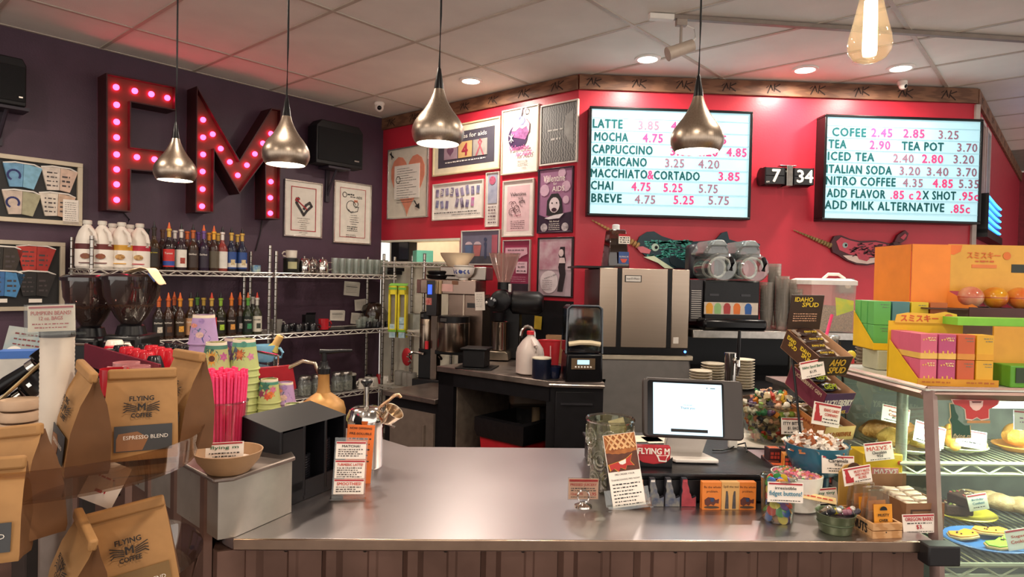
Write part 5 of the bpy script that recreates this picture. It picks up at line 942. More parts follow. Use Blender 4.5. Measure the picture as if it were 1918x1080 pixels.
for j, (x, n, yv, s_) in enumerate(((1335, 7, 3.9, 1.1), (1312, 5, 3.8, 1.0))):
    p = Y(x, 715, yv)
    for i in range(n): o = part('side_plate', pm, None, None, loc=(p.x, yv, .901+.0158*i)); o.scale = (s_, s_, 1); tag(o, ('white plate in the stack left of the tap tower', 'white plate in the low stack beside the ice bin')[j], 'plate', ('stacked plates left of the tap tower', 'stacked plates beside the ice bin')[j])
# clear plastic cups stacks, rice tub, iced drink
cm = MB().shell([(.03, 0), (.031, .003), (.044, .12), (.046, .122)], .0012, 16).mesh('plastic_cup'); cm.materials.append(glass('#efece8', .985, .06, 1.7, .09))
for x, n, yv, l in ((1433, 10, 4.2, 'first'), (1447, 16, 4.28, 'second'), (1462, 12, 4.18, 'third'), (1478, 11, 4.24, 'fourth'), (1488, 8, 4.16, 'rightmost')):
    p = Y(x, 640, yv)
    for i in range(n): o = part('plastic_cup', cm, None, None, loc=(p.x, yv, zs+.001+.0205*i)); tag(o, 'clear plastic cup in the %s stack right of the slush machine' % l, 'cup', 'clear cups in the %s stack' % l)
p = Y(1537, 648, 4.15); k = 4.15/F
t = thing('ingredient_tub', 'white lidded tub half full of brown grain behind the iced drink', 'tub', (p.x, 4.15, zs+.001)); part('tub', MB().lathe([(56*k, 0), (60*k, 90*k)], 4, M=RZ(pi/4), cap=False), glass('#f2eae0', .96, .3, 1.5, .16), t); part('grain', MB().lathe([(54*k, 2*k), (56*k, 46*k), (.0005, 50*k)], 4, M=RZ(pi/4)), mat('#a88a66', .8, noise=.2, ns=120), t)
part('lid', MB().lathe([(62*k, 88*k), (62*k, 96*k), (50*k, 100*k)], 4, M=RZ(pi/4)), mat('#e9dfd6', .4), t); part('lid_handle', MB().tube([(-10*k, -20*k, 99*k), (0, -20*k, 108*k), (20*k, -20*k, 108*k), (32*k, -20*k, 100*k)], 3*k), mat('#e9dfd6', .4), t)
# ================================================================ front counter
CZ = .92; STOP = mat('#bdb6b8', .33, 1, noise=.03, ns=2.5, rn=.04)
EDGE_M = mat('#b09a88', .25, 1, noise=.06)
t = thing('front_counter', 'steel topped service counter with corrugated metal front', 'counter', (0, 0, 0))
poly_c = [(-.525, 1.44), (1.045, 1.44), (1.07, 2.24), (-.237, 2.225), (-1.55, 3.54), (-2.05, 3.0), (-.55, 1.46)]
part('worktop', MB().slab(poly_c, .893, CZ), STOP, t, .003)
part('front_lip', MB().bx(-.527, 1.047, 1.434, 1.44, .897, .9215), EDGE_M, t, .002)
led = part('raised_ledge', MB().slab([(-.527, 1.447), (-.45, 1.60), (-.47, 1.64), (-1.85, 3.02), (-2.02, 2.9), (-.558, 1.43)], CZ+.001, 1.046), mat('#b9b3a8', .3, .8, noise=.05), t)
part('ledge_top', MB().slab([(-.527, 1.437), (-.442, 1.60), (-.465, 1.648), (-1.85, 3.03), (-2.03, 2.9), (-.565, 1.42)], 1.046, 1.056), mat('#8d8078', .38, .9, noise=.1, rn=.08), t, .003)
SID = mat('#7a5f54', .38, .75, noise=.12, ns=6, rn=.08); SCREW = mat('#1c1715', .5)
xs = [-.52, -.345, -.165, .01, .185, .36, .53, .70, .875, 1.045]
for i, (a, b) in enumerate(zip(xs, xs[1:])):
    pr = [(a, 0), (a+.012, -.014), (a+.034, -.014), (a+.046, 0), ((a+b)/2+.01, 0), ((a+b)/2+.015, -.004), ((a+b)/2+.03, -.004), ((a+b)/2+.035, 0), (b-.001, 0)]
    mb = MB(); n = len(pr); mb.add([(x, 1.475+y, .02) for x, y in pr]+[(x, 1.475+y, .892) for x, y in pr], [(j, j+1, n+j+1, n+j) for j in range(n-1)])
    sp = part('siding_panel', mb, SID, t); part('screw', MB().ball((a+.095, 1.473, .882), (.005, .003, .005), 8, 5), SCREW, sp)
ov = Vector((-.707, .707, 0))
for i in range(9):
    a = Vector((-.585, 1.47, 0))+ov*(.17*i)
    mb = MB(); pr = [(0, 0), (.012, -.014), (.034, -.014), (.046, 0), (.169, 0)]; n = 5
    pos = lambda u, v, z: a+ov*u+Vector((-.707, -.707, 0))*(-v*1.0)*(-1)+ZV*z
    mb.add([a+ov*u+Vector((.707, .707, 0))*v+ZV*.02 for u, v in pr]+[a+ov*u+Vector((.707, .707, 0))*v+ZV*1.045 for u, v in pr], [(n+j, n+j+1, j+1, j) for j in range(n-1)])
    sp = part('siding_panel', mb, SID, t)
    for zz in (1.03, .93, .86): part('screw', MB().ball(a+ov*.1+Vector((-.003, -.003, zz)), .005, 8, 5), SCREW, sp)
part('corner_post', MB().slab([(-.527, 1.447), (-.50, 1.475), (-.585, 1.49), (-.575, 1.45), (-.56, 1.435)], .0, .893), SID, t); part('core', MB().slab([(-.5, 1.48), (1.04, 1.48), (1.06, 2.2), (-.24, 2.19), (-1.52, 3.48), (-2.05, 2.97), (-.58, 1.5)], 0, .89), mat('#3a302c', .6), t)
# ---------------------------------------------------------------- cards
CARD = mat('#f0e4d8', .55, noise=.02)
CC = {'k': INK, 'r': REDINK, 'o': lambda: mat('#c8402c', .6), 'b': lambda: mat('#2f7f9a', .6), 'g': lambda: mat('#2a6a4a', .6), 'p': lambda: mat('#9a5a8a', .6)}
def card(label, p, w, h, lines, rz=0.0, tilt=0.0, roll=0.0, stripe=True, name='price_card', foot=True, map_=False, sc_='#a8222c', clear=False, base=None):
    """small printed card standing at p (bottom centre); lines = (text or None for tiny script, rel. height, rel. width, cap height rel. h, colour)"""
    t = thing(name, label, 'sign', p, rot=(tilt, roll, rz))
    part('card', MB().bx(-w/2, w/2, -.0008, .0008, 0, h), base or CARD, t)
    if stripe: part('red_stripe', MB().bx(-w*.47, w*.47, -.0018, -.0008, h*.88, h*.96), mat(sc_, .5), t)
    ox = 0.0
    if map_:
        m = [(-.3+a*.27, .16+b*.76) for a, b in [(-.5, 0), (-.5, .42), (-.42, .58), (-.48, .72), (-.44, 1), (-.12, 1), (-.1, .84), (.02, .66), (.06, .5), (.14, .46), (.22, .3), (.5, .36), (.5, 0)]]
        part('state_shape', MB().prism([(x*w, z*h) for x, z in m], -.0022, -.0008), mat('#b3242c', .5), t); ox = w*.16
    for tx, z, wr, hr, c in lines:
        if tx is None: r = MB(); scrib(r, ox-w*wr/2, ox+w*wr/2, z*h, h*hr, -.002); part('small_script', r, CC[c](), t)
        else: text(t, tx, CC[c](), (ox, -.002, z*h), w=w*wr, h=h*hr, bold=.012)
    if clear: part('acrylic_sleeve', MB().bx(-w*.54, w*.54, -.006, -.004, -.006, h*1.04).bx(-w*.54, w*.54, -.02, .03, -.008, -.003), glass('#f4f4f0', .97, .03, 1.4), t)
    if foot: part('foot', MB().bx(-w*.1, w*.1, .0009, .025, 0, .004), CARD, t)
    return t
# lid organiser
p = G(525, 955, CZ); RZH = RD(62)
t = thing('lid_organizer', 'black lid organizer with open slots on the counter beside the ledge', 'organizer', p+Vector((0, 0, .001)), RZH)
OM = mat('#0e0d11', .45, noise=.06, spec=.3)
L = .24; D = .13
def shelf_side(x0, x1): return MB().add([(x0, 0, 0), (x1, 0, 0), (x1, D, 0), (x0, D, 0), (x0, 0, .19), (x1, 0, .19), (x1, D, .215), (x0, D, .215)], [(0, 3, 2, 1), (4, 5, 6, 7), (0, 1, 5, 4), (2, 3, 7, 6), (1, 2, 6, 5), (0, 4, 7, 3)])
for x in (-.004, .075, .155, .232): part('divider', shelf_side(x, x+.009), OM, t, .002)
part('back_panel', MB().bx(0, L, D-.006, D, 0, .214), OM, t); part('top_panel', MB().add([(-.004, 0, .19), (.241, 0, .19), (.241, D, .2155), (-.004, D, .2155)], [(0, 1, 2, 3)]), OM, t); part('bottom_panel', MB().bx(0, L, .0, D, .0, .012), OM, t)
for a, b in ((.005, .075), (.084, .155), (.164, .232)): part('front_lip', MB().bx(a, b, .0, .005, .012, .05), OM, t); 
part('slot_panel', MB().bx(.005, .075, -.0, .005, .03, .185), OM, t)
lm = MB().lathe([(.032, 0), (.0325, .004), (.030, .0055), (.024, .006), (.024, .003), (.0005, .003)], 20).mesh('lid'); lm.materials.append(mat('#1e1d22', .22))
Rm = Matrix.Rotation(RZH, 3, 'Z')
for cx, n, c in ((.12, 13, 'middle'), (.198, 17, 'rear')):
    for i in range(n): o = part('drink_lid', lm, None, None, loc=p+Rm @ Vector((cx, .06, .0145+.0068*i))); tag(o, 'black cup lid stacked in the %s slot of the organizer' % c, 'lid', 'lids in the %s slot' % c)
# sign holder with three cards + orange card
p = G(652, 934, CZ); k = p.y/F
t = thing('sign_holder', 'clear acrylic holder with matcha, turmeric latte and smoothie cards', 'sign', p, RD(8), rot=(RD(-8), RD(2), RD(8)))
part('acrylic_plate', MB().bx(-.042, .042, 0.002, .0045, .0, .155).bx(-.045, .045, -.02, .05, 0, .003), glass('#f2f2ee', .96, .03, 1.6), t)
for z0, z1, ln in ((.101, .145, [('MATCHA!', .118*1+.012, .6, .006, 'k')]), (.052, .098, [('TURMERIC LATTE!', .084, .85, .0065, 'o')]), (.012, .05, [('SMOOTHIES!', .038, .8, .0075, 'o')])):
    c = part('card', MB().bx(-.038, .038, -.0005, .0015, z0, z1), CARD, t); part('red_stripe', MB().bx(-.037, .037, -.0015, -.0005, z1-.005, z1-.001), mat('#a8222c', .5), c)
    for tx, z, wr, hh, cc in ln: text(c, tx, CC[cc](), (0, -.0018, z1-.0115), w=.076*wr, h=hh, bold=.015)
    r = MB(); [scrib(r, -.032, .03-.01*(i % 2), z1-.02-.0055*i, .0032, -.0018) for i in range(int((z1-z0-.022)/.0055)+1)]; part('small_script', r, mat('#4a3c38', .7), c)
card('orange card announcing an instant coffee behind the matcha sign', G(668, 905, CZ)+Vector((0, 0, .0)), .075, .16, [('NOW OFFERING', .94, .8, .035, 'k'), ('PRE-SOLUBLE', .85, .8, .035, 'k'), (None, .76, .8, .03, 'k'), (None, .67, .7, .03, 'k'), (None, .58, .8, .03, 'k'), (None, .48, .7, .03, 'k'), (None, .38, .75, .03, 'k')], RD(5), RD(-8), RD(3), False, base=mat('#e8742c', .6))
# gold pump bottle
p, k = anc(605, 796, CZ)
t = thing('pump_bottle', 'matte gold squat syrup bottle with a long black pump', 'pump bottle', p)
part('bottle', MB().lathe([(34*k, 0), (40*k, 4*k), (41*k, 30*k), (37*k, 44*k), (24*k, 54*k), (13*k, 62*k), (11*k, 70*k), (10*k, 96*k), (11*k, 98*k)], 32), mat('#b5854a', .45, .35, noise=.05), t)
part('pump_collar', MB().lathe([(12*k, 97*k), (12*k, 107*k), (8*k, 112*k), (7*k, 120*k)], 20), BLACK(.35), t); part('pump_stem', MB().cyl((0, 0, 118*k), 5*k, 18*k, 16), BLACK(.35), t)
part('pump_spout', MB().tube([(-8*k, 0, 138*k), (10*k, 0, 138*k), (30*k, 0, 140*k), (52*k, 0, 141*k)], [5*k, 4.5*k, 3.5*k, 2.5*k], 10), BLACK(.35), t)
# steel dispenser
p, k = anc(684, 873, CZ)
t = thing('steel_dispenser', 'polished steel syrup dispenser with black pump knob', 'dispenser', p)
part('canister', MB().lathe([(30*k, 0), (32*k, 3*k), (32*k, 75*k), (33.5*k, 77*k), (33.5*k, 85*k), (34*k, 88*k), (34.5*k, 91*k)], 36), CHROME(), t)
part('lid', MB().lathe([(36*k, 88*k), (36*k, 94*k), (30*k, 108*k), (22*k, 112*k), (5*k, 113*k)], 36), CHROME(), t)
part('plunger', MB().cyl((0, 0, 110*k), 5*k, 42*k, 16), STEEL(.2), t); part('knob', MB().lathe([(5*k, 150*k), (7*k, 153*k), (11*k, 158*k), (11*k, 161*k), (7*k, 164*k)], 20), BLACK(.3), t)
part('spout_tube', MB().tube([(24*k, 0, 110*k), (36*k, 0, 120*k), (52*k, 0, 134*k), (60*k, 0, 136*k), (64*k, 0, 130*k)], 3.2*k, 10), mat('#c9a888', .2, 1), t)
o = part('dip_cup', MB().shell([(6*k, -14*k), (13*k, -4*k), (17*k, 12*k), (19*k, 18*k)], .002, 24, (44*k, -6*k, 94*k), M=RY(RD(38)) @ RX(RD(18))), mat('#c9b49c', .2, 1), t); part('dip_arm', MB().tube([(32*k, 0, 84*k), (46*k, 0, 78*k), (54*k, 0, 74*k)], 2.5*k), CHROME(), t)
# ---------------------------------------------------------------- ledge: bowl, straws; counter: paper cups
p, k = anc(428, 882, 1.056)
t = thing('clay_bowl', 'tan stoneware bowl of mints on the steel ledge', 'bowl', p); part('bowl', MB().shell([(34*k, 0), (38*k, 2*k), (54*k, 22*k), (60*k, 38*k), (61*k, 40*k)], 3*k, 36), mat('#a8825c', .55, noise=.06), t)
for i in range(16): 
    a = random.uniform(0, 6.28); rr = random.uniform(.0, 38)*k; o = solo('wrapped_mint', 'small pale wrapped mint lying in the tan bowl', 'candy', MB().box(0, 0, 0, .022, .014, .01, R=RZ(a)), mat(('#e6d4c4', '#d8a898', '#cfa080')[i % 3], .4), p+Vector((rr*cos(a), rr*sin(a), 17*k+.004*(i % 3))), 0, 'mints in the tan bowl')
card('handwritten card standing in the tan bowl', p+Vector((-.002, -.02, 26*k)), .082, .038, [('flying m', .68, .75, .22, 'g'), (None, .38, .8, .08, 'k'), (None, .2, .6, .08, 'k')], 0, RD(-14), RD(-4), True, foot=False)
p, k = anc(420, 838, 1.056)
t = thing('straw_glass', 'clear ribbed glass holding pink straws on the ledge', 'glass', p); part('glass', MB().shell([(33*k, 0), (35*k, 3*k), (41*k, 88*k)], .004, 28), glass('#f8f0f0', .995, .03, 1.5), t); part('rim', MB().lathe([(41*k, 86*k), (42*k, 88*k), (41*k, 90*k), (39*k, 88*k)], 28, cap=False), glass('#f4ecec', .9, .02, 2), t)
PK = mat('#ff4a80', .35, noise=.05); sm = MB().tube([(0, 0, 0), (0, 0, 1)], 2.7*k, 7).mesh('straw'); sm.materials.append(PK)
nn = 0
for i in range(-6, 7):
    for j in range(-6, 7):
        x = (i+.5*(j % 2))*5.6*k; y = j*4.9*k; rr = math.hypot(x, y)
        if rr > 30*k: continue
        o = part('drinking_straw', sm, None, None, loc=p+Vector((x, y, .005))); o.scale = (1, 1, (138+random.uniform(-6, 8))*k); o.rotation_euler = (-y/k*.0021, x/k*.0021, 0); tag(o, 'neon pink straw bundled in the ribbed glass', 'straw', 'pink straws in the glass'); nn += 1
# paper cups: upside-down stacks
def cup_art(t, kind, h, r0, r1):
    """printed flowers or hills on an upside-down cup; r0 rim (bottom), r1 base (top)"""
    def on_(a, z, d=.0006): rr = r0+(r1-r0)*z/h+d; return rr*cos(a), rr*sin(a)
    def disc(a, z, s, c, nm, sq=1.0, n=9, pet=0):
        mb = MB(); vs = []; pts = [(s*cos(2*pi*i/n)*(1.0 if not pet or i % 2 else .55), s*sq*sin(2*pi*i/n)*(1.0 if not pet or i % 2 else .55)) for i in range(n)]
        rr = r0+(r1-r0)*z/h
        for x, zz in [(0, 0)]+pts:
            q = on_(a+x/rr, z+zz, disc.d); vs.append((q[0], q[1], z+zz))
        mb.add(vs, [(0, i+1, (i+1) % n+1) for i in range(n)]); disc.d += .0002; part(nm, mb, mat(c, .6, noise=.12, ns=120), t)
    disc.d = .0006; f = -pi/2
    if kind == 'sun':
        disc(f-.1, h*.5, .03, '#3a5a50', 'printed_leaf'); disc(f+.02, h*.45, .028, '#d8902c', 'printed_petals', n=28, pet=1); disc(f+.02, h*.45, .011, '#5a2c1c', 'printed_center'); disc(f+1.0, h*.5, .018, '#b85a8a', 'printed_flower', n=12, pet=1); disc(f-.9, h*.7, .014, '#4a7a68', 'printed_leaf')
    elif kind == 'artichoke':
        disc(f-.25, h*.5, .034, '#4a5a6a', 'printed_leaf', n=10, pet=1); disc(f, h*.52, .023, '#a8502c', 'printed_petals', n=16, pet=1); disc(f, h*.52, .015, '#c8703a', 'printed_petals', n=12, pet=1); disc(f+.85, h*.45, .016, '#c87a9a', 'printed_flower', n=10, pet=1); disc(f-.9, h*.45, .024, '#6a4a7a', 'printed_flower', n=12, pet=1); disc(f+.3, h*.85, .011, '#4a8a78', 'printed_leaf')
    elif kind == 'berry':
        for da, z, s, c in ((0, .48, .024, '#b83a5a'), (.5, .4, .016, '#d8702c'), (-.55, .42, .017, '#8a3a5a'), (.15, .3, .014, '#c8502c'), (-.1, .72, .018, '#3a6a58'), (.7, .6, .014, '#c86a8a'), (-.8, .65, .012, '#4a8a78')): disc(f+da, h*z, s, c, 'printed_flower', n=12, pet=1)
    else:
        disc(f, h*.45, .028, '#5a6a8a', 'printed_hill', .45); disc(f+.3, h*.22, .03, '#4a4a8a', 'printed_hill', .5); disc(f+.2, h*.8, .01, '#9a7ab0', 'printed_moon'); disc(f-.5, h*.65, .016, '#d88a78', 'printed_cloud', .5); disc(f+.1, h*.34, .014, '#d8b0a8', 'printed_cloud', .8)
def cupstack(x, ytop, ybot, wpx, n, kind, c, label, body2=None):
    p, k = anc(x, ybot, CZ); r0 = wpx*k/2; r1 = r0*.72; h = r0*2.1; pit = ((ybot-ytop)*k-h)/max(1, n-1)
    cm_ = MB().lathe([(r0*1.04, 0), (r0*1.07, .003), (r0*1.04, .006), (r0, .006), (r1, h*.97), (r1*1.0, h), (r1*.94, h), (r1*.94, h-.006), (.0005, h-.006)], 28).mesh('cup')
    cm_.materials.append(mat(c, .6, noise=.04))
    for i in range(n):
        t = part('paper_cup', cm_, None, None, loc=p+Vector((0, 0, pit*i+.0005))); tag(t, ('topmost paper cup of ' if i == n-1 else 'upside-down paper cup in ')+label, 'paper cup', label)
        if i == n-1:
            part('base_band', MB().lathe([(r1*1.035, h*.9), (r1*1.01, h), (r1*.94, h), (r1*.94, h-.006)], 28, cap=False), mat('#e9d8c0', .6), t)
            if body2: part('upper_print', MB().lathe([(r0*.81*1.012, h*.62), (r1*1.04, h*.9)], 28, cap=False), mat(body2, .6, noise=.1, ns=40), t)
            cup_art(t, kind, h, r0, r1)
    return p, h
cupstack(379, 589, 800, 52, 9, 'hill', '#b392c0', 'the tall lilac cup stack behind the straws')
cupstack(403, 640, 812, 50, 8, 'sun', '#b9b478', 'the sunflower cup stack', '#4a7a68')
cupstack(438, 632, 790, 50, 7, 'hill', '#6a5a80', 'the violet cup stack tucked behind the artichoke stack')
cupstack(455, 634, 806, 54, 10, 'artichoke', '#b9c07a', 'the artichoke flower cup stack', '#5a9a86')
cupstack(503, 709, 805, 42, 6, 'berry', '#b9bc78', 'the berry flower cup stack', '#4a8a74')
cupstack(533, 715, 800, 38, 4, 'hill', '#b490bc', 'the short lilac cup stack')
cupstack(547, 755, 812, 38, 2, 'berry', '#a9b478', 'the lowest flower cup stack by the organizer', '#4a9a80')
# ---------------------------------------------------------------- espresso machine on the return counter
o45 = Vector((-.707, .707, 0)); i45 = Vector((.707, .707, 0))
E0 = G(548, 684, 1.1); E0.z = 0
cA = E0-i45*.53
t = thing('espresso_machine', 'red and steel espresso machine loaded with cups on the return counter', 'espresso machine', (cA.x, cA.y, 0), RD(135))
# local x runs back-left along the counter, local -y points to the barista side
LEN = .92
part('body', MB().bx(.03, LEN, -.50, -.03, CZ+.001, 1.07), mat('#3a3436', .3, .5), t, .01)
part('end_panel', MB().add([(0, 0, CZ+.02), (0, -.47, CZ+.02), (0, -.55, 1.0), (0, -.53, 1.1), (0, 0, 1.1), (.03, 0, CZ+.02), (.03, -.47, CZ+.02), (.03, -.55, 1.0), (.03, -.53, 1.1), (.03, 0, 1.1)], [(0, 1, 2, 3, 4), (9, 8, 7, 6, 5), (0, 5, 6, 1), (1, 6, 7, 2), (2, 7, 8, 3), (3, 8, 9, 4), (4, 9, 5, 0)]), mat('#a81e2a', .3), t)
part('end_plate', MB().add([(-.003, -.24, 1.0), (-.003, -.24, 1.06), (-.003, -.44, 1.06), (-.003, -.48, 1.03), (-.003, -.46, .99)], [(0, 1, 2, 3, 4)]), CHROME(), t)
part('rear_panel', MB().bx(.0, LEN, 0, .012, CZ+.13, 1.15), mat('#7a2434', .25, .2), t, .003)
part('cup_tray', MB().bx(.03, LEN, -.5, -.005, 1.07, 1.085), STEEL(.25), t); part('cup_rail', MB().tube([(.05, -.49, 1.14), (LEN, -.49, 1.14)], .006).tube([(.05, -.49, 1.08), (.05, -.49, 1.14)], .005).tube([(LEN, -.49, 1.08), (LEN, -.49, 1.14)], .005), CHROME(), t)
part('steam_wand', MB().tube([(.02, -.5, 1.08), (-.03, -.56, 1.12), (-.06, -.6, 1.11), (-.075, -.62, 1.05), (-.085, -.63, .96)], .009, 10), mat('#b8a896', .2, 1), t); part('end_panel', MB().bx(LEN, LEN+.03, -.52, 0, CZ+.02, 1.12), BLACK(.3), t, .006)
Rm = Matrix.Rotation(RD(135), 3, 'Z'); eb = Vector((cA.x, cA.y, 0))
def em(u, v, z): return eb+Rm @ Vector((u, v, z))
k_ = 0
for i, u in enumerate((.33, .41, .49, .57, .65)):
    for j, v in enumerate((-.06, -.16, -.27)):
        c, l, g = (('#c01e2c', 'glossy red cup upside down on the espresso machine', 'red cups on the espresso machine') if (j < 2 and i < 4) else ('#17161a', 'glossy black cup upside down on the espresso machine', 'black cups on the espresso machine'))
        mug('stacked_cup', l, em(u, v, 1.0855), random.uniform(0, 6), .036, .075, c, g, up=False, taper=.8, hand=(i+j) % 2, cat='cup')
mug('stacked_cup', 'big white cup upside down at the far end of the espresso machine', em(.8, -.08, 1.0855), 0, .05, .085, '#e9dfd0', up=False, cat='cup', taper=.7); mug('stacked_cup', 'red bowl shaped cup in front of the big white cup', em(.74, -.05, 1.0855), 1, .042, .065, '#c01e2c', up=False, cat='cup', taper=.7); mug('stacked_cup', 'black bowl shaped cup left of the red cups', em(.665, -.03, 1.0855), 2, .04, .06, '#141418', up=False, cat='cup', taper=.7)
mug('stacked_cup', 'black bowl shaped cup right of the red cups', em(.215, -.05, 1.0855), 2, .042, .07, '#141418', up=False, cat='cup', taper=.6)
t = mug('coffee_mug', 'light blue mug holding a bamboo whisk', G(497, 677, 1.0855), RD(5), .05, .078, '#7fb4d4', taper=.75)
part('whisk_head', MB().lathe([(.014, .05), (.03, .062), (.018, .09)], 14, M=RY(.5), fl=lambda a, z: 1+.08*sin(12*a)), mat('#a8984a', .7), t); part('whisk_handle', MB().lathe([(.017, .09), (.0165, .135), (.014, .138)], 16, M=RY(.5)), mat('#c9a060', .6), t)
t = thing('drip_tray', 'white lined drip tray beside the steam wand', 'tray', em(-.1, -.5, CZ+.001), RD(135)); part('tray', MB().bx(-.05, .05, -.06, .06, 0, .03), mat('#c9bda8', .5), t, .004)
# mugs for sale on the ledge
for x, y, c, l, r in ((214, 688, '#b5202a', 'red mug on the ledge behind the coffee bags', .045), (237, 676, '#c98a8a', 'pink mug on the ledge, left of two', .045), (256, 683, '#c98a8a', 'pink mug on the ledge, right of two', .045), (277, 692, '#d8a42c', 'yellow mug rim behind the centre coffee bag', .05)):
    p = G(x, y, 1.155); mug('coffee_mug', l, Vector((p.x, p.y, 1.0565)), RD(200), r, .095, c, 'mugs on the ledge', taper=.95)
# grinders with hoppers
def hopper_grinder(x, ybot, ytop, w, d, label):
    p = Y(x, ybot, d); k = d/F
    t = thing('espresso_grinder', label, 'coffee grinder', (p.x, d, CZ+.001)); zb = p.z-CZ; H = (ybot-ytop)*k
    part('body', MB().bx(-.09, .09, -.1, .12, 0, zb-.05), BLACK(.35), t, .02); part('neck', MB().lathe([(.07, zb-.05), (.06, zb-.01), (.045, zb+.0)], 20), BLACK(.3), t)
    r = w*k/2; part('hopper', MB().lathe([(.045, zb), (r*.55, zb+H*.15), (r*.95, zb+H*.6), (r, zb+H*.95)], 28, cap=False), glass('#a58a84', .88, .05, 1.7, .05), t)
    part('hopper_lid', MB().lathe([(r*1.05, zb+H*.93), (r*1.06, zb+H), (r*.9, zb+H*1.05), (.0005, zb+H*1.06)], 28), glass('#5a4448', .6, .1, 2.0, .1), t)
    part('beans', MB().lathe([(.042, zb+.002), (r*.52, zb+H*.15), (r*.8, zb+H*.42), (.0005, zb+H*.46)], 24), mat('#2c1a12', .5, h2='#4a2c1c', ns=90, mode='voronoi', bump=.8, bs=150), t, kind='stuff'); part('front_rail', MB().tube([(-.06, -.12, zb-.08), (.06, -.12, zb-.08)], .008), CHROME(), t)
    return t
hopper_grinder(170, 610, 522, 92, 3.38, 'left black espresso grinder with a dark bean hopper'); hopper_grinder(246, 606, 520, 96, 3.3, 'right black espresso grinder with beans in a smoky hopper')
p = Y(275, 516, 3.27); t = thing('folded_towel', 'cream towel with a blue stripe draped over the grinder hopper', 'towel', p)
k = 3.27/F; mb = MB(); n = 10; rows = []
for i in range(n+1):
    f = i/n
    for j in range(5): 
        g = j/4-.5; xx = -35+f*62; zz = (-2+9*sin(f*2.4)) if f < .7 else (6-(f-.7)*95); rows.append((xx*k, g*.1+random.uniform(-.006, .006), (zz+random.uniform(-2, 2)+3*abs(g))*k+.012))
mb.add(rows, [(i*5+j, i*5+j+1, (i+1)*5+j+1, (i+1)*5+j) for i in range(n) for j in range(4)]); o = part('cloth', mb, mat('#d8b894', .9, bump=.4, bs=200), t); s_ = o.modifiers.new('s', 'SOLIDIFY'); s_.thickness = .006; o.modifiers.new('ss', 'SUBSURF').levels = 1
part('blue_stripe', MB().box(18*k, -.052, -3*k, .05, .004, .006, R=RY(.9)), mat('#3a4a7a', .8), t)
# ================================================================ counter, right half
# tip jar
p, k = anc(1140, 917, CZ)
t = thing('tip_jar', 'embossed clear glass tip jar with a dollar bill', 'jar', p)
JG = glass('#eef0e4', .97, .03, 1.9)
part('glass', MB().shell([(28*k, 0), (31*k, 3*k), (36*k, 50*k), (43*k, 110*k), (45*k, 132*k)], 2.5*k, 36), JG, t); part('rim', MB().lathe([(45*k, 130*k), (46.5*k, 133*k), (45*k, 136*k), (42.5*k, 133*k)], 36, cap=False), glass('#f4f4ea', .85, .02, 2.6), t)
em_ = MB()
for row, z, rz_ in ((0, 26, 15), (1, 64, 17), (2, 102, 18)):
    n = 7
    for i in range(n):
        a = 2*pi*(i+.5*(row % 2))/n; R0 = (30+z*.125)*k; 
        for s_ in (1.0, .55): em_.tube([((R0+1.2*k)*cos(a+13*k*s_*cos(b)/R0), (R0+1.2*k)*sin(a+13*k*s_*cos(b)/R0), (z+rz_*s_*sin(b))*k) for b in [2*pi*j/14 for j in range(14)]], 1.8*k, 5, close=True)
part('embossed_ovals', em_, glass('#f2f2e2', .8, .03, 2.8, .06), t, kind='stuff')
BILL = mat('#b9ac84', .7, h2='#8f8a62', ns=40)
solo('dollar_bill', 'folded dollar bill sticking out of the tip jar', 'money', MB().box(0, 0, .0, 30*k, .001, 20*k).box(0, .002, -16*k, 26*k, .001, 24*k, R=RX(.15)), BILL, p+Vector((12*k, -.005, 124*k)), rot=(RD(-10), RD(-14), RD(5)))
solo('dollar_bill', 'crumpled dollar bill lying inside the tip jar', 'money', MB().box(0, 0, 0, 34*k, .02, 22*k, R=RX(.5)).box(.0, 0, 24*k, 30*k, .01, 26*k, R=RX(-.4)), BILL, p+Vector((4*k, 0, 26*k)), rot=(.2, .3, .5))
# pie leaflet in acrylic easel
p, k = anc(1180, 952, CZ)
t = thing('pie_leaflet', 'leaflet with a lattice pie photo in a clear easel', 'leaflet', p, rot=(RD(-12), RD(-8.5), RD(-2)))
w, h = 62*k, 138*k; part('sheet', MB().bx(-w/2, w/2, -.0007, .0007, .006, h), mat('#f2e8dc', .5, noise=.015), t)
part('photo_ground', MB().bx(-w*.48, w*.48, -.0014, -.0007, h*.5, h*.995), mat('#6a3a26', .6, h2='#4a2618', ns=30), t)
part('pie_crust', MB().prism([(-w*.48, h*.79)]+[(w*(-.48+.96*i/10), h*(.755-.03*sin(pi*i/10)+.008*(i % 2))) for i in range(11)]+[(w*.48, h*.995), (-w*.48, h*.995)], -.0022, -.0014), mat('#b5703a', .7, h2='#8a4a22', ns=50), t)
lat = MB()
for i in range(5): lat.box((-.38+.2*i)*w, -.003, h*.9, w*.07, .0012, h*.26, R=RY(.62)).box((-.38+.2*i)*w, -.0036, h*.9, w*.07, .0012, h*.26, R=RY(-.72))
lat2 = MB(); lat2.v = [(max(-w*.48, min(w*.48, x)), y, max(h*.79, min(h*.995, z))) for x, y, z in lat.v]; lat2.f = lat.f; part('pie_lattice', lat2, mat('#e0b07a', .7, noise=.1, ns=60), t)
wing = [(-.4, .52), (-.44, .6), (-.1, .63), (.1, .655), (.3, .71), (.22, .62), (.32, .56), (.1, .57), (.05, .52), (-.1, .55), (-.16, .5), (-.28, .545)]
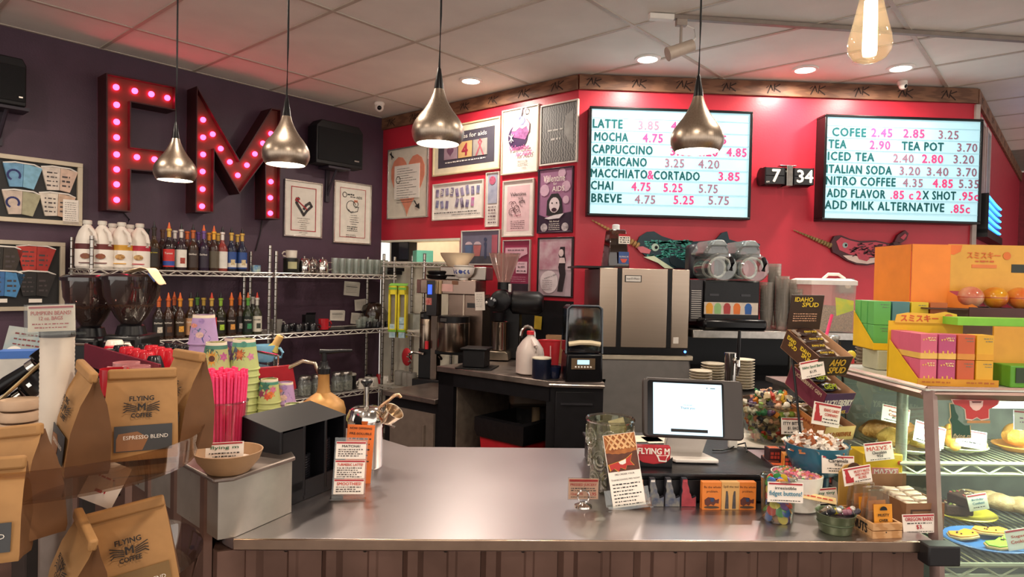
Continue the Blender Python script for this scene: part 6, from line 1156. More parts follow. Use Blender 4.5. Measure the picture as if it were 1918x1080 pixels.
part('logo_edge', MB().prism([(x*w*1.06, (z-.585)*h*1.1+.585*h) for x, z in wing], -.003, -.0022), mat('#e0a83a', .6), t); part('logo_wings', MB().prism([(x*w, z*h) for x, z in wing], -.0036, -.003), mat('#b5302a', .6), t); part('logo_cup', MB().prism([(-.14*w, .625*h), (.1*w, .655*h), (.08*w, .6*h), (-.02*w, .585*h), (-.1*w, .595*h)], -.0042, -.0036), PAPER(), t)
text(t, 'PRE-ORDER YOUR', INK(), (0, -.0016, h*.46), w=w*.6); text(t, 'THANKSGIVING PIES NOW!', INK(), (0, -.0016, h*.39), w=w*.88)
r = MB(); [scrib(r, -w*.42, w*(.42-.1*(i % 3)), h*(.33-.045*i), h*.018, -.0016) for i in range(7)]; part('small_print', r, INK(), t)
part('easel', MB().bx(-w*.7, -w*.6, -.03, .03, 0, .004).bx(w*.55, w*.65, -.03, .03, 0, .004).bx(-w*.7, w*.65, .002, .005, .004, .05).bx(-w*.66, w*.62, -.012, -.009, 0, .012), glass('#f4f4f0', .96, .03, 1.8), t)
p, k = anc(1092, 948, CZ)
t = thing('juice_sign', 'pressed juice price card held by a chrome ring clip', 'sign', p)
part('clip_base', MB().lathe([(17*k, 0), (16*k, 3*k), (6*k, 7*k), (3*k, 9*k)], 24), CHROME(), t); part('clip_ring', MB().tube([(11*k*cos(a), -.004, 20*k+12*k*sin(a)) for a in [2*pi*i/20 for i in range(20)]], 1.3*k, 6, close=True), CHROME(), t)
w, h = 56*k, 38*k; c = part('card', MB().bx(-w/2, w/2, 0, .0015, 14*k, 14*k+h), mat('#e8c4ac', .5), t); part('red_stripe', MB().bx(-w*.48, w*.48, -.001, 0, 14*k+h*.86, 14*k+h*.97), REDINK(), c); text(c, 'PRESSED JUICERY', CC['o'](), (0, -.0012, 14*k+h*.7), w=w*.88, bold=.02); text(c, '12oz 6.95', CC['o'](), (-w*.22, -.0012, 14*k+h*.26), w=w*.4, bold=.02); text(c, '-6.95', CC['o'](), (w*.28, -.0012, 14*k+h*.26), w=w*.3, bold=.02)
r = MB(); scrib(r, -w*.42, w*.4, 14*k+h*.53, h*.06, -.0012); scrib(r, -w*.42, w*.42, 14*k+h*.42, h*.06, -.0012); scrib(r, -w*.42, w*.42, 14*k+h*.1, h*.05, -.0012); part('small_script', r, INK(), c); part('sleeve', MB().bx(-w*.53, w*.53, -.003, -.002, 13*k, 15*k+h*1.05), glass('#f4f0ec', .97, .03, 1.4), t)
# register plinth
PB = mat('#0e0d11', .4, noise=.08, spec=.35)
t = thing('register_drawer', 'low black cash drawer box under the tablet stand', 'cash drawer', (0, 0, CZ))
part('box', MB().bx(.345, .80, 1.69, 2.12, .002, .072), PB, t, .003); part('top_plate', MB().bx(.338, .805, 1.675, 2.13, .072, .08), mat('#1a191d', .3, noise=.1, bump=.1, bs=120), t, .002); part('drawer_front', MB().bx(.36, .785, 1.682, 1.69, .008, .062), PB, t, .002); part('side_handle', MB().bx(.328, .345, 1.8, 1.99, .045, .07), BLACK(.4), t, .003)
RT = CZ+.0805
# business cards
p, k = anc(1222, 872, RT)
t = thing('card_holder', 'black card holder with red and white business cards', 'card holder', p, rot=(0, 0, RD(-4)))
part('tray', MB().prism([(-33*k, 0), (34*k, 0), (35*k, 20*k), (22*k, 9*k), (0, 6*k), (-20*k, 9*k), (-33*k, 18*k)], -.016, -.013).bx(-33*k, 34*k, -.016, .02, 0, .003).bx(-33*k, 34*k, .017, .02, 0, 22*k), BLACK(.35), t)
cd = part('card_stack', MB().bx(-30*k, 31*k, -.011, .012, .003, 38*k), mat('#b5222c', .5, noise=.03), t); part('white_band', MB().bx(-30*k, 31*k, -.012, -.011, 22*k, 38*k), mat('#b5222c', .5), cd); text(cd, 'FLYING M', PAPER(), (0, -.0128, 30*k), w=58*k, h=11*k, bold=.04); part('logo_cup', MB().prism([(4*k, 24*k), (16*k, 22*k), (30*k, 24*k), (24*k, 16*k), (25*k, 10*k), (10*k, 11*k), (8*k, 17*k)], -.0128, -.012), PAPER(), cd); part('logo_center', MB().prism([(9*k, 21*k), (25*k, 22*k), (22*k, 13*k), (12*k, 14*k)], -.0136, -.0128), mat('#b5222c', .5), cd)
# paperwork behind
for x, y, w_, c in ((1195, 822, .14, '#cfc8b4'), (1236, 824, .1, '#d8d0c0')):
    q = G(x, y, RT); solo('paper_slip', {1195: 'cream slip of paper lying left of the tablet stand', 1236: 'cream slip of paper lying behind the tablet stand'}[x], 'paper', MB().bx(-w_/2, w_/2, -.04, .04, 0, .0015), mat(c, .7), q+ZV*.0005, RD(6))
# tablet stand
p, k = anc(1290, 858, RT)
t = thing('tablet_register', 'tablet point of sale on a white stand showing thank you', 'tablet', p, RD(-3))
WP = mat('#e6ded6', .35, noise=.015)
part('foot', MB().slab([(-40*k, .03), (-46*k, -.01), (-34*k, -.055), (45*k, -.055), (46*k, -.045), (30*k, .03)], .002, .012), WP, t, .003); part('turntable', MB().cyl((0, -.005, 0), 34*k, .0025, 28), BLACK(.4), t)
part('neck', MB().add([(-44*k, .02, .012), (30*k, .02, .012), (30*k, .035, .012), (-44*k, .035, .012), (-42*k, -.02, 52*k), (34*k, -.02, 52*k), (34*k, .012, 54*k), (-42*k, .012, 54*k)], [(0, 1, 5, 4), (2, 3, 7, 6), (1, 2, 6, 5), (3, 0, 4, 7), (4, 5, 6, 7)]), WP, t, .003)
R = RX(RD(-14)) @ RY(RD(1.2)); TM = Matrix.Translation((0, -.035, 96*k)) @ R.to_4x4()
def tb(): m_ = MB(); m_.T = TM; return m_
def rrect(x0, x1, z0, z1, r): return arc(x1-r, z1-r, r, 0, pi/2, 5)+arc(x0+r, z1-r, r, pi/2, pi, 5)+arc(x0+r, z0+r, r, pi, 1.5*pi, 5)+arc(x1-r, z0+r, r, 1.5*pi, 2*pi, 5)
part('case', tb().prism(rrect(-92*k, 92*k, -52*k, 56*k, 9*k), 0, .022), mat('#3b3330', .35), t, .004); part('bezel', tb().prism(rrect(-84*k, 56*k, -49*k, 51*k, 5*k), -.0015, 0), BLACK(.12), t)
sc_ = part('screen', tb().prism([(-74*k, -46*k), (52*k, -46*k), (52*k, 47*k), (-74*k, 47*k)], -.0025, -.0015), mat('#bfe3fa', .3, em=.55, noise=.0), t)
part('toolbar', tb().prism([(-42*k, -41*k), (25*k, -41*k), (25*k, -35.5*k), (-42*k, -35.5*k)], -.0032, -.0025), INK(), sc_)
o = text(sc_, 'Thank you', mat('#2c3a48', .5), (-11*k, -.0032, 2*k), w=26*k, h=5*k); o.matrix_local = TM
o = text(sc_, 'You are set', mat('#5a6a78', .5), (-11*k, -.0032, 8*k), w=16*k, h=2.2*k); o.matrix_local = TM
o = part('status_marks', MB().quad(24*k, 26*k, 39*k, 41*k, -.0032).quad(31*k, 40*k, 39*k, 40.5*k, -.0032), mat('#6a7a88', .5), sc_); o.matrix_local = TM
p2 = G(1372, 838, RT)
t = thing('charger', 'small white charger block with a looping black cable', 'charger', p2); part('block', MB().bx(-.013, .013, -.008, .008, .0, .026), WHITE(.35), t, .003); part('cable', MB().tube([(0, -.01, .006), (-.02, -.03, .005), (-.05, -.05, .005), (-.08, -.05, .005)], .0022).tube([(.01, 0, .008), (.03, -.02, .02), (.02, -.06, .004)], .0022), BLACK(), t)
# idaho shaped chocolates
ID = [(-.5, 0), (-.5, .42), (-.42, .58), (-.48, .72), (-.44, 1), (-.12, 1), (-.1, .84), (.02, .66), (.06, .5), (.14, .46), (.22, .3), (.34, .32), (.5, .36), (.5, 0)]
for x, c, c2, l in ((1205, '#4a5a6a', '#c87a2c', 'state shaped chocolate box half hidden by the leaflet'), (1228, '#3a4560', '#7d7a70', 'dark scenic state shaped chocolate box, left of two'), (1258, '#3a4560', '#7d7a70', 'dark scenic state shaped chocolate box, right of two'), (1288, '#8a2a34', '#a83a44', 'maroon state shaped chocolate box')):
    p, k = anc(x, 947, CZ)
    t = thing('chocolate_box', l, 'box', p, 0, 'state shaped boxes along the drawer'); w, h = 29*k, 53*k
    part('box', MB().prism([(a*w, b*h) for a, b in ID], -.006, .008), mat('#26242c', .5), t); part('front_print', MB().prism([(a*w*.92, b*h*.95+.001) for a, b in ID], -.0072, -.006), mat(c, .5, h2=c2, ns=70), t)
    part('title_band', MB().quad(-w*.4, -w*.14, h*.88, h*.95, -.0082), mat('#d8d0c8' if c != '#8a2a34' else '#b5404a', .5), t)
# three matchbox style cards
for x, tx, fig, l in ((1333, ('Be the whole', 'problem.'), 'elephant', 'orange matchbox reading be the whole problem, leftmost'), (1366, ('Spill the tea!',), 'ladies', 'tan matchbox reading spill the tea, in the middle'), (1397, ('Be the whole', 'problem.'), 'elephant', 'orange matchbox reading be the whole problem, right of the tan one')):
    p, k = anc(x-(2 if x == 1333 else 0), 953, CZ); w = (36 if x == 1333 else 34)*k; h = 52*k
    t = thing('matchbox', l, 'matchbox', p, 0, 'matchboxes along the drawer'); part('box', MB().bx(-w/2, w/2, -.006, .012, 0, h), mat('#d87a2c' if fig == 'elephant' else '#d0a060', .6, noise=.04), t, .001); part('side_strip', MB().bx(w/2, w/2+.0008, -.004, .01, 0.002, h-.002), mat('#a85a24', .8), t)
    for i, s_ in enumerate(tx): text(t, s_, INK(), (.001, -.0068, h*(.83-.17*i)), w=w*(.86 if len(s_) > 9 else .6))
    if fig == 'elephant': part('printed_elephant', MB().prism([(-w*.36, h*.2), (-w*.38, h*.36), (-w*.2, h*.46), (w*.1, h*.44), (w*.2, h*.36), (w*.38, h*.4), (w*.36, h*.24), (w*.2, h*.26), (w*.1, h*.16), (-w*.05, h*.22), (-w*.2, h*.14)], -.0072, -.006), mat('#5a2c24', .6), t); part('printed_saddle', MB().prism([(-w*.1, h*.44), (w*.12, h*.44), (w*.1, h*.3), (-w*.06, h*.3)], -.0078, -.0072), mat('#2c3a5a'), t); part('printed_ground', MB().prism(arc(0, h*.1, w*.4, 0, 6.1, 14, h*.045), -.0072, -.006), mat('#4a3a2c'), t)
    else:
        for s_ in (-1, 1): part('printed_lady', MB().prism([(s_*w*.2-w*.1, h*.05), (s_*w*.2-w*.07, h*.5), (s_*w*.22-w*.04, h*.68), (s_*w*.22+w*.04, h*.68), (s_*w*.2+w*.07, h*.5), (s_*w*.2+w*.1, h*.05)], -.0072, -.006), mat('#4a4444', .6, noise=.15, ns=100), t)
# ---------------------------------------------------------------- bowl of tiny toys
p = G(1440, 838, RT); p = Vector((p.x+.005, 2.0, RT)); k = 2.0/F
def C(x, y, yy): return Y(x, y, yy)
p = C(1445, 832, 2.02); p.z = RT
solo('bowl_mat', 'white folded sheet under the bowl of toys', 'paper', MB().bx(-.13, .12, -.09, .09, 0, .003), PAPER(), p, RD(-12))
p = p+ZV*.004
t = thing('toy_bowl', 'large clear bowl heaped with tiny toys', 'bowl', p); BR = 66*k; BH = 78*k
part('bowl', MB().shell([(BR*.55, 0), (BR*.72, .004), (BR*.92, BH*.5), (BR, BH)], .003, 36), glass('#eef0ec', .985, .03, 1.6), t); part('rim', MB().lathe([(BR, BH-.003), (BR*1.03, BH), (BR, BH+.003)], 36, cap=False), glass('#f0f2ee', .9, .03, 2.4), t)
TC = ['#d8c49a', '#e6d8b8', '#2f7a4a', '#c8402c', '#e08a2c', '#2c2a34', '#e0b83a', '#4a2c5a', '#cfa080', '#e9e0cc', '#7a9a3a', '#3a3a44', '#b56a44']
def toymesh(kind):
    m_ = MB()
    if kind == 0: m_.ball((0, 0, 0), (.012, .009, .009), 8, 6).ball((.012, 0, .006), .006, 6, 5).tube([(-.006, -.005, 0), (-.006, -.005, -.012)], .003, 5).tube([(.006, .005, 0), (.006, .005, -.012)], .003, 5)
    elif kind == 1: m_.ball((0, 0, 0), .0105, 8, 6).ball((.004, -.004, .011), .006, 6, 5)
    elif kind == 2: m_.tube([(-.016, 0, 0), (-.006, .004, .004), (.006, -.003, 0), (.017, .003, .006)], [.003, .007, .006, .002], 6)
    elif kind == 3: m_.prism([(.014*cos(2*pi*i/10)*(1 if i % 2 else .5), .014*sin(2*pi*i/10)*(1 if i % 2 else .5)) for i in range(10)], -.004, .004)
    else: m_.box(0, 0, 0, .016, .012, .012).ball((0, 0, .01), .006, 6, 5)
    return m_
TN = ['dog', 'duck', 'lizard', 'star', 'robot']; tms = {}
for i in range(13):
    for kd in range(5): me = toymesh(kd).mesh('toy'); me.materials.append(mat(TC[i], .4)); tms[i, kd] = me
cnt = 0
for layer in range(7):
    f = (layer+.6)/7; R0 = BR*(.62+.36*min(1, f*1.05)) if layer < 6 else BR*.6; z = BH*1.08*f
    n = 30 if layer < 5 else 26
    for i in range(n):
        a = 2*pi*i/n*(1 if layer < 5 else 1.618*3)+layer; rr = (R0-.014)*(1 if layer < 5 else math.sqrt((i+.5)/n))
        if layer < 5 and sin(a) > .55: continue
        ci = random.randrange(13); o = part('tiny_toy', tms[ci, random.randrange(5)], None, None, loc=p+Vector((rr*cos(a), rr*sin(a), z+random.uniform(-.004, .004)+.008+(0 if layer < 5 else .012*(1-rr/BR))))); o.rotation_euler = [random.uniform(0, 6) for _ in range(3)]; tag(o, 'tiny plastic toy in the heap inside the clear bowl', 'toy', 'tiny toys in the clear bowl')
part('toy_core', MB().lathe([(BR*.45, .006), (BR*.68, BH*.4), (BR*.74, BH*.8), (.0005, BH*.86)], 20), mat('#5a4a3a', .7, h2='#b59a6a', ns=60, mode='voronoi'), t, kind='stuff')
card('black lettered one dollar card on the bowl of toys', p+Vector((12*k, -BR*.98, BH*.36)), 47*k, 30*k, [("ITTY BITTY'S!", .66, .85, .2, 'k'), ('$1. EACH', .36, .5, .2, 'k'), (None, .12, .8, .06, 'k')], 0, RD(-6), 0, foot=False)
# ---------------------------------------------------------------- tray of tiny character boxes
tr0 = G(1400, 880, RT); 
t = thing('novelty_tray', 'dark display tray under the little novelty boxes', 'tray', Vector((.845, 1.72, CZ)), RD(-8)); part('tray', MB().bx(-.055, .09, -.06, .17, .001, .05), mat('#1a161a', .5), t, .002); part('tray_lip', MB().bx(-.058, -.053, -.06, .17, .05, .062), mat('#3a1c1c', .5), t)
Rt = Matrix.Rotation(RD(-8), 3, 'Z'); tb0 = Vector((.845, 1.72, CZ))
nb = 0
def novelty(u, v, z, rz, bright, l, s=.034):
    t = thing('novelty_box', l, 'box', tb0+Rt @ Vector((u, v, z)), RD(-8)+rz, 'little novelty boxes on the tray')
    part('carton', MB().bx(-s/2, s/2, -s/2, s/2, 0, s), mat('#2a1c22' if not bright else '#d8602c', .5, h2='#4a2228' if not bright else '#e0a03a', ns=60), t, .0006); r = MB()
    for q in range(3): r.quad(-s*.34, s*.36, s*(.62-.24*q), s*(.78-.24*q), -s/2-.0006)
    fm = part('front_print', MB().quad(-s*.4, s*.4, s*.08, s*.92, -s/2-.0003), mat('#3a1a1e' if not bright else '#24281c', .5), t)
    part('block_letters', MB().quad(-s*.36, -s*.1, s*.5, s*.72, -s/2-.0008).quad(-.0*s, s*.14, s*.5, s*.72, -s/2-.0008).quad(s*.2, s*.38, s*.5, s*.72, -s/2-.0008).quad(-s*.36, -s*.12, s*.18, s*.42, -s/2-.0008).quad(-s*.06, s*.14, s*.18, s*.42, -s/2-.0008).quad(s*.2, s*.38, s*.18, s*.42, -s/2-.0008), mat('#c8402c' if bright or nb % 2 else '#a83a2c', .5), t)
    part('lid_print', MB().add([(-s*.4, -s*.4, s+.0006), (s*.4, -s*.4, s+.0006), (s*.4, s*.3, s+.0006), (-s*.4, s*.3, s+.0006)], [(0, 1, 2, 3)]), mat(('#c85a2c', '#a8302c', '#d8a03a', '#6a8a3a')[nb % 4] if not bright else '#e0902c', .5, noise=.2, ns=90), t)
for v in (-.04, -.003, .034, .071, .108):
    for u in (-.032, .005, .042, .079) if v > -.03 else (-.032, .005, .042): nb += 1; novelty(u, v, .0505, 0, False, 'little dark novelty box in the bottom layer of the tray')
for u, v in ((-.03, .08), (.012, .085), (.05, .09), (.075, .04)): nb += 1; novelty(u, v, .085, .1, False, 'little dark novelty box stacked on the bottom layer')
novelty(-.005, .018, .0855, -.12, True, 'bright orange novelty box standing on top of the others')
# ---------------------------------------------------------------- candy rack
def toboard(x0, y0, z0): pass
WB = mat('#141214', .4)
rk = C(1500, 838, 1.93); rk.z = CZ+.001
t = thing('candy_rack', 'black wire countertop rack holding three candy boxes', 'rack', rk)
k = 1.93/F; kk = k
def q_(x, y, yy): v = C(x, y, yy)-rk; return (v.x, v.y, v.z)
part('upright', MB().tube([q_(1502, 836, 1.86), q_(1482, 648, 1.9)], .0035), WB, t); part('upright', MB().tube([q_(1590, 830, 1.95), q_(1572, 640, 2.0)], .0035), WB, t)
part('base_frame', MB().tube([(q_(1502, 836, 1.86)[0], q_(1502, 836, 1.86)[1], .004), (q_(1590, 830, 1.95)[0], q_(1590, 830, 1.95)[1], .004), (.1, .2, .004), (0, .2, .004)], .0035, close=True).tube([(q_(1502, 836, 1.86)[0], q_(1502, 836, 1.86)[1], .004), q_(1502, 836, 1.86)], .0035), WB, t)
def candybox(label, tl, w, h, dep, fc, side_c, title, tcol, yaw, pitch, inner, bars, bar_c, bar_tx, lid=None, side_tx=None, big=None, grp=None):
    """open display box: tl = world point of the front-lower-left corner"""
    t = thing('candy_box', label, 'candy box', tl, rot=(pitch, 0, yaw)); K = mat('#c99a74', .7)
    part('front_panel', MB().bx(0, w, 0, .0015, 0, h), mat(fc, .5, noise=.05), t); part('side_panel', MB().bx(0, .0015, 0, dep, 0, h), mat(side_c, .5, noise=.06), t); part('side_panel', MB().bx(w-.0015, w, 0, dep, 0, h), K, t); part('end_panel', MB().bx(0, w, dep-.0015, dep, 0, h), K, t); part('bottom', MB().bx(0, w, 0, dep, 0, .0015), K, t)
    part('inner_liner', MB().bx(.0016, .0024, .002, dep-.002, .002, h), K, t)
    for tx, cx, cz, ww, hh, c in title: text(t, tx, mat(c, .5), (w*cx, -.001, h*cz), w=w*ww, h=h*hh, bold=.03)
    if side_tx:
        for tx, cy, cz, ww, hh, c in side_tx: text(t, tx, mat(c, .5), (-.0008, dep*cy, h*cz), w=dep*ww, h=h*hh, bold=.03, R=RZ(-pi/2))
    if lid:
        l_ = part('lid', MB().add([(0, dep, h), (w, dep, h), (w, dep+.03, h+lid), (0, dep+.03, h+lid), (0, dep+.002, h), (w, dep+.002, h), (w, dep+.032, h+lid), (0, dep+.032, h+lid)], [(0, 1, 2, 3), (7, 6, 5, 4), (0, 4, 5, 1), (3, 2, 6, 7), (0, 3, 7, 4), (1, 5, 6, 2)]), mat(fc, .5, noise=.05), t)
        for tx, cx, cz, ww, hh, c in big: R_ = RX(-math.atan2(.03, lid)); text(l_, tx, mat(c, .5), (w*cx, dep-.0012+.03*cz, h+lid*cz), w=w*ww, h=lid*hh, bold=.03, R=R_)
        r = MB(); R_ = RX(-math.atan2(.03, lid)); m_ = MB(); [scrib(m_, w*.12, w*.85, lid*(.48-.07*i), lid*.035, 0) for i in range(4)]
        r.v = [tuple(R_ @ Vector((x, -.0012, z))+Vector((0, dep, h))) for x, y, z in m_.v]; r.f = m_.f; part('small_print', r, mat('#d8a88a', .6), l_)
    Mx = Matrix.Translation(tl) @ Matrix.Rotation(yaw, 4, 'Z') @ Matrix.Rotation(pitch, 4, 'X')
    for i, (u, v, z, a) in enumerate(bars):
        b = thing('candy_bar', inner % ('topmost' if i == len(bars)-1 else ('lowest', 'second', 'third', 'fourth', 'fifth')[i]), 'candy bar', Mx @ Vector((u*w, v*dep, z*h)), rot=(pitch, .0, yaw+a), group=grp)
        L = w*.72; part('wrapper', MB().ball((0, 0, .009), (L*.46, .02, .011), 14, 8), mat(bar_c, .3, noise=.15, ns=50, bump=.4, bs=60), b)
        [part('crimped_end', MB().bx(e-L*.06, e+L*.06, -.016, .016, .007, .011), mat('#c9b8a8', .35, .4), b) for e in (-L*.46, L*.46)]
        text(b, bar_tx, mat(tcol, .5), (0, -.011, .0195), w=L*.55, bold=.03, R=RX(RD(-50)))
    return t
candybox('brown candy box with bold yellow lettering on top of the rack', C(1521, 704, 1.80), 78*kk*.95, 40*kk, .15, '#33211a', '#4a2e1e', [('AHO', .6, .7, .44, .34, '#e0b83a'), ('SPUD', .66, .3, .5, .32, '#e0b83a')], '#e8c83a', RD(14), RD(26), 'brown wrapped candy bar, %s in the top box', [(.45, .2, .35, .05), (.55, .35, .5, -.06), (.42, .52, .62, .04), (.52, .7, .72, -.04), (.48, .88, .85, .06)], '#3a241c', 'IDAHO SPUD', lid=.1, side_tx=[('IDAHO', .35, .74, .3, .2, '#e8c83a'), ('SPUD', .28, .5, .26, .2, '#e8c83a'), ('IDAHO', .78, .74, .26, .2, '#e8c83a'), ('SPUD', .7, .5, .24, .2, '#e8c83a')], big=[('IDAHO', .38, .88, .55, .13, '#e8c83a'), ('SPUD', .6, .73, .5, .13, '#e8c83a')], grp='brown bars in the top box')
card('green lettered price card clipped to the top candy box', C(1524, 706, 1.775), 49*kk, 30*kk, [('Idaho Spud Bars!', .62, .85, .2, 'g'), ('$1.75', .34, .28, .16, 'k'), (None, .1, .6, .05, 'k')], RD(12), RD(-4), RD(-9), foot=False)
candybox('purple huckleberry candy box in the middle of the rack', C(1534, 776, 1.83), 68*kk*.96, 44*kk, .16, '#4a2a5a', '#6a2438', [('HUCKLEBERRY', .5, .55, .94, .3, '#f0e8e0'), ('GEMS', .66, .1, .4, .14, '#d8b83a')], '#c8d83a', RD(14), RD(24), 'dark foil wrapped bar, %s in the purple box', [(.45, .15, .45, .05), (.55, .38, .6, -.05), (.45, .6, .75, .06), (.52, .82, .85, 0)], '#2a2430', 'GEM', side_tx=[('HUCKLEBERRY GEM', .5, .8, .8, .16, '#d8c0a0')], grp='bars in the middle box')
candybox('cream and orange candy box at the bottom of the rack', C(1540, 826, 1.84), 72*kk*.96, 28*kk, .15, '#d8b87a', '#b5703a', [('OLD FAITHFUL', .5, .45, .8, .32, '#a85a24')], '#e8d8b8', RD(14), RD(16), 'pale wrapped bar, %s in the bottom candy box', [(.4, .2, .5, .05), (.6, .5, .7, 0), (.45, .8, .8, .1)], '#8a6a4a', 'OLD', side_tx=[('PEANUT', .5, .6, .5, .2, '#8a3a1c')], grp='bars in the bottom box')
card('red lettered card with a state outline between the candy boxes', C(1545, 797, 1.79), 54*kk, 40*kk, [('IDAHO CANDY', .7, .56, .13, 'o'), ('COMPANY!', .5, .48, .13, 'o'), (None, .3, .55, .06, 'k'), (None, .16, .6, .05, 'k')], RD(6), RD(-4), RD(10), map_=True, foot=False)
# ---------------------------------------------------------------- caramels
p, k = anc(1553, 958, CZ); p = Vector((p.x, 1.70, CZ+.001)); k = 1.70/F
t = thing('caramel_bowl', 'teal glazed pedestal bowl heaped with wrapped caramels', 'bowl', p); TE = mat('#2f6f86', .25, h2='#1f4a64', ns=6)
part('pedestal', MB().lathe([(32*k, 0), (30*k, 5*k), (24*k, 30*k), (24*k, 55*k)], 28), mat('#26465c', .3, noise=.1), t); part('bowl', MB().shell([(22*k, 50*k), (40*k, 60*k), (54*k, 88*k), (58*k, 112*k), (59*k, 114*k)], 2.5*k, 36), TE, t)
wm = []
for c in ('#e6dcd0', '#d8ccc0', '#8a4a2c', '#a86a44'): m_ = MB().box(0, 0, 0, .017, .014, .011).add([(-.0085, -.006, 0), (-.0085, .006, 0), (-.02, .008, .003), (-.02, -.008, -.002)], [(0, 1, 2, 3)]).add([(.0085, -.006, 0), (.0085, .006, 0), (.02, .008, -.003), (.02, -.008, .003)], [(0, 1, 2, 3)]).mesh('caramel'); m_.materials.append(mat(c, .2, noise=.1, ns=90)); wm.append(m_)
for i in range(70):
    a = i*2.4; rr = 52*k*math.sqrt((i+.5)/70); z = (106+20*(1-(rr/(52*k))**2))*k
    ci = random.choice((0, 0, 1, 1, 2, 3)); o = part('wrapped_caramel', wm[ci], None, None, loc=p+Vector((rr*cos(a), rr*sin(a), z))); o.rotation_euler = [random.uniform(-.9, .9), random.uniform(-.9, .9), random.uniform(0, 6)]; tag(o, ('caramel in clear twisted wrapper heaped in the teal bowl', 'bare brown caramel showing through its wrapper in the teal bowl')[ci > 1], 'candy', 'caramels in the teal bowl')
part('candy_core', MB().lathe([(40*k, 70*k), (50*k, 100*k), (.0005, 118*k)], 20), mat('#b9a896', .5), t, kind='stuff')
card('caramels ninety five cent card hanging on the teal bowl', p+Vector((12*k, -58*k, 72*k)), 61*k, 32*k, [('Caramels', .72, .6, .2, 'k'), ('95¢', .48, .24, .18, 'k'), (None, .28, .7, .06, 'k'), (None, .14, .6, .06, 'k')], 0, RD(-8), RD(1), foot=False)
# maeve box
p = Vector((C(1650, 905, 1.72).x, 1.72, CZ+.001)); k = 1.72/F; zb = C(1650, 905, 1.72).z-CZ
t = thing('chocolate_carton', 'bright yellow chocolate carton behind the nut crate', 'box', p, RD(-4)); part('carton', MB().bx(-42*k, 32*k, -.02, .06, 0, zb+60*k), mat('#e0b820', .5, noise=.03), t, .002); part('brand_band', MB().bx(-26*k, 24*k, -.0215, -.02, zb+20*k, zb+34*k), mat('#d88a8a', .5), t); text(t, 'MΛΣVΣ', PAPER(), (0, -.0225, zb+27*k), w=44*k, h=10*k, bold=.03); part('white_label', MB().prism([(x, z+zb+10*k) for x, z in [(-18*k, -4*k), (18*k, -4*k), (18*k, 3*k), (-18*k, 3*k)]], -.0215, -.02), PAPER(), t); part('round_motif', MB().prism(arc(26*k, zb+44*k, 4*k, 0, 6.1, 10), -.0215, -.02).prism(arc(26*k, zb+4*k, 4*k, 0, 6.1, 10), -.0215, -.02), mat('#b5402c', .5), t)
card('red lettered chocolates card standing on the yellow carton', p+Vector((-16*k, -.03, zb+50*k)), 54*k, 34*k, [('MΛΣVΣ !', .68, .85, .22, 'o'), ('Chocolates', .45, .5, .16, 'k'), ('95¢', .25, .22, .16, 'k'), (None, .08, .7, .05, 'k')], RD(-2), RD(-8), RD(-7), foot=False)
# fidget buttons jar
p, k = anc(1456, 973, CZ)
t = thing('button_jar', 'glass jar of rainbow fidget buttons at the counter front', 'jar', p); part('jar', MB().shell([(26*k, 0), (28*k, 3*k), (30*k, 40*k), (31*k, 76*k), (33*k, 80*k)], .002, 32), glass('#eef2ee', .985, .02, 1.6), t); part('rim', MB().lathe([(32*k, 79*k), (33.5*k, 81*k), (32*k, 83*k), (30*k, 81*k)], 32, cap=False), glass('#f0f4f0', .9, .02, 2.4), t)
RBW = ['#d8402c', '#e08a2c', '#e6c83a', '#3a9a4a', '#3a6ac0', '#7a4aa0']
bm = []
for i in range(6): m_ = MB().lathe([(.0005, .002), (.007, .0025), (.0125, .001), (.013, -.001), (.0005, -.002)], 14).mesh('button'); m_.materials.append(mat(RBW[i], .35)); bm.append(m_)
for i in range(54):
    lay = i//9; a = i*2.4; rr = 22*k*(.85 if i % 9 < 7 else .3); o = part('fidget_button', bm[i % 6], None, None, loc=p+Vector((rr*cos(a), rr*sin(a), (8+13*lay)*k))); o.rotation_euler = (random.uniform(.6, 1.6), 0, a+pi/2); tag(o, 'round rainbow coloured button in the glass jar', 'button', 'fidget buttons in the jar')
card('blue brushed fidget buttons card on the glass jar', p+Vector((-2*k, -33*k, 44*k)), 66*k, 36*k, [('irresistible', .72, .6, .14, 'k'), ('fidget buttons!', .42, .92, .3, 'b'), (None, .1, .85, .05, 'k')], 0, RD(-5), RD(2), foot=False)
# white bowl of sweets
p, k = anc(1508, 962, CZ); p = Vector((p.x, 1.66, CZ+.001)); k = 1.66/F
t = thing('sweet_bowl', 'white round bowl full of pastel sweets behind the fidget jar', 'bowl', p); part('bowl', MB().shell([(38*k, 0), (42*k, 3*k), (46*k, 60*k), (47*k, 66*k)], 2.5*k, 36), WHITE(.35), t); part('sweet_core', MB().lathe([(41*k, 5*k), (43*k, 56*k), (.0005, 60*k)], 20), mat('#b58a7a', .6), t, kind='stuff')
cmx = []
for c in ('#c86a7a', '#d8a0a0', '#5a8a4a', '#c87a3a', '#e0c8b0', '#8a5a6a', '#d8607a'): m_ = MB().ball((0, 0, 0), (.009, .0065, .006), 8, 6).mesh('sweet'); m_.materials.append(mat(c, .25)); cmx.append(m_)
for i in range(130):
    a = i*2.4; rr = 42*k*math.sqrt((i+.5)/130); o = part('pastel_sweet', cmx[random.randrange(7)], None, None, loc=p+Vector((rr*cos(a), rr*sin(a), (61+5*(1-rr/(42*k)))*k+random.uniform(0, .003)))); o.rotation_euler = [random.uniform(0, 3) for _ in range(3)]; tag(o, 'small pastel sweet filling the white bowl', 'candy', 'pastel sweets in the white bowl')
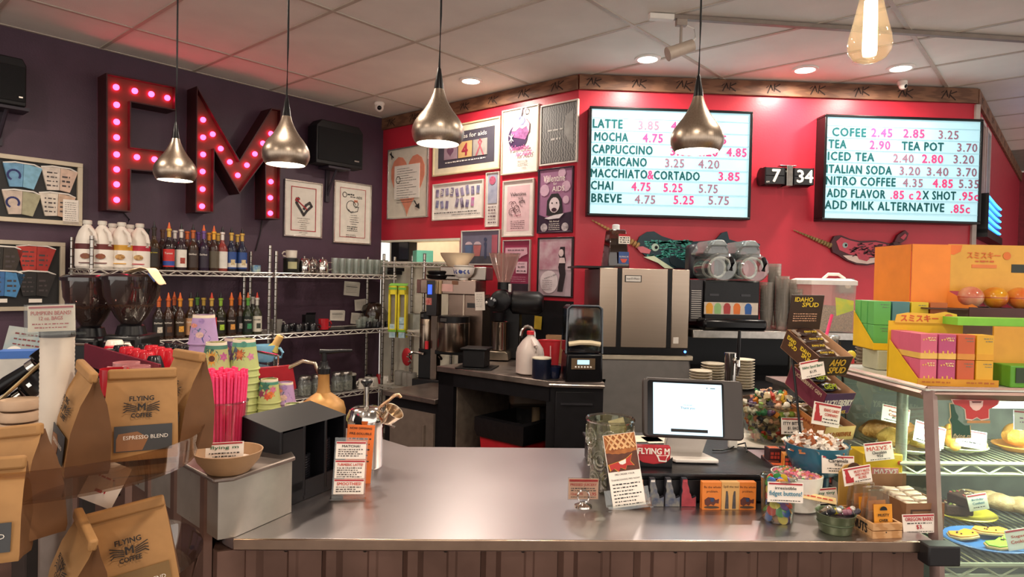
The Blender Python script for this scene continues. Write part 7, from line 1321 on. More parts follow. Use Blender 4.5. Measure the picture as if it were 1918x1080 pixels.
card('green highlighted tiny tiny card in front of the white bowl', G(1536, 955, CZ)+Vector((0.0, -.03, .028)), 44*k, 28*k, [('tiny tiny', .66, .8, .24, 'g'), ('50¢', .34, .3, .24, 'g'), (None, .12, .7, .06, 'k')], RD(-3), RD(-8), RD(-6), foot=False)
card('yellow edged card lying across the green tub', G(1533, 955, CZ)+Vector((-.03, -.055, .042)), 62*k, 16*k, [(None, .5, .8, .25, 'o')], RD(-18), RD(-62), RD(6), stripe=False, foot=False, base=mat('#e8c890', .6))
# green tub of trinkets
p, k = anc(1564, 994, CZ)
t = thing('trinket_tub', 'olive green metal tub of pens and trinkets at the counter edge', 'tub', p); part('tub', MB().shell([(26*k, 0), (28*k, 2*k), (34*k, 34*k), (35.5*k, 36*k)], .0015, 32), mat('#5a6448', .4, .4), t); part('hoop', MB().lathe([(31*k, 16*k), (32.6*k, 18*k), (31.6*k, 20*k)], 32, cap=False), mat('#4a543c', .4, .4), t)
for i, (dx, dy, c, l) in enumerate(((-20, -4, '#2a2a30', 'black trinket pen at the left of the green tub'), (-8, 2, '#e0c82c', 'yellow trinket pen in the green tub'), (6, -2, '#8a5a6a', 'mauve trinket pen in the green tub'), (18, 3, '#b5303a', 'red trinket pen in the green tub'), (24, -5, '#3a3440', 'dark trinket pen at the right of the green tub'), (-14, 12, '#6a5a4a', 'brown trinket pen at the back of the green tub'), (12, 14, '#7a8a9a', 'grey trinket pen at the back of the green tub'))):
    b = thing('trinket_pen', l, 'trinket', p+Vector((dx*k, dy*k, 34*k)), rot=(RD(50+10*(i % 3)), RD(30-20*i), .5*i)); part('barrel', MB().tube([(0, 0, -.016), (0, 0, .018)], [.006, .007], 10), mat(c, .35), b); part('cap', MB().ball((0, 0, .021), .007, 10, 6), mat('#d0c8c0', .2, .6) if i % 2 else mat(c, .3), b); part('ring', MB().tube([(.007*cos(a), .007*sin(a), .008) for a in [2*pi*j/10 for j in range(10)]], .0012, 5, close=True), CHROME(), b)
part('trinket_bed', MB().lathe([(25*k, 3*k), (32*k, 30*k), (.0005, 32*k)], 20), mat('#3a3430', .6, noise=.3, ns=80), t, kind='stuff')
# wooden crate
p, k = anc(1660, 1007, CZ)
t = thing('wooden_crate', 'small pale wood crate stencilled nuts at the counter corner', 'crate', p, RD(5)); PW = mat('#c99a6a', .6, h2='#b5824f', ns=8, mode='wave', stretch=(1, 1, 8))
w, d_, h = 60*k, .115, 29*k
for z in (0, 1): part('slat', MB().bx(-w/2, w/2, -.004, .004, z*(h/2+.0008), z*(h/2)+h/2-.0008), PW, t, .0008); part('slat', MB().bx(-w/2, -w/2+.006, .004, d_, z*(h/2+.0008), z*(h/2)+h/2-.0008), PW, t, .0008); part('slat', MB().bx(w/2-.006, w/2, .004, d_, z*(h/2+.0008), z*(h/2)+h/2-.0008), PW, t, .0008); part('slat', MB().bx(-w/2, w/2, d_, d_+.006, z*(h/2+.0008), z*(h/2)+h/2-.0008), PW, t, .0008)
part('floor_board', MB().bx(-w/2, w/2, 0, d_, 0, .003), PW, t); text(t, 'NUTS', INK(), (-w/2-.0008, .04, h*.5), w=.05, h=h*.6, R=RZ(-pi/2), bold=.04); part('nail', MB().ball((-.004, -.005, h*.42), .0016, 6, 4), SCREW, t)
part('header_board', MB().prism([(-w*.5, 0), (w*.5, 0), (w*.5, 95*k), (w*.3, 108*k), (0, 112*k), (-w*.3, 108*k), (-w*.5, 95*k)], d_+.007, d_+.012), mat('#a8803a', .6), t); part('header_emblem', MB().prism(arc(0, 100*k, 14*k, 0, pi, 10), d_+.005, d_+.007), mat('#4a2c1c', .6), t)
Rc = Matrix.Rotation(RD(5), 3, 'Z')
for i in range(4):
    b = thing('nut_bag', ('front', 'second', 'third', 'rear')[i]+' clear bag of nuts with an orange label in the crate', 'bag', p+Rc @ Vector((-.006+.004*(i % 2), .022+.026*i, .004)), RD(5+4*(i % 2)), group='nut bags in the crate')
    part('bag', MB().lathe([(.5, 0), (.56, .2), (.56, .6), (.48, .85), (.5, 1)], 10, fl=lambda a, z: 1, cap=True), glass('#efe6d4', .96, .06, 1.6, .05), b, loc=(0, 0, 0)).scale = (.056, .015, .1)
    part('nuts', MB().lathe([(.0005, .04), (.46, .1), (.5, .35), (.42, .5), (.0005, .55)], 12, fl=lambda a, z: 1+.06*sin(7*a+9*z)), mat('#6a4224', .6, h2='#8a5a34', ns=90, mode='voronoi'), b).scale = (.056, .015, .1)
    lb = part('label', MB().box(.004, -.0115, .048, .046, .001, .044, R=RX(-.1)), mat('#e0921e', .5), b)
    if i == 0:
        text(b, 'MUSTY', INK(), (.004, -.0138, .046), w=.028, bold=.03); text(b, 'OVER', INK(), (.004, -.0145, .034), w=.022, bold=.03); part('emblem', MB().prism(arc(.004, .057, .009, 0, pi, 8), -.0138, -.0128), INK(), b)
card('red lettered nut price card with a state outline above the crate', p+Rc @ Vector((-.012, .085, 80*k)), 62*k, 34*k, [('MUSTY NUTS', .72, .55, .15, 'o'), ('AND MUSTY', .54, .5, .14, 'o'), ('RUBS', .36, .28, .14, 'o'), (None, .18, .55, .06, 'k')], RD(8), RD(-6), RD(-7), map_=True, foot=False)
# bark box
p, k = anc(1732, 992, CZ)
t = thing('kraft_box', 'brown kraft box of wrapped bark bars by the display case', 'box', p+Vector((.0, .0, .0)), RD(4)); w, h, d_ = 78*k, 50*k, .13; KR = mat('#8a6244', .7, noise=.06)
part('front_panel', MB().bx(-w/2, w/2, 0, .002, 0, h), KR, t); part('side_panel', MB().bx(-w/2, -w/2+.002, .002, d_, 0, h), KR, t); part('side_panel', MB().bx(w/2-.002, w/2, .002, d_, 0, h*1.0), KR, t); part('back_panel', MB().bx(-w/2, w/2, d_, d_+.002, 0, h*1.5), KR, t); part('bottom', MB().bx(-w/2, w/2, 0, d_, 0, .002), KR, t); ring(fr := MB(), w*.76, h*.55, .004, -.001, 0); part('printed_frame', fr, mat('#4a3020', .6), t, loc=(0, 0, h*.5))
Rc = Matrix.Rotation(RD(4), 3, 'Z')
for i in range(4):
    for j in range(2):
        b = thing('bark_bar', ('left', 'right')[j]+' wrapped bark bar in row %s from the front of the kraft box' % ('one', 'two', 'three', 'four')[i], 'snack bar', p+Rc @ Vector(((-.021+.042*j)*1.0, .018+.026*i, h*.78+.004*i)), rot=(RD(6), RD(4-6*j), RD(6*j)), group='bark bars in the kraft box')
        part('wrapper', MB().box(0, 0, .0, .038, .022, .02), mat('#d8c8b4', .3, h2='#b59a84', ns=40), b, .004); r = MB(); scrib(r, -.014, .014, .0, .003, -.0115); part('label_print', r, mat('#5a4a44'), b)
part('bar_bed', MB().bx(-w/2+.004, w/2-.004, .004, d_-.004, .003, h*.6), mat('#b59c86', .6), t)
card('red lettered three dollar card leaning on the kraft box', p+Vector((-16*k, -.012, -2*k)), 62*k, 34*k, [('OREGON BARK!', .74, .85, .2, 'r'), (None, .52, .75, .07, 'k'), ('$3.', .32, .2, .24, 'r'), (None, .08, .8, .05, 'k')], 0, RD(-8), RD(-2), foot=True)
# black bumper on the counter corner
solo('corner_bumper', 'black rubber bumper on the counter corner by the display case', 'bumper', MB().bx(-.04, .035, -.02, .02, -.028, .018), mat('#141316', .5), Vector((1.045, 1.425, .905)), 0, bevel=.004)
# ================================================================ glass display case
FR = mat('#9a8078', .35, .7, noise=.05)
X0, YF, YB, ZT = 1.10, 1.565, 2.02, 1.25; X1 = 2.35
t = thing('display_case', 'tall glass pastry display case at the right end of the counter', 'display case', (0, 0, 0))
def bar(mb, a, b, s): a, b = Vector(a), Vector(b); return mb.tube([a, b], s, 4)
def pbar(name, a, b, w_): return part(name, MB().tube([a, b], w_, 4), FR, t)
XB, YFB = 1.02, 1.385                                              # foot of the sloping front corner
fp = G(1757, 728, ZT); fb = Y(1786, 1078, 1.40)
pbar('corner_post', (X0+.006, YF-.004, ZT-.005), (1.06, 1.395, .30), .016)
pbar('top_front_bar', (X0, YF, ZT-.012), (X1, YF-.02, ZT-.012), .017); pbar('top_side_bar', (X0, YF, ZT-.012), (X0, YB, ZT-.012), .017); pbar('back_post', (X0, YB, 0), (X0, YB, ZT), .016); pbar('top_back_bar', (X0, YB, ZT-.012), (X1, YB, ZT-.012), .016)
part('top_plate', MB().bx(X0-.012, X1, YF-.015, YB+.01, ZT-.004, ZT), mat('#cfcfc4', .3, .3), t)
CG = glass('#e6f0ea', .985, .015, 1.3)
part('front_pane', MB().add([(X0+.01, YF, ZT-.02), (X1, YF, ZT-.02), (X1, 1.40, .35), (1.06, 1.40, .35)], [(0, 1, 2, 3)]), CG, t); part('side_pane', MB().add([(X0, YF, ZT-.02), (X0, YB, ZT-.02), (X0, YB, .35), (1.06, 1.40, .35)], [(0, 1, 2, 3)]), CG, t)
part('back_panel', MB().bx(X0+.02, X1, YB-.01, YB, .3, ZT-.02), mat('#5a5f5a', .4, .3, noise=.1), t); part('base', MB().bx(1.06, X1, 1.42, YB, 0, .33), mat('#5a4a44', .5), t); pass
part('hinge_bracket', MB().bx(1.045, 1.075, 1.39, 1.42, .55, .62), mat('#c8d4c4', .3, .4), t)
# lamp tube under the top
lt = part('lamp_tube', MB().tube([(X0+.18, YF+.08, ZT-.05), (X1-.05, YF+.08, ZT-.05)], .012), mat('#eef6e4', .4, em=7.0, noise=0), t)
for x in (1.45, 1.95):
    l_ = bpy.data.lights.new('case_lamp', 'AREA'); l_.shape = 'RECTANGLE'; l_.size = .5; l_.size_y = .03; l_.energy = 3.6; l_.color = (.93, 1, .82); lo = bpy.data.objects.new('case_lamp', l_); col.objects.link(lo); lo.location = (x, YF+.09, ZT-.07)
def wire_shelf(z, y0, y1, x0):
    s_ = part('wire_shelf', MB().tube([(x0, y0, z), (X1, y0, z)], .006, 6).tube([(x0, y0+.002, z-.028), (X1, y0+.002, z-.028)], .006, 6).tube([(x0+.05*i, y0, z-.028 if i % 2 else z) for i in range(int((X1-x0)/.05))], .0035, 5), mat('#c8ccb4', .3, .6), t)
    mb = MB(); n = int((X1-x0)/.02)
    for i in range(n+1): mb.tube([(x0+(X1-x0)*i/n, y0, z+.003), (x0+(X1-x0)*i/n, y1, z+.003)], .0022, 4)
    part('shelf_wires', mb, mat('#b0b49c', .3, .6), s_, kind='stuff')
ZA, ZB_ = 1.027, .84
wire_shelf(ZA, 1.70, 1.98, 1.125); wire_shelf(ZB_, 1.50, 1.98, 1.10)
part('shelf_post', MB().cyl((1.14, 1.715, .35), .014, .87, 12), mat('#b0b8a8', .3, .5), t)
def at_shelf(x, y, z): return G(x, y, z)
def plate(p, r, c, label, oval=1.0):
    o = solo('pastry_plate', label, 'plate', MB().lathe([(r*.55, 0), (r*.6, .003), (r*.95, .012), (r, .016), (r*.97, .018), (r*.6, .008), (.0005, .007)], 32), mat(c, .3, noise=.02), p); o.scale = (1, oval, 1); return o
def lump(name, label, p, r, c, c2, seed, cat='pastry', rot=0, grp=None, sprinkle=None):
    random.seed(seed); m_ = MB(); ph = [random.uniform(0, 6) for _ in range(3)]
    m_.ball((0, 0, r[2]*.92), r, 18, 12); m_.v = [(x*(1+.08*sin(9*y/r[1]+ph[0])), y*(1+.08*sin(8*x/r[0]+ph[1])), max(.0, z*(1+.1*sin(6*x/r[0]+ph[2])))) for x, y, z in m_.v]
    t = thing(name, label, cat, p, rot, grp); part('crust', m_, mat(c, .6, h2=c2, ns=35, bump=.6, bs=120), t)
    if sprinkle:
        for i in range(14): a = random.uniform(0, 6.28); q = random.uniform(.1, .75); part('sprinkle', MB().box(r[0]*q*cos(a), r[1]*q*sin(a), r[2]*(1.92-q*q*.8), .004, .002, .002, R=RZ(a)), mat(random.choice(sprinkle), .4), t)
    return t
random.seed(21)
def croissant(p, L, rz, label):
    t = thing('croissant', label, 'croissant', p, rz, 'croissants on the glass plate'); n = 7
    for i in range(n):
        f = (i+.5)/n*2-1; r = L*.24*(1-f*f*.7); part('roll_segment', MB().ball((f*L*.5, -.02*f*f*3, r*.95), (L*.13, r*1.05, r), 12, 8, M=RZ(-.35*f)), mat('#d09838', .5, h2='#dcb258', ns=20, bump=.3, bs=80), t)
p = G(1742, 862, ZA+.007); p.y = 1.80; p.x = 1.215; plate(p, .08, '#dfe6d8', 'white plate of scones on the upper case shelf')
lump('scone', 'golden scone on the upper shelf, left of two', p+Vector((-.036, .01, .012)), (.044, .04, .025), '#c9a04a', '#dcb868', 3, grp='scones in the case'); lump('scone', 'golden scone on the upper shelf, right of two', p+Vector((.04, -.01, .012)), (.046, .038, .026), '#cfa850', '#dcbc70', 4, grp='scones in the case'); lump('crumble_bar', 'long brown crumble pastry at the back of the upper shelf', p+Vector((.02, .12, .004)), (.09, .032, .03), '#8a5a24', '#a87434', 5, sprinkle=None)
p = Vector((1.375, 1.82, ZA+.007)); plate(p, .076, '#b9c09a', 'pale glass plate of croissants on the upper shelf')
croissant(p+Vector((-.02, -.015, .014)), .11, RD(12), 'croissant at the front left of the glass plate'); croissant(p+Vector((.025, .04, .014)), .115, RD(-40), 'croissant at the back right of the glass plate')
p = Vector((1.55, 1.82, ZA+.007)); plate(p, .06, '#c98a3a', 'amber plate with a muffin cut off at the right edge'); lump('muffin', 'crumbly muffin on the amber plate at the right edge', p+Vector((-.0, .0, .015)), (.035, .035, .03), '#b5822c', '#c9964a', 6)
p = Vector((1.38, 1.80, ZB_+.007)); plate(p, .085, '#cfc040', 'yellow rimmed plate of brownies on the middle shelf')
for i, (dx, dy, dz) in enumerate(((-.02, 0, .012), (.05, .05, .012), (.0, -.01, .042))):
    b = thing('brownie', ('chocolate brownie at the left of the yellow plate', 'chocolate brownie at the back of the yellow plate', 'sprinkled chocolate brownie on top of the others')[i], 'brownie', p+Vector((dx, dy, dz)), RD(-10+15*i), 'brownies on the yellow plate'); part('cake', MB().bx(-.036, .036, -.028, .028, 0, .028), mat('#3a2218', .7, bump=.6, bs=90), b, .004)
    for j in range(16): part('sprinkle', MB().box(random.uniform(-.03, .03), random.uniform(-.024, .024), .0295, .006, .003, .003, R=RZ(random.uniform(0, 3))), mat(random.choice(('#d8d0c0', '#b5605a', '#8a9a4a', '#e0c8a0')), .5), b)
lump('sprinkled_donut', 'sprinkled cake doughnut left of the brownies', Vector((1.27, 1.90, ZB_+.006)), (.04, .04, .022), '#6a4a3a', '#8a6a54', 8, sprinkle=('#e8e0d0', '#c8907a', '#4a5a4a'))
p = Vector((1.50, 1.80, ZB_+.007))
for i in range(3): lump('cinnamon_roll', ('pale iced pastry at the right of the middle shelf', 'pale iced pastry behind the brownies', 'pale iced pastry in front at the right')[i], p+Vector((-.0+.05*i, .08-.04*i, .004)), (.07, .032, .024), '#cdb78c', '#a8865a', 11+i, grp='iced pastries', rot=RD(-25))
p = Vector((1.30, 1.60, ZB_+.007)); o = plate(p, .11, '#3a6aa8', 'blue oval plate of iced cookies on the lower shelf', .8)
for i, (dx, dy, c, rr) in enumerate(((-.05, .02, '#e0942c', .2), (.03, .03, '#e0a03a', -.2), (.0, -.04, '#8ac83a', .3), (.06, -.03, '#8fc84a', -.1))):
    b = thing('iced_cookie', ('orange iced cookie at the left of the blue plate', 'orange iced cookie at the back of the blue plate', 'green iced cookie at the front of the blue plate', 'green iced cookie at the right of the blue plate')[i], 'cookie', p+Vector((dx, dy, .013+.006*(i % 2))), rr, 'iced cookies on the blue plate'); ol = [(-.045, .0), (-.03, .02), (0, .016), (.03, .026), (.045, .01), (.03, -.016), (0, -.02), (-.03, -.018)]
    part('biscuit', MB().slab([(x*1.06, y*1.1) for x, y in ol], 0, .007), mat('#d0b074', .7), b, .002); part('icing', MB().slab(ol, .007, .011), mat(c, .4), b, .002)
    for j in range(4): part('candy_dot', MB().ball((random.uniform(-.03, .03), random.uniform(-.01, .01), .012), .0025, 6, 4), mat('#4a2c24', .4), b)
def case_card(label, x, y, z, w, h, lines, rz=0, roll=0, dy=0.0): p = Y(x, y, z); return card(label, p, w, h, lines, rz, RD(-10), roll, sc_='#b5404a', name='case_price_card', base=mat('#e9ecdf', .4, noise=.02))
case_card('white price card for the crumble pastry inside the case', 1676, 792, 1.86, .09, .048, [('Pumpkin', .66, .5, .16, 'o'), ('Crumble', .45, .5, .16, 'o'), ('$3.95', .3, .25, .12, 'k'), (None, .12, .8, .06, 'k')], RD(4), RD(12)); case_card('white price card for the scones inside the case', 1738, 832, 1.73, .095, .056, [('Pumpkin', .7, .5, .13, 'p'), ('Chai', .53, .3, .13, 'p'), ('Scones', .36, .4, .13, 'p'), (None, .12, .8, .05, 'k')], RD(4), RD(16)); case_card('white price card behind the green sticker inside the case', 1818, 838, 1.75, .085, .048, [(None, .5, .5, .08, 'p'), (None, .3, .6, .08, 'k')], RD(-4), RD(8)); case_card('white price card cut off at the right edge of the case', 1925, 806, 1.62, .07, .05, [(None, .6, .6, .08, 'p'), (None, .4, .6, .08, 'p')], RD(-4), RD(4))
case_card('white price card standing in the brownies', 1835, 955, 1.74, .056, .044, [('Birthday', .66, .6, .14, 'b'), ('Confetti', .44, .6, .14, 'b'), (None, .2, .6, .06, 'k')], RD(0), RD(-9)); case_card('white price card by the iced cookies at the right edge', 1912, 1028, 1.53, .06, .048, [('Sugar', .64, .6, .16, 'o'), ('Cookies', .4, .7, .16, 'o')], RD(0), RD(-9))
# stickers on the front glass
def glass_pt(x, y): 
    a, b = Vector((X0, YF, ZT-.02)), Vector((1.06, 1.40, .35)); n = Vector((1, 0, 0)).cross(b-a).normalized(); d = ray(x, y); C_ = Vector((0, 0, HC)); return C_+d*((a-C_).dot(n)/d.dot(n))
tl_ = math.atan2(YF-1.40, ZT-.37)
def sticker(label, pts, layers):
    c = glass_pt(*[sum(q[i] for q in pts)/len(pts) for i in (0, 1)]); t = thing('window_sticker', label, 'sticker', c, rot=(-tl_, 0, 0)); Ri = RX(tl_)
    def L(x, y): v = Ri @ (glass_pt(x, y)-c); return (v.x, v.z)
    for i, (nm, ps, cl) in enumerate(layers): part(nm, MB().prism([L(*q) for q in ps], -.0035-.0007*i, -.0028-.0007*i), mat(cl, .4), t)
    return t, L
idp = [(1776, 754), (1783, 754), (1787, 770), (1793, 779), (1791, 785), (1799, 792), (1806, 797), (1816, 796), (1818, 820), (1780, 821), (1779, 795), (1775, 786), (1778, 780)]
t, L = sticker('dark green state outline sticker on the case glass', idp, [('gold_edge', idp, '#bda878'), ('green_fill', [(1797+(x-1797)*.9, 788+(y-788)*.93) for x, y in idp], '#1f4a34')]); q = L(1799, 817); text(t, 'flying m', mat('#d8c89a', .5), (q[0], -.0055, q[1]), w=.045, shear=.3)
wg = [(1779, 747), (1800, 746), (1814, 747), (1836, 747), (1850, 747), (1872, 747), (1868, 757), (1858, 763), (1851, 766), (1851, 784), (1836, 787), (1828, 782), (1818, 787), (1807, 785), (1805, 766), (1796, 760), (1783, 756)]
t, L = sticker('red winged coffee cup sticker on the case glass', wg, [('pale_edge', wg, '#d8b8a8'), ('red_wings', [(1826+(x-1826)*.93, 765+(y-765)*.9) for x, y in wg], '#b5302c'), ('cup', [(1813, 750), (1839, 750), (1838, 760), (1832, 767), (1826, 769), (1820, 767), (1814, 760)], '#dcb4a8'), ('coffee', [(1817, 751), (1836, 751), (1834, 754), (1819, 754)], '#6a2420'), ('gold_base', [(1808, 787), (1851, 787), (1851, 792), (1808, 792)], '#b5824a')])
# ---------------------------------------------------------------- blind boxes on the case
def bbox(p, w, d_, h, rz, top_c, bot_c, label, grp, txt=None, side=None):
    t = thing('blind_box', label, 'toy box', p, rz, grp); part('carton', MB().bx(-w/2, w/2, -d_/2, d_/2, 0, h), mat(top_c, .45, noise=.03), t, .0008)
    if bot_c: part('lower_print', MB().bx(-w/2-.0004, w/2+.0004, -d_/2-.0004, d_/2+.0004, .0005, h*.24), mat(bot_c, .45), t)
    if side == 'pink':
        r = MB(); 
        for i in range(5): r.prism([(-w*.4+w*.16*i, h*(.84-.02*abs(2-i))), (-w*.28+w*.16*i, h*(.84-.02*abs(2-i))), (-w*.34+w*.16*i, h*(.76-.02*abs(2-i)))], -d_/2-.0008, -d_/2-.0003)
        part('bunting_print', r, mat('#e6b45a', .5), t); part('drip_print', MB().bx(-w*.3, -w*.2, -d_/2-.0008, -d_/2-.0003, h*.2, h*.33).bx(-w*.02, w*.06, -d_/2-.0008, -d_/2-.0003, h*.2, h*.36).bx(w*.24, w*.32, -d_/2-.0008, -d_/2-.0003, h*.2, h*.3), mat('#e0b04a', .5), t)
    if txt: r = MB(); scrib(r, -w*.1, w*.4, h*.86, h*.045, -d_/2-.0009); scrib(r, 0, w*.4, h*.75, h*.04, -d_/2-.0009); part('title_print', r, mat('#f0d8a0' if side else '#6a7a6a', .5), t)
    return t
# front tray (pink / orange / yellow)
pA = G(1667, 712, ZT); k = 1.62/F; YL = mat('#e0b41c', .5, noise=.03)
tp = Vector((1.10, 1.60, ZT+.001)); ty = RD(-4)
t = thing('display_tray', 'yellow display tray of pink and orange blind boxes on the case', 'tray', tp, ty); W_ = .20
part('side_panel', MB().prism([(0, 0), (.001, 0), (.001, .01), (0, .01)], 0, .001).add([(0, 0, 0), (0, .135, 0), (0, .135, .105), (0, .0, .018), (.0015, 0, 0), (.0015, .135, 0), (.0015, .135, .105), (.0015, 0, .018)], [(0, 3, 2, 1), (4, 5, 6, 7), (0, 4, 7, 3), (3, 7, 6, 2), (1, 2, 6, 5)]), YL, t)
part('front_lip', MB().bx(0, W_, -.002, 0, 0, .018), mat('#c98a1c', .5), t); part('base', MB().bx(0, W_, 0, .14, 0, .002), YL, t); r = MB(); scrib(r, .01, .08, .010, .005, -.0028); scrib(r, .12, .19, .010, .005, -.0028); part('printed_line', r, mat('#a85a1c', .5), t); part('back_board', MB().bx(0, W_, .14, .142, 0, .155), YL, t)
part('title_board', MB().prism([(.015, .15), (.02, .172), (.05, .178), (.12, .176), (.15, .182), (.18, .176), (.185, .15)], .136, .139), mat('#e0b03a', .5), t); text(t, 'スミスキー', mat('#c8502c', .5), (.08, .1352, .163), w=.1, h=.018, bold=.03); part('round_mark', MB().lathe([(.0005, .001), (.013, 0)], 16, (.158, .1352, .164), M=RX(pi/2)), mat('#c8703a', .5), t)
Rr = Matrix.Rotation(ty, 3, 'Z')
cols = [('#d0607a', '#e0b458', 'pink'), ('#b84a74', '#e0b458', 'pink'), ('#c85a30', '#d08a34', None), ('#e0a828', '#d89a24', None)]
cn = ('pink', 'magenta', 'orange', 'yellow')
bw, bd, bh = .042, .042, .063
for lv in (0, 1):
    for r_ in range(3):
        for c in range(4):
            if c and r_ > 0: continue
            top_c, bot_c, sd = cols[c]; x = .028+.047*c-(.0 if c else .0); y = .026+.046*r_
            bbox(tp+Rr @ Vector((x, y, .003+lv*(bh+.001))), bw, bd, bh, ty+(RD(3) if c == 0 else 0), top_c, bot_c, '%s toy box, %s layer, %s row of the yellow tray' % (cn[c], ('lower', 'upper')[lv], ('front', 'second', 'back')[r_]), 'blind boxes in the front tray', True, sd)
# rear tray (green / blue / yellow)
tp2 = Vector((1.22, 1.92, ZT+.06)); ty2 = RD(-8)
ps = solo('glass_block', 'pale frosted glass block propping up the rear tray', 'block', MB().bx(-.04, .1, -.05, .03, 0, .058), mat('#a9aa92', .3, noise=.05), Vector((1.21, 1.93, ZT+.001)), bevel=.003)
t = thing('display_tray', 'yellow display tray of green blind boxes behind the pink ones', 'tray', tp2+Vector((-.06, -.03, 0)), ty2); part('side_panel', MB().add([(0, 0, 0), (0, .14, 0), (0, .14, .11), (0, 0, .02), (.0015, 0, 0), (.0015, .14, 0), (.0015, .14, .11), (.0015, 0, .02)], [(0, 3, 2, 1), (4, 5, 6, 7), (0, 4, 7, 3), (3, 7, 6, 2), (1, 2, 6, 5)]), YL, t); part('base', MB().bx(0, .22, 0, .14, 0, .002), YL, t); part('front_lip', MB().bx(0, .22, -.002, 0, 0, .02), YL, t); part('side_flap', MB().add([(-.001, .14, .11), (-.001, .14, .14), (-.05, .16, .15), (-.045, .16, .09)], [(0, 1, 2, 3)]), mat('#d8c43a', .5, h2='#8ab85a', ns=25), t)
Rr2 = Matrix.Rotation(ty2, 3, 'Z'); c2 = [('#5fae5a', 'green'), ('#4f7f86', 'teal'), ('#d8bc2c', 'lemon'), ('#b5602c', 'rust')]
bw2, bh2 = .048, .07
for lv in (0, 1):
    for r_ in range(3):
        for c in range(4):
            if c and r_ > 0: continue
            x = .028+.053*c; y = .03+.046*r_; bbox(tp2+Vector((-.06, -.03, 0))+Rr2 @ Vector((x, y, .003+lv*(bh2+.001))), bw2, .04, bh2, ty2, c2[c][0], None, '%s toy box, %s layer, %s row of the rear tray' % (c2[c][1], ('lower', 'upper')[lv], ('front', 'second', 'back')[r_]), 'blind boxes in the rear tray', c == 0 or c == 2)
# big capsule carton
k = 2.0/F; cb = C(1795, 560, 1.92); x0 = C(1713, 560, 1.92).x
pt = Vector((x0, 1.93, ZT+.001))
ztop = C(1740, 458, 1.93).z-ZT; zlow = C(1740, 575, 1.93).z-ZT
t = thing('capsule_carton', 'tall orange display carton with glossy capsules on top of the case', 'carton', pt+Vector((.0, .07, 0)), RD(-3)); OR = mat('#e8842c', .5, noise=.03)
part('stand_box', MB().bx(.12, .36, -.05, .12, 0, zlow), mat('#7a5a48', .6), t, .002); part('side_panel', MB().bx(0, .002, -.06, .14, zlow, ztop), OR, t); part('wing', MB().bx(.0, .115, -.07, -.066, zlow-.004, ztop), OR, t); part('back_board', MB().bx(.11, .36, -.068, -.064, zlow+.05, ztop+.002), mat('#d8a040', .5, noise=.04), t); part('shelf_floor', MB().bx(.0, .36, -.15, .1, zlow-.004, zlow), mat('#4a2c24', .5), t); part('front_lip', MB().bx(.12, .36, -.152, -.149, zlow-.028, zlow+.004), mat('#4a2420', .5), t); part('wing_foot', MB().add([(.11, -.07, zlow+.05), (.11, -.07, zlow), (.155, -.15, zlow)], [(0, 1, 2)]), OR, t)
text(t, 'スミスキー', mat('#d8702c', .5), (.215, -.0695, ztop-.03), w=.1, h=.02, bold=.03); part('round_mark', MB().lathe([(.0005, .001), (.012, 0)], 16, (.285, -.0695, ztop-.03), M=RX(pi/2)), mat('#d8702c', .5), t); part('corner_disc', MB().prism([(.112, ztop), (.15, ztop), (.145, ztop-.02), (.125, ztop-.03), (.112, ztop-.028)], -.0692, -.068), mat('#e0702c', .5), t); part('ribbon_print', MB().bx(.18, .255, -.0692, -.068, ztop-.068, ztop-.058), mat('#d8783a', .5), t); part('dark_label', MB().bx(.3, .345, -.0692, -.068, ztop-.08, ztop-.055), mat('#2a3028', .5), t); r = MB(); scrib(r, .19, .25, ztop-.048, .006, -.07); part('fine_print', r, mat('#c8602c', .5), t)
Rq = Matrix.Rotation(RD(-3), 3, 'Z')
for i in range(3):
    cp_ = thing('toy_capsule', ('glossy red and cream capsule at the left', 'glossy yellow capsule in the middle', 'glossy orange capsule at the right')[i]+' of the orange carton', 'capsule', pt+Vector((0, .07, 0))+Rq @ Vector((.155+.072*i, -.105, zlow+.001)), 0, 'glossy capsules in the carton'); part('shell', MB().ball((0, 0, .032), (.034, .034, .032), 20, 14), mat(('#b8422c', '#d8a020', '#c8502c')[i], .08, h2=('#d8b090', '#b5402c', '#d89a3a')[i], ns=16), cp_); part('seam', MB().lathe([(.0345, .031), (.0347, .032), (.0345, .033)], 24, cap=False), mat('#a83a24', .2), cp_)
# green box with figure print at right
t = thing('green_carton', 'lime green and yellow carton at the right edge on the case', 'carton', Vector((1.335, 1.60, ZT+.001)), RD(-3)); part('lower_tray', MB().bx(0, .2, -.01, .12, 0, .055), mat('#5a9a2a', .5), t, .002); part('tray_mouth', MB().bx(.012, .19, -.012, -.0105, .012, .05), mat('#2a3a20', .5), t); part('panel', MB().bx(-.002, .2, .05, .055, .055, .15), mat('#d89a34', .5, noise=.04), t); part('green_lid', MB().bx(-.09, .2, .06, .13, .15, .17), mat('#7ac03a', .5), t)
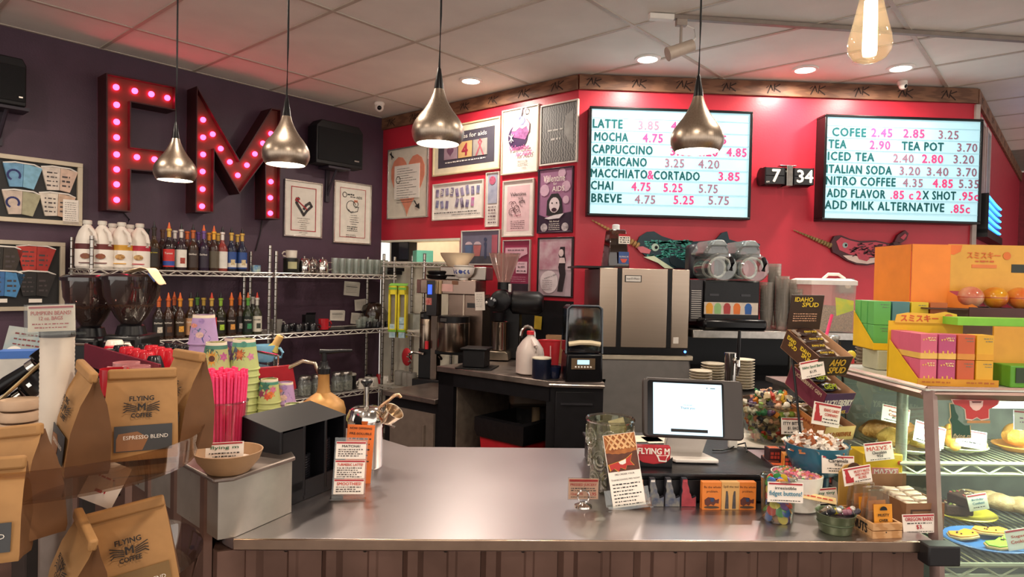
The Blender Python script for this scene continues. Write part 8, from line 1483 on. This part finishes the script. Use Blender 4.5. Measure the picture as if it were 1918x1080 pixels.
# clear cup with pink straw behind candy rack, plates behind
p = Y(1542, 700, 2.35); t = thing('iced_drink', 'clear plastic cup with a pink straw behind the candy rack', 'cup', Vector((p.x, 2.35, 1.142))); k = 2.35/F
part('cup', MB().shell([(17*k, 0), (18*k, 2*k), (25*k, 84*k)], .0012, 28), glass('#f0f0ec', .98, .03, 1.8, .05), t); part('lid', MB().lathe([(26*k, 83*k), (28*k, 86*k), (27*k, 90*k), (22*k, 92*k), (.0005, 92*k)], 28), glass('#f4f4f0', .93, .04, 2.2, .1), t); part('straw', MB().tube([(-14*k, 0, 20*k), (14*k, 0, 130*k)], 3*k, 8), PK, t)
t = thing('service_ledge', 'narrow steel ledge between the candy rack and the case', 'shelf', (0, 0, 0)); part('board', MB().bx(1.10, 1.5, 2.24, 2.48, 1.125, 1.1415), STEEL(.3), t); part('leg', MB().bx(1.12, 1.15, 2.4, 2.46, 0, 1.125), STEEL(.3), t); part('leg', MB().bx(1.44, 1.47, 2.4, 2.46, 0, 1.125), STEEL(.3), t)
bs = MB().shell([(.02, 0), (.025, .004), (.045, .03)], .002, 20).mesh('bowl'); bs.materials.append(mat('#b9a890', .4, noise=.08))
for i in range(14): o = part('stacked_bowl', bs, None, None, loc=Vector((1.415, 2.33, 1.142+.0125*i))); tag(o, 'small cream bowl stacked on the ledge behind the green toy boxes', 'bowl', 'stacked bowls on the ledge')
# little toy figure on the candy box
t = thing('toy_bee', 'tiny yellow topped figure on the corner of the top candy box', 'figure', C(1594, 680, 1.92)-ZV*.0); part('base', MB().cyl((0, 0, 0), .009, .014, 12), mat('#b5303a', .4), t); part('head', MB().ball((0, 0, .026), .013, 12, 8), mat('#d8c43a', .4), t)
# ================================================================ foreground: rotating coffee bag stand
sx, sy = Y(108, 610, 1.25).x, 1.25
t = thing('bag_stand', 'clear tiered acrylic stand of coffee bags in the left foreground', 'display stand', (sx, sy, 0))
part('column', MB().cyl((0, 0, .02), .026, 1.13, 24), mat('#8d8078', .35, .4, noise=.1), t); part('column', MB().lathe([(.0275, 1.15)]+[(.0275 if i % 2 else .0268, 1.15+.004*i) for i in range(1, 56)]+[(.0275, 1.372)], 24), mat('#dccfc0', .6, noise=.03), t); part('cap_sleeve', MB().cyl((0, 0, 1.372), .0285, .03, 24), mat('#4a4644', .2), t); part('base', MB().lathe([(.2, 0), (.2, .015), (.03, .03)], 32), mat('#2a2624', .4), t)
AC = glass('#f0e6dc', .95, .02, 1.7)
def tier(z, a0, a1, r, o): part('tier_tray', MB().lathe([(.03, z), (r, z), (r+.012, z+.05), (r+.015, z+.055), (r+.01, z+.05), (r-.002, z+.004), (.03, z+.004)], 28, a0=a0, a1=a1), AC, t)
tier(1.135, -1.7, 1.3, .235, 0); tier(1.055, 2.2, 5.0, .235, 0); tier(.895, -1.7, 1.2, .235, 0)
KRAFT = mat('#a07545', .7, noise=.08, ns=12, bump=.5, bs=25); KSHADE = mat('#6c4728', .7, noise=.1, ns=10, bump=.5, bs=20)  # lit and shaded kraft: the gussets' shade is put into the colour
def coffee_bag(label, p, rz, lean, blend, w=.118, h=.185, d_=.066, fold=0, roll=0.0, lab='#3a3a3c', patch='#8a5a34'):
    t = thing('coffee_bag', label, 'coffee bag', p, rot=(lean, roll, rz), group='coffee bags on the acrylic stand')
    sec = [(0, 1.0, 1.0), (.06, 1.02, 1.06), (.45, 1.0, .95), (.72, .98, .62), (.88, .96, .26), (1.0, .95, .08)]
    vs = []; fs = []
    for f, a, b in sec: vs += [(-w/2*a, -d_/2*b, h*f), (0, -d_/2*b*1.06, h*f), (w/2*a, -d_/2*b, h*f), (w/2*a*(.86 if .2 < f < .95 else .97), 0, h*f), (w/2*a, d_/2*b, h*f), (0, d_/2*b*1.06, h*f), (-w/2*a, d_/2*b, h*f), (-w/2*a*(.86 if .2 < f < .95 else .97), 0, h*f)]
    front = [i for i in range(0)]
    def faces(sel): return [(j*8+i, j*8+(i+1) % 8, (j+1)*8+(i+1) % 8, (j+1)*8+i) for j in range(5) for i in sel]
    part('front_face', MB().add(vs, faces((0, 1))), KRAFT, t); part('gusset', MB().add(vs, faces((2, 3)) ), KSHADE, t); part('gusset', MB().add(vs, faces((6, 7))), KSHADE, t); part('back_face', MB().add(vs, faces((4, 5))+[tuple(range(8))[::-1]]), KRAFT, t)
    part('rolled_top', MB().box(0, -.004, h*1.0, w*.95, .014, .02), KRAFT, t, .004)
    def sy_(f): 
        for (f0, a0, b0), (f1, a1, b1) in zip(sec, sec[1:]):
            if f0 <= f <= f1: b = b0+(b1-b0)*(f-f0)/(f1-f0); return -d_/2*b*1.07
    R_ = RX(-math.atan2(.0+sy_(.7)-sy_(.5), h*.2)) if False else RX(-math.atan2(sy_(.68)-sy_(.52), h*.16))
    zc = h*.6; yc = sy_(.6)-.003
    lt = MB(); 
    ink = mat('#231a16', .7)
    text(t, 'FLYING', ink, (0, yc+.0, zc+.019), w=.04, h=.009, R=R_, bold=.02); text(t, 'M', ink, (0, yc-.001, zc+.003), h=.013, R=R_, bold=.05); text(t, 'COFFEE', ink, (0, yc-.003, zc-.012), w=.034, h=.008, R=R_, bold=.02)
    m_ = MB()
    for s_ in (-1, 1):
        for q in range(4): m_.stroke([(s_*.009, .004-.003*q), (s_*.024, .010-.004*q), (s_*.029, .012-.006*q)], .0018, 0)
    mm = MB(); mm.v = [tuple(R_ @ Vector(v)+Vector((0, yc-.001, zc))) for v in m_.v]; mm.f = m_.f; part('wing_mark', mm, ink, t)
    zl = h*.26; yl = sy_(.3)-.0022
    lb = part('blend_label', MB().box(.004, yl, zl, w*.78, .001, h*.3), mat(lab, .5), t); part('label_patch', MB().prism([(-w*.36+.004, zl-h*.14), (w*.02, zl-h*.14), (w*.1, zl-.0), (-w*.05, zl+h*.08), (-w*.3, zl+h*.06), (-w*.36+.004, zl)], yl-.0012, yl-.0005), mat(patch, .5), lb); text(lb, blend, PAPER(), (.008, yl-.0018, zl+.002), w=w*.6, h=.007)
    return t
p1 = Y(276, 812, 1.30)
coffee_bag('upright kraft coffee bag with a dark label at the centre of the stand', Vector((p1.x, 1.28, 1.142)), RD(24), RD(-4), 'ESPRESSO BLEND', w=.122, h=.158)
p1 = Y(345, 830, 1.36); coffee_bag('kraft coffee bag seen from its folded side right of the centre bag', Vector((p1.x-.012, 1.37, 1.142)), RD(-38), RD(-6), 'ESPRESSO BLEND', h=.183, w=.115)
p1 = Y(172, 812, 1.24); coffee_bag('kraft coffee bag turned sideways left of the centre bag', Vector((p1.x-.01, 1.22, 1.142)), RD(-48), RD(-3), 'ESPRESSO BLEND', h=.175, w=.115, roll=RD(7))
p1 = Y(60, 952, 1.1); coffee_bag('kraft coffee bag at the left edge with a curved top', Vector((p1.x-.02, 1.08, 1.062)), RD(-8), RD(-8), 'HOUSE BLEND', h=.17, w=.125, d_=.08, roll=RD(-8))
p1 = Y(10, 955, 1.02); coffee_bag('kraft coffee bag cut off at the far left edge', Vector((p1.x-.03, 1.0, 1.062)), RD(20), RD(-8), 'HOUSE BLEND', h=.14, w=.125)
p1 = Y(268, 1085, 1.2); coffee_bag('tilted kraft coffee bag with a tan label low in the foreground', Vector((p1.x, 1.19, .902)), RD(26), RD(-8), 'SEASONAL BLEND', h=.17, w=.135, roll=RD(-9), lab='#7a5a2c', patch='#b58a84')
p1 = Y(170, 1090, 1.16); coffee_bag('kraft coffee bag seen edge on at the bottom left', Vector((p1.x-.005, 1.12, .902)), RD(-48), RD(-4), 'SEASONAL BLEND', h=.175, w=.12, roll=RD(12))
p1 = Y(97, 620, 1.215); card('red lettered pumpkin beans card on top of the stand column', p1, .08, .047, [('PUMPKIN BEANS!', .7, .85, .15, 'o'), ('12 oz. BAGS', .5, .5, .14, 'o'), (None, .28, .8, .06, 'r'), (None, .14, .7, .06, 'r')], RD(3), RD(-3), RD(-3), clear=True, foot=False)
p1 = Y(176, 942, 1.22); card('tilted white price card hanging between the stand tiers', p1, .062, .078, [(None, .62, .5, .05, 'r'), (None, .3, .3, .08, 'r')], RD(5), RD(-8), RD(24), stripe=False, foot=False)
# behind the stand: papers, boxes, portafilters on the ledge
def ledge_at(x, y): p = G(x, y, 1.057); return p
TZ = 1.0705; t = thing('side_table', 'dark side table of espresso gear behind the bag stand', 'table', (-1.34, 1.92, 0), RD(135)); part('top', MB().bx(-.33, .33, -.14, .14, TZ-.03, TZ), mat('#2a2422', .5), t, .004)
for x in (-.3, .3):
    for y in (-.12, .12): part('leg', MB().bx(x-.015, x+.015, y-.015, y+.015, 0, TZ-.03), mat('#2a2422', .5), t)
def onT(x, y): return Vector((((x-959)/F+YAW)*y, y, TZ+.0005))
t = thing('menu_leaflet', 'teal printed leaflet leaning behind the stand column', 'leaflet', onT(44, 2.0), rot=(RD(-10), RD(10), RD(20))); part('sheet', MB().bx(-.05, .07, 0, .002, 0, .25), mat('#8fa4a8', .6, h2='#b9b4a8', ns=20), t); part('round_seal', MB().lathe([(.0005, .001), (.022, 0)], 18, (-.02, -.001, .17), M=RX(pi/2)), PAPER(), t); r = MB(); [scrib(r, -.03, .055, .23-.016*i, .006, -.0012) for i in range(3)]; part('print', r, mat('#7a3a3a', .6), t)
for x, y, w_, l in ((64, .19, .085, 'blue topped carton behind the black portafilters'), (22, .15, .06, 'small blue carton left behind the portafilters')):
    t = thing('blue_carton', l, 'box', onT(x, 1.93), RD(20)); part('carton', MB().bx(-w_/2, w_/2, -.03, .03, 0, y), mat('#c9c4bc', .5), t, .002); part('blue_band', MB().bx(-w_/2-.001, w_/2+.001, -.031, .031, y-.02, y+.001), mat('#3a6ab8', .5), t)
for i, (x, y, a, l) in enumerate(((55, 690, -38, 'black portafilter handle resting at an angle behind the stand'), (30, 745, -38, 'second black portafilter with chrome collar behind the stand'))):
    p1 = Y(x, y, 1.82); t = thing('portafilter', l, 'portafilter', p1, rot=(0, RD(a), RD(15)), group='portafilters behind the stand'); part('handle', MB().tube([(-.12, 0, 0), (-.06, 0, .0), (.0, 0, .0)], [.014, .02, .016], 14), BLACK(.25), t); part('collar', MB().cyl((.0, 0, -.0), .019, .02, 16, M=RY(pi/2)), CHROME(), t); part('basket', MB().lathe([(.036, -.025), (.038, .02), (.04, .024)], 24, (.06, 0, 0)), BLACK(.25), t); part('lug', MB().bx(.055, .065, -.045, .045, .0, .01), CHROME(), t)
t = thing('strainer_rod', 'long steel rod leaning across behind the stand', 'rod', Y(60, 690, 1.78)); part('rod', MB().tube([(-.15, 0, -.15), (.05, .02, .05)], .005), mat('#b8a078', .25, .9), t)
t = thing('striped_cup_stack', 'pale stacked cups glimpsed behind the stand column', 'cup', onT(68, 1.76)); 
for i in range(3): part('cup_rim', MB().lathe([(.045, .03*i), (.047, .03*i+.006), (.042, .03*i+.024)], 24), mat('#c9a88a', .5), t)
t = thing('pink_pouch', 'lilac and coral pouch behind the portafilters', 'pouch', onT(58, 1.88)); part('pouch', MB().box(0, 0, .03, .08, .03, .06), mat('#b58ab0', .5), t, .008); part('coral_band', MB().box(0, -.002, .006, .082, .03, .02), mat('#d86a5a', .5), t, .004)
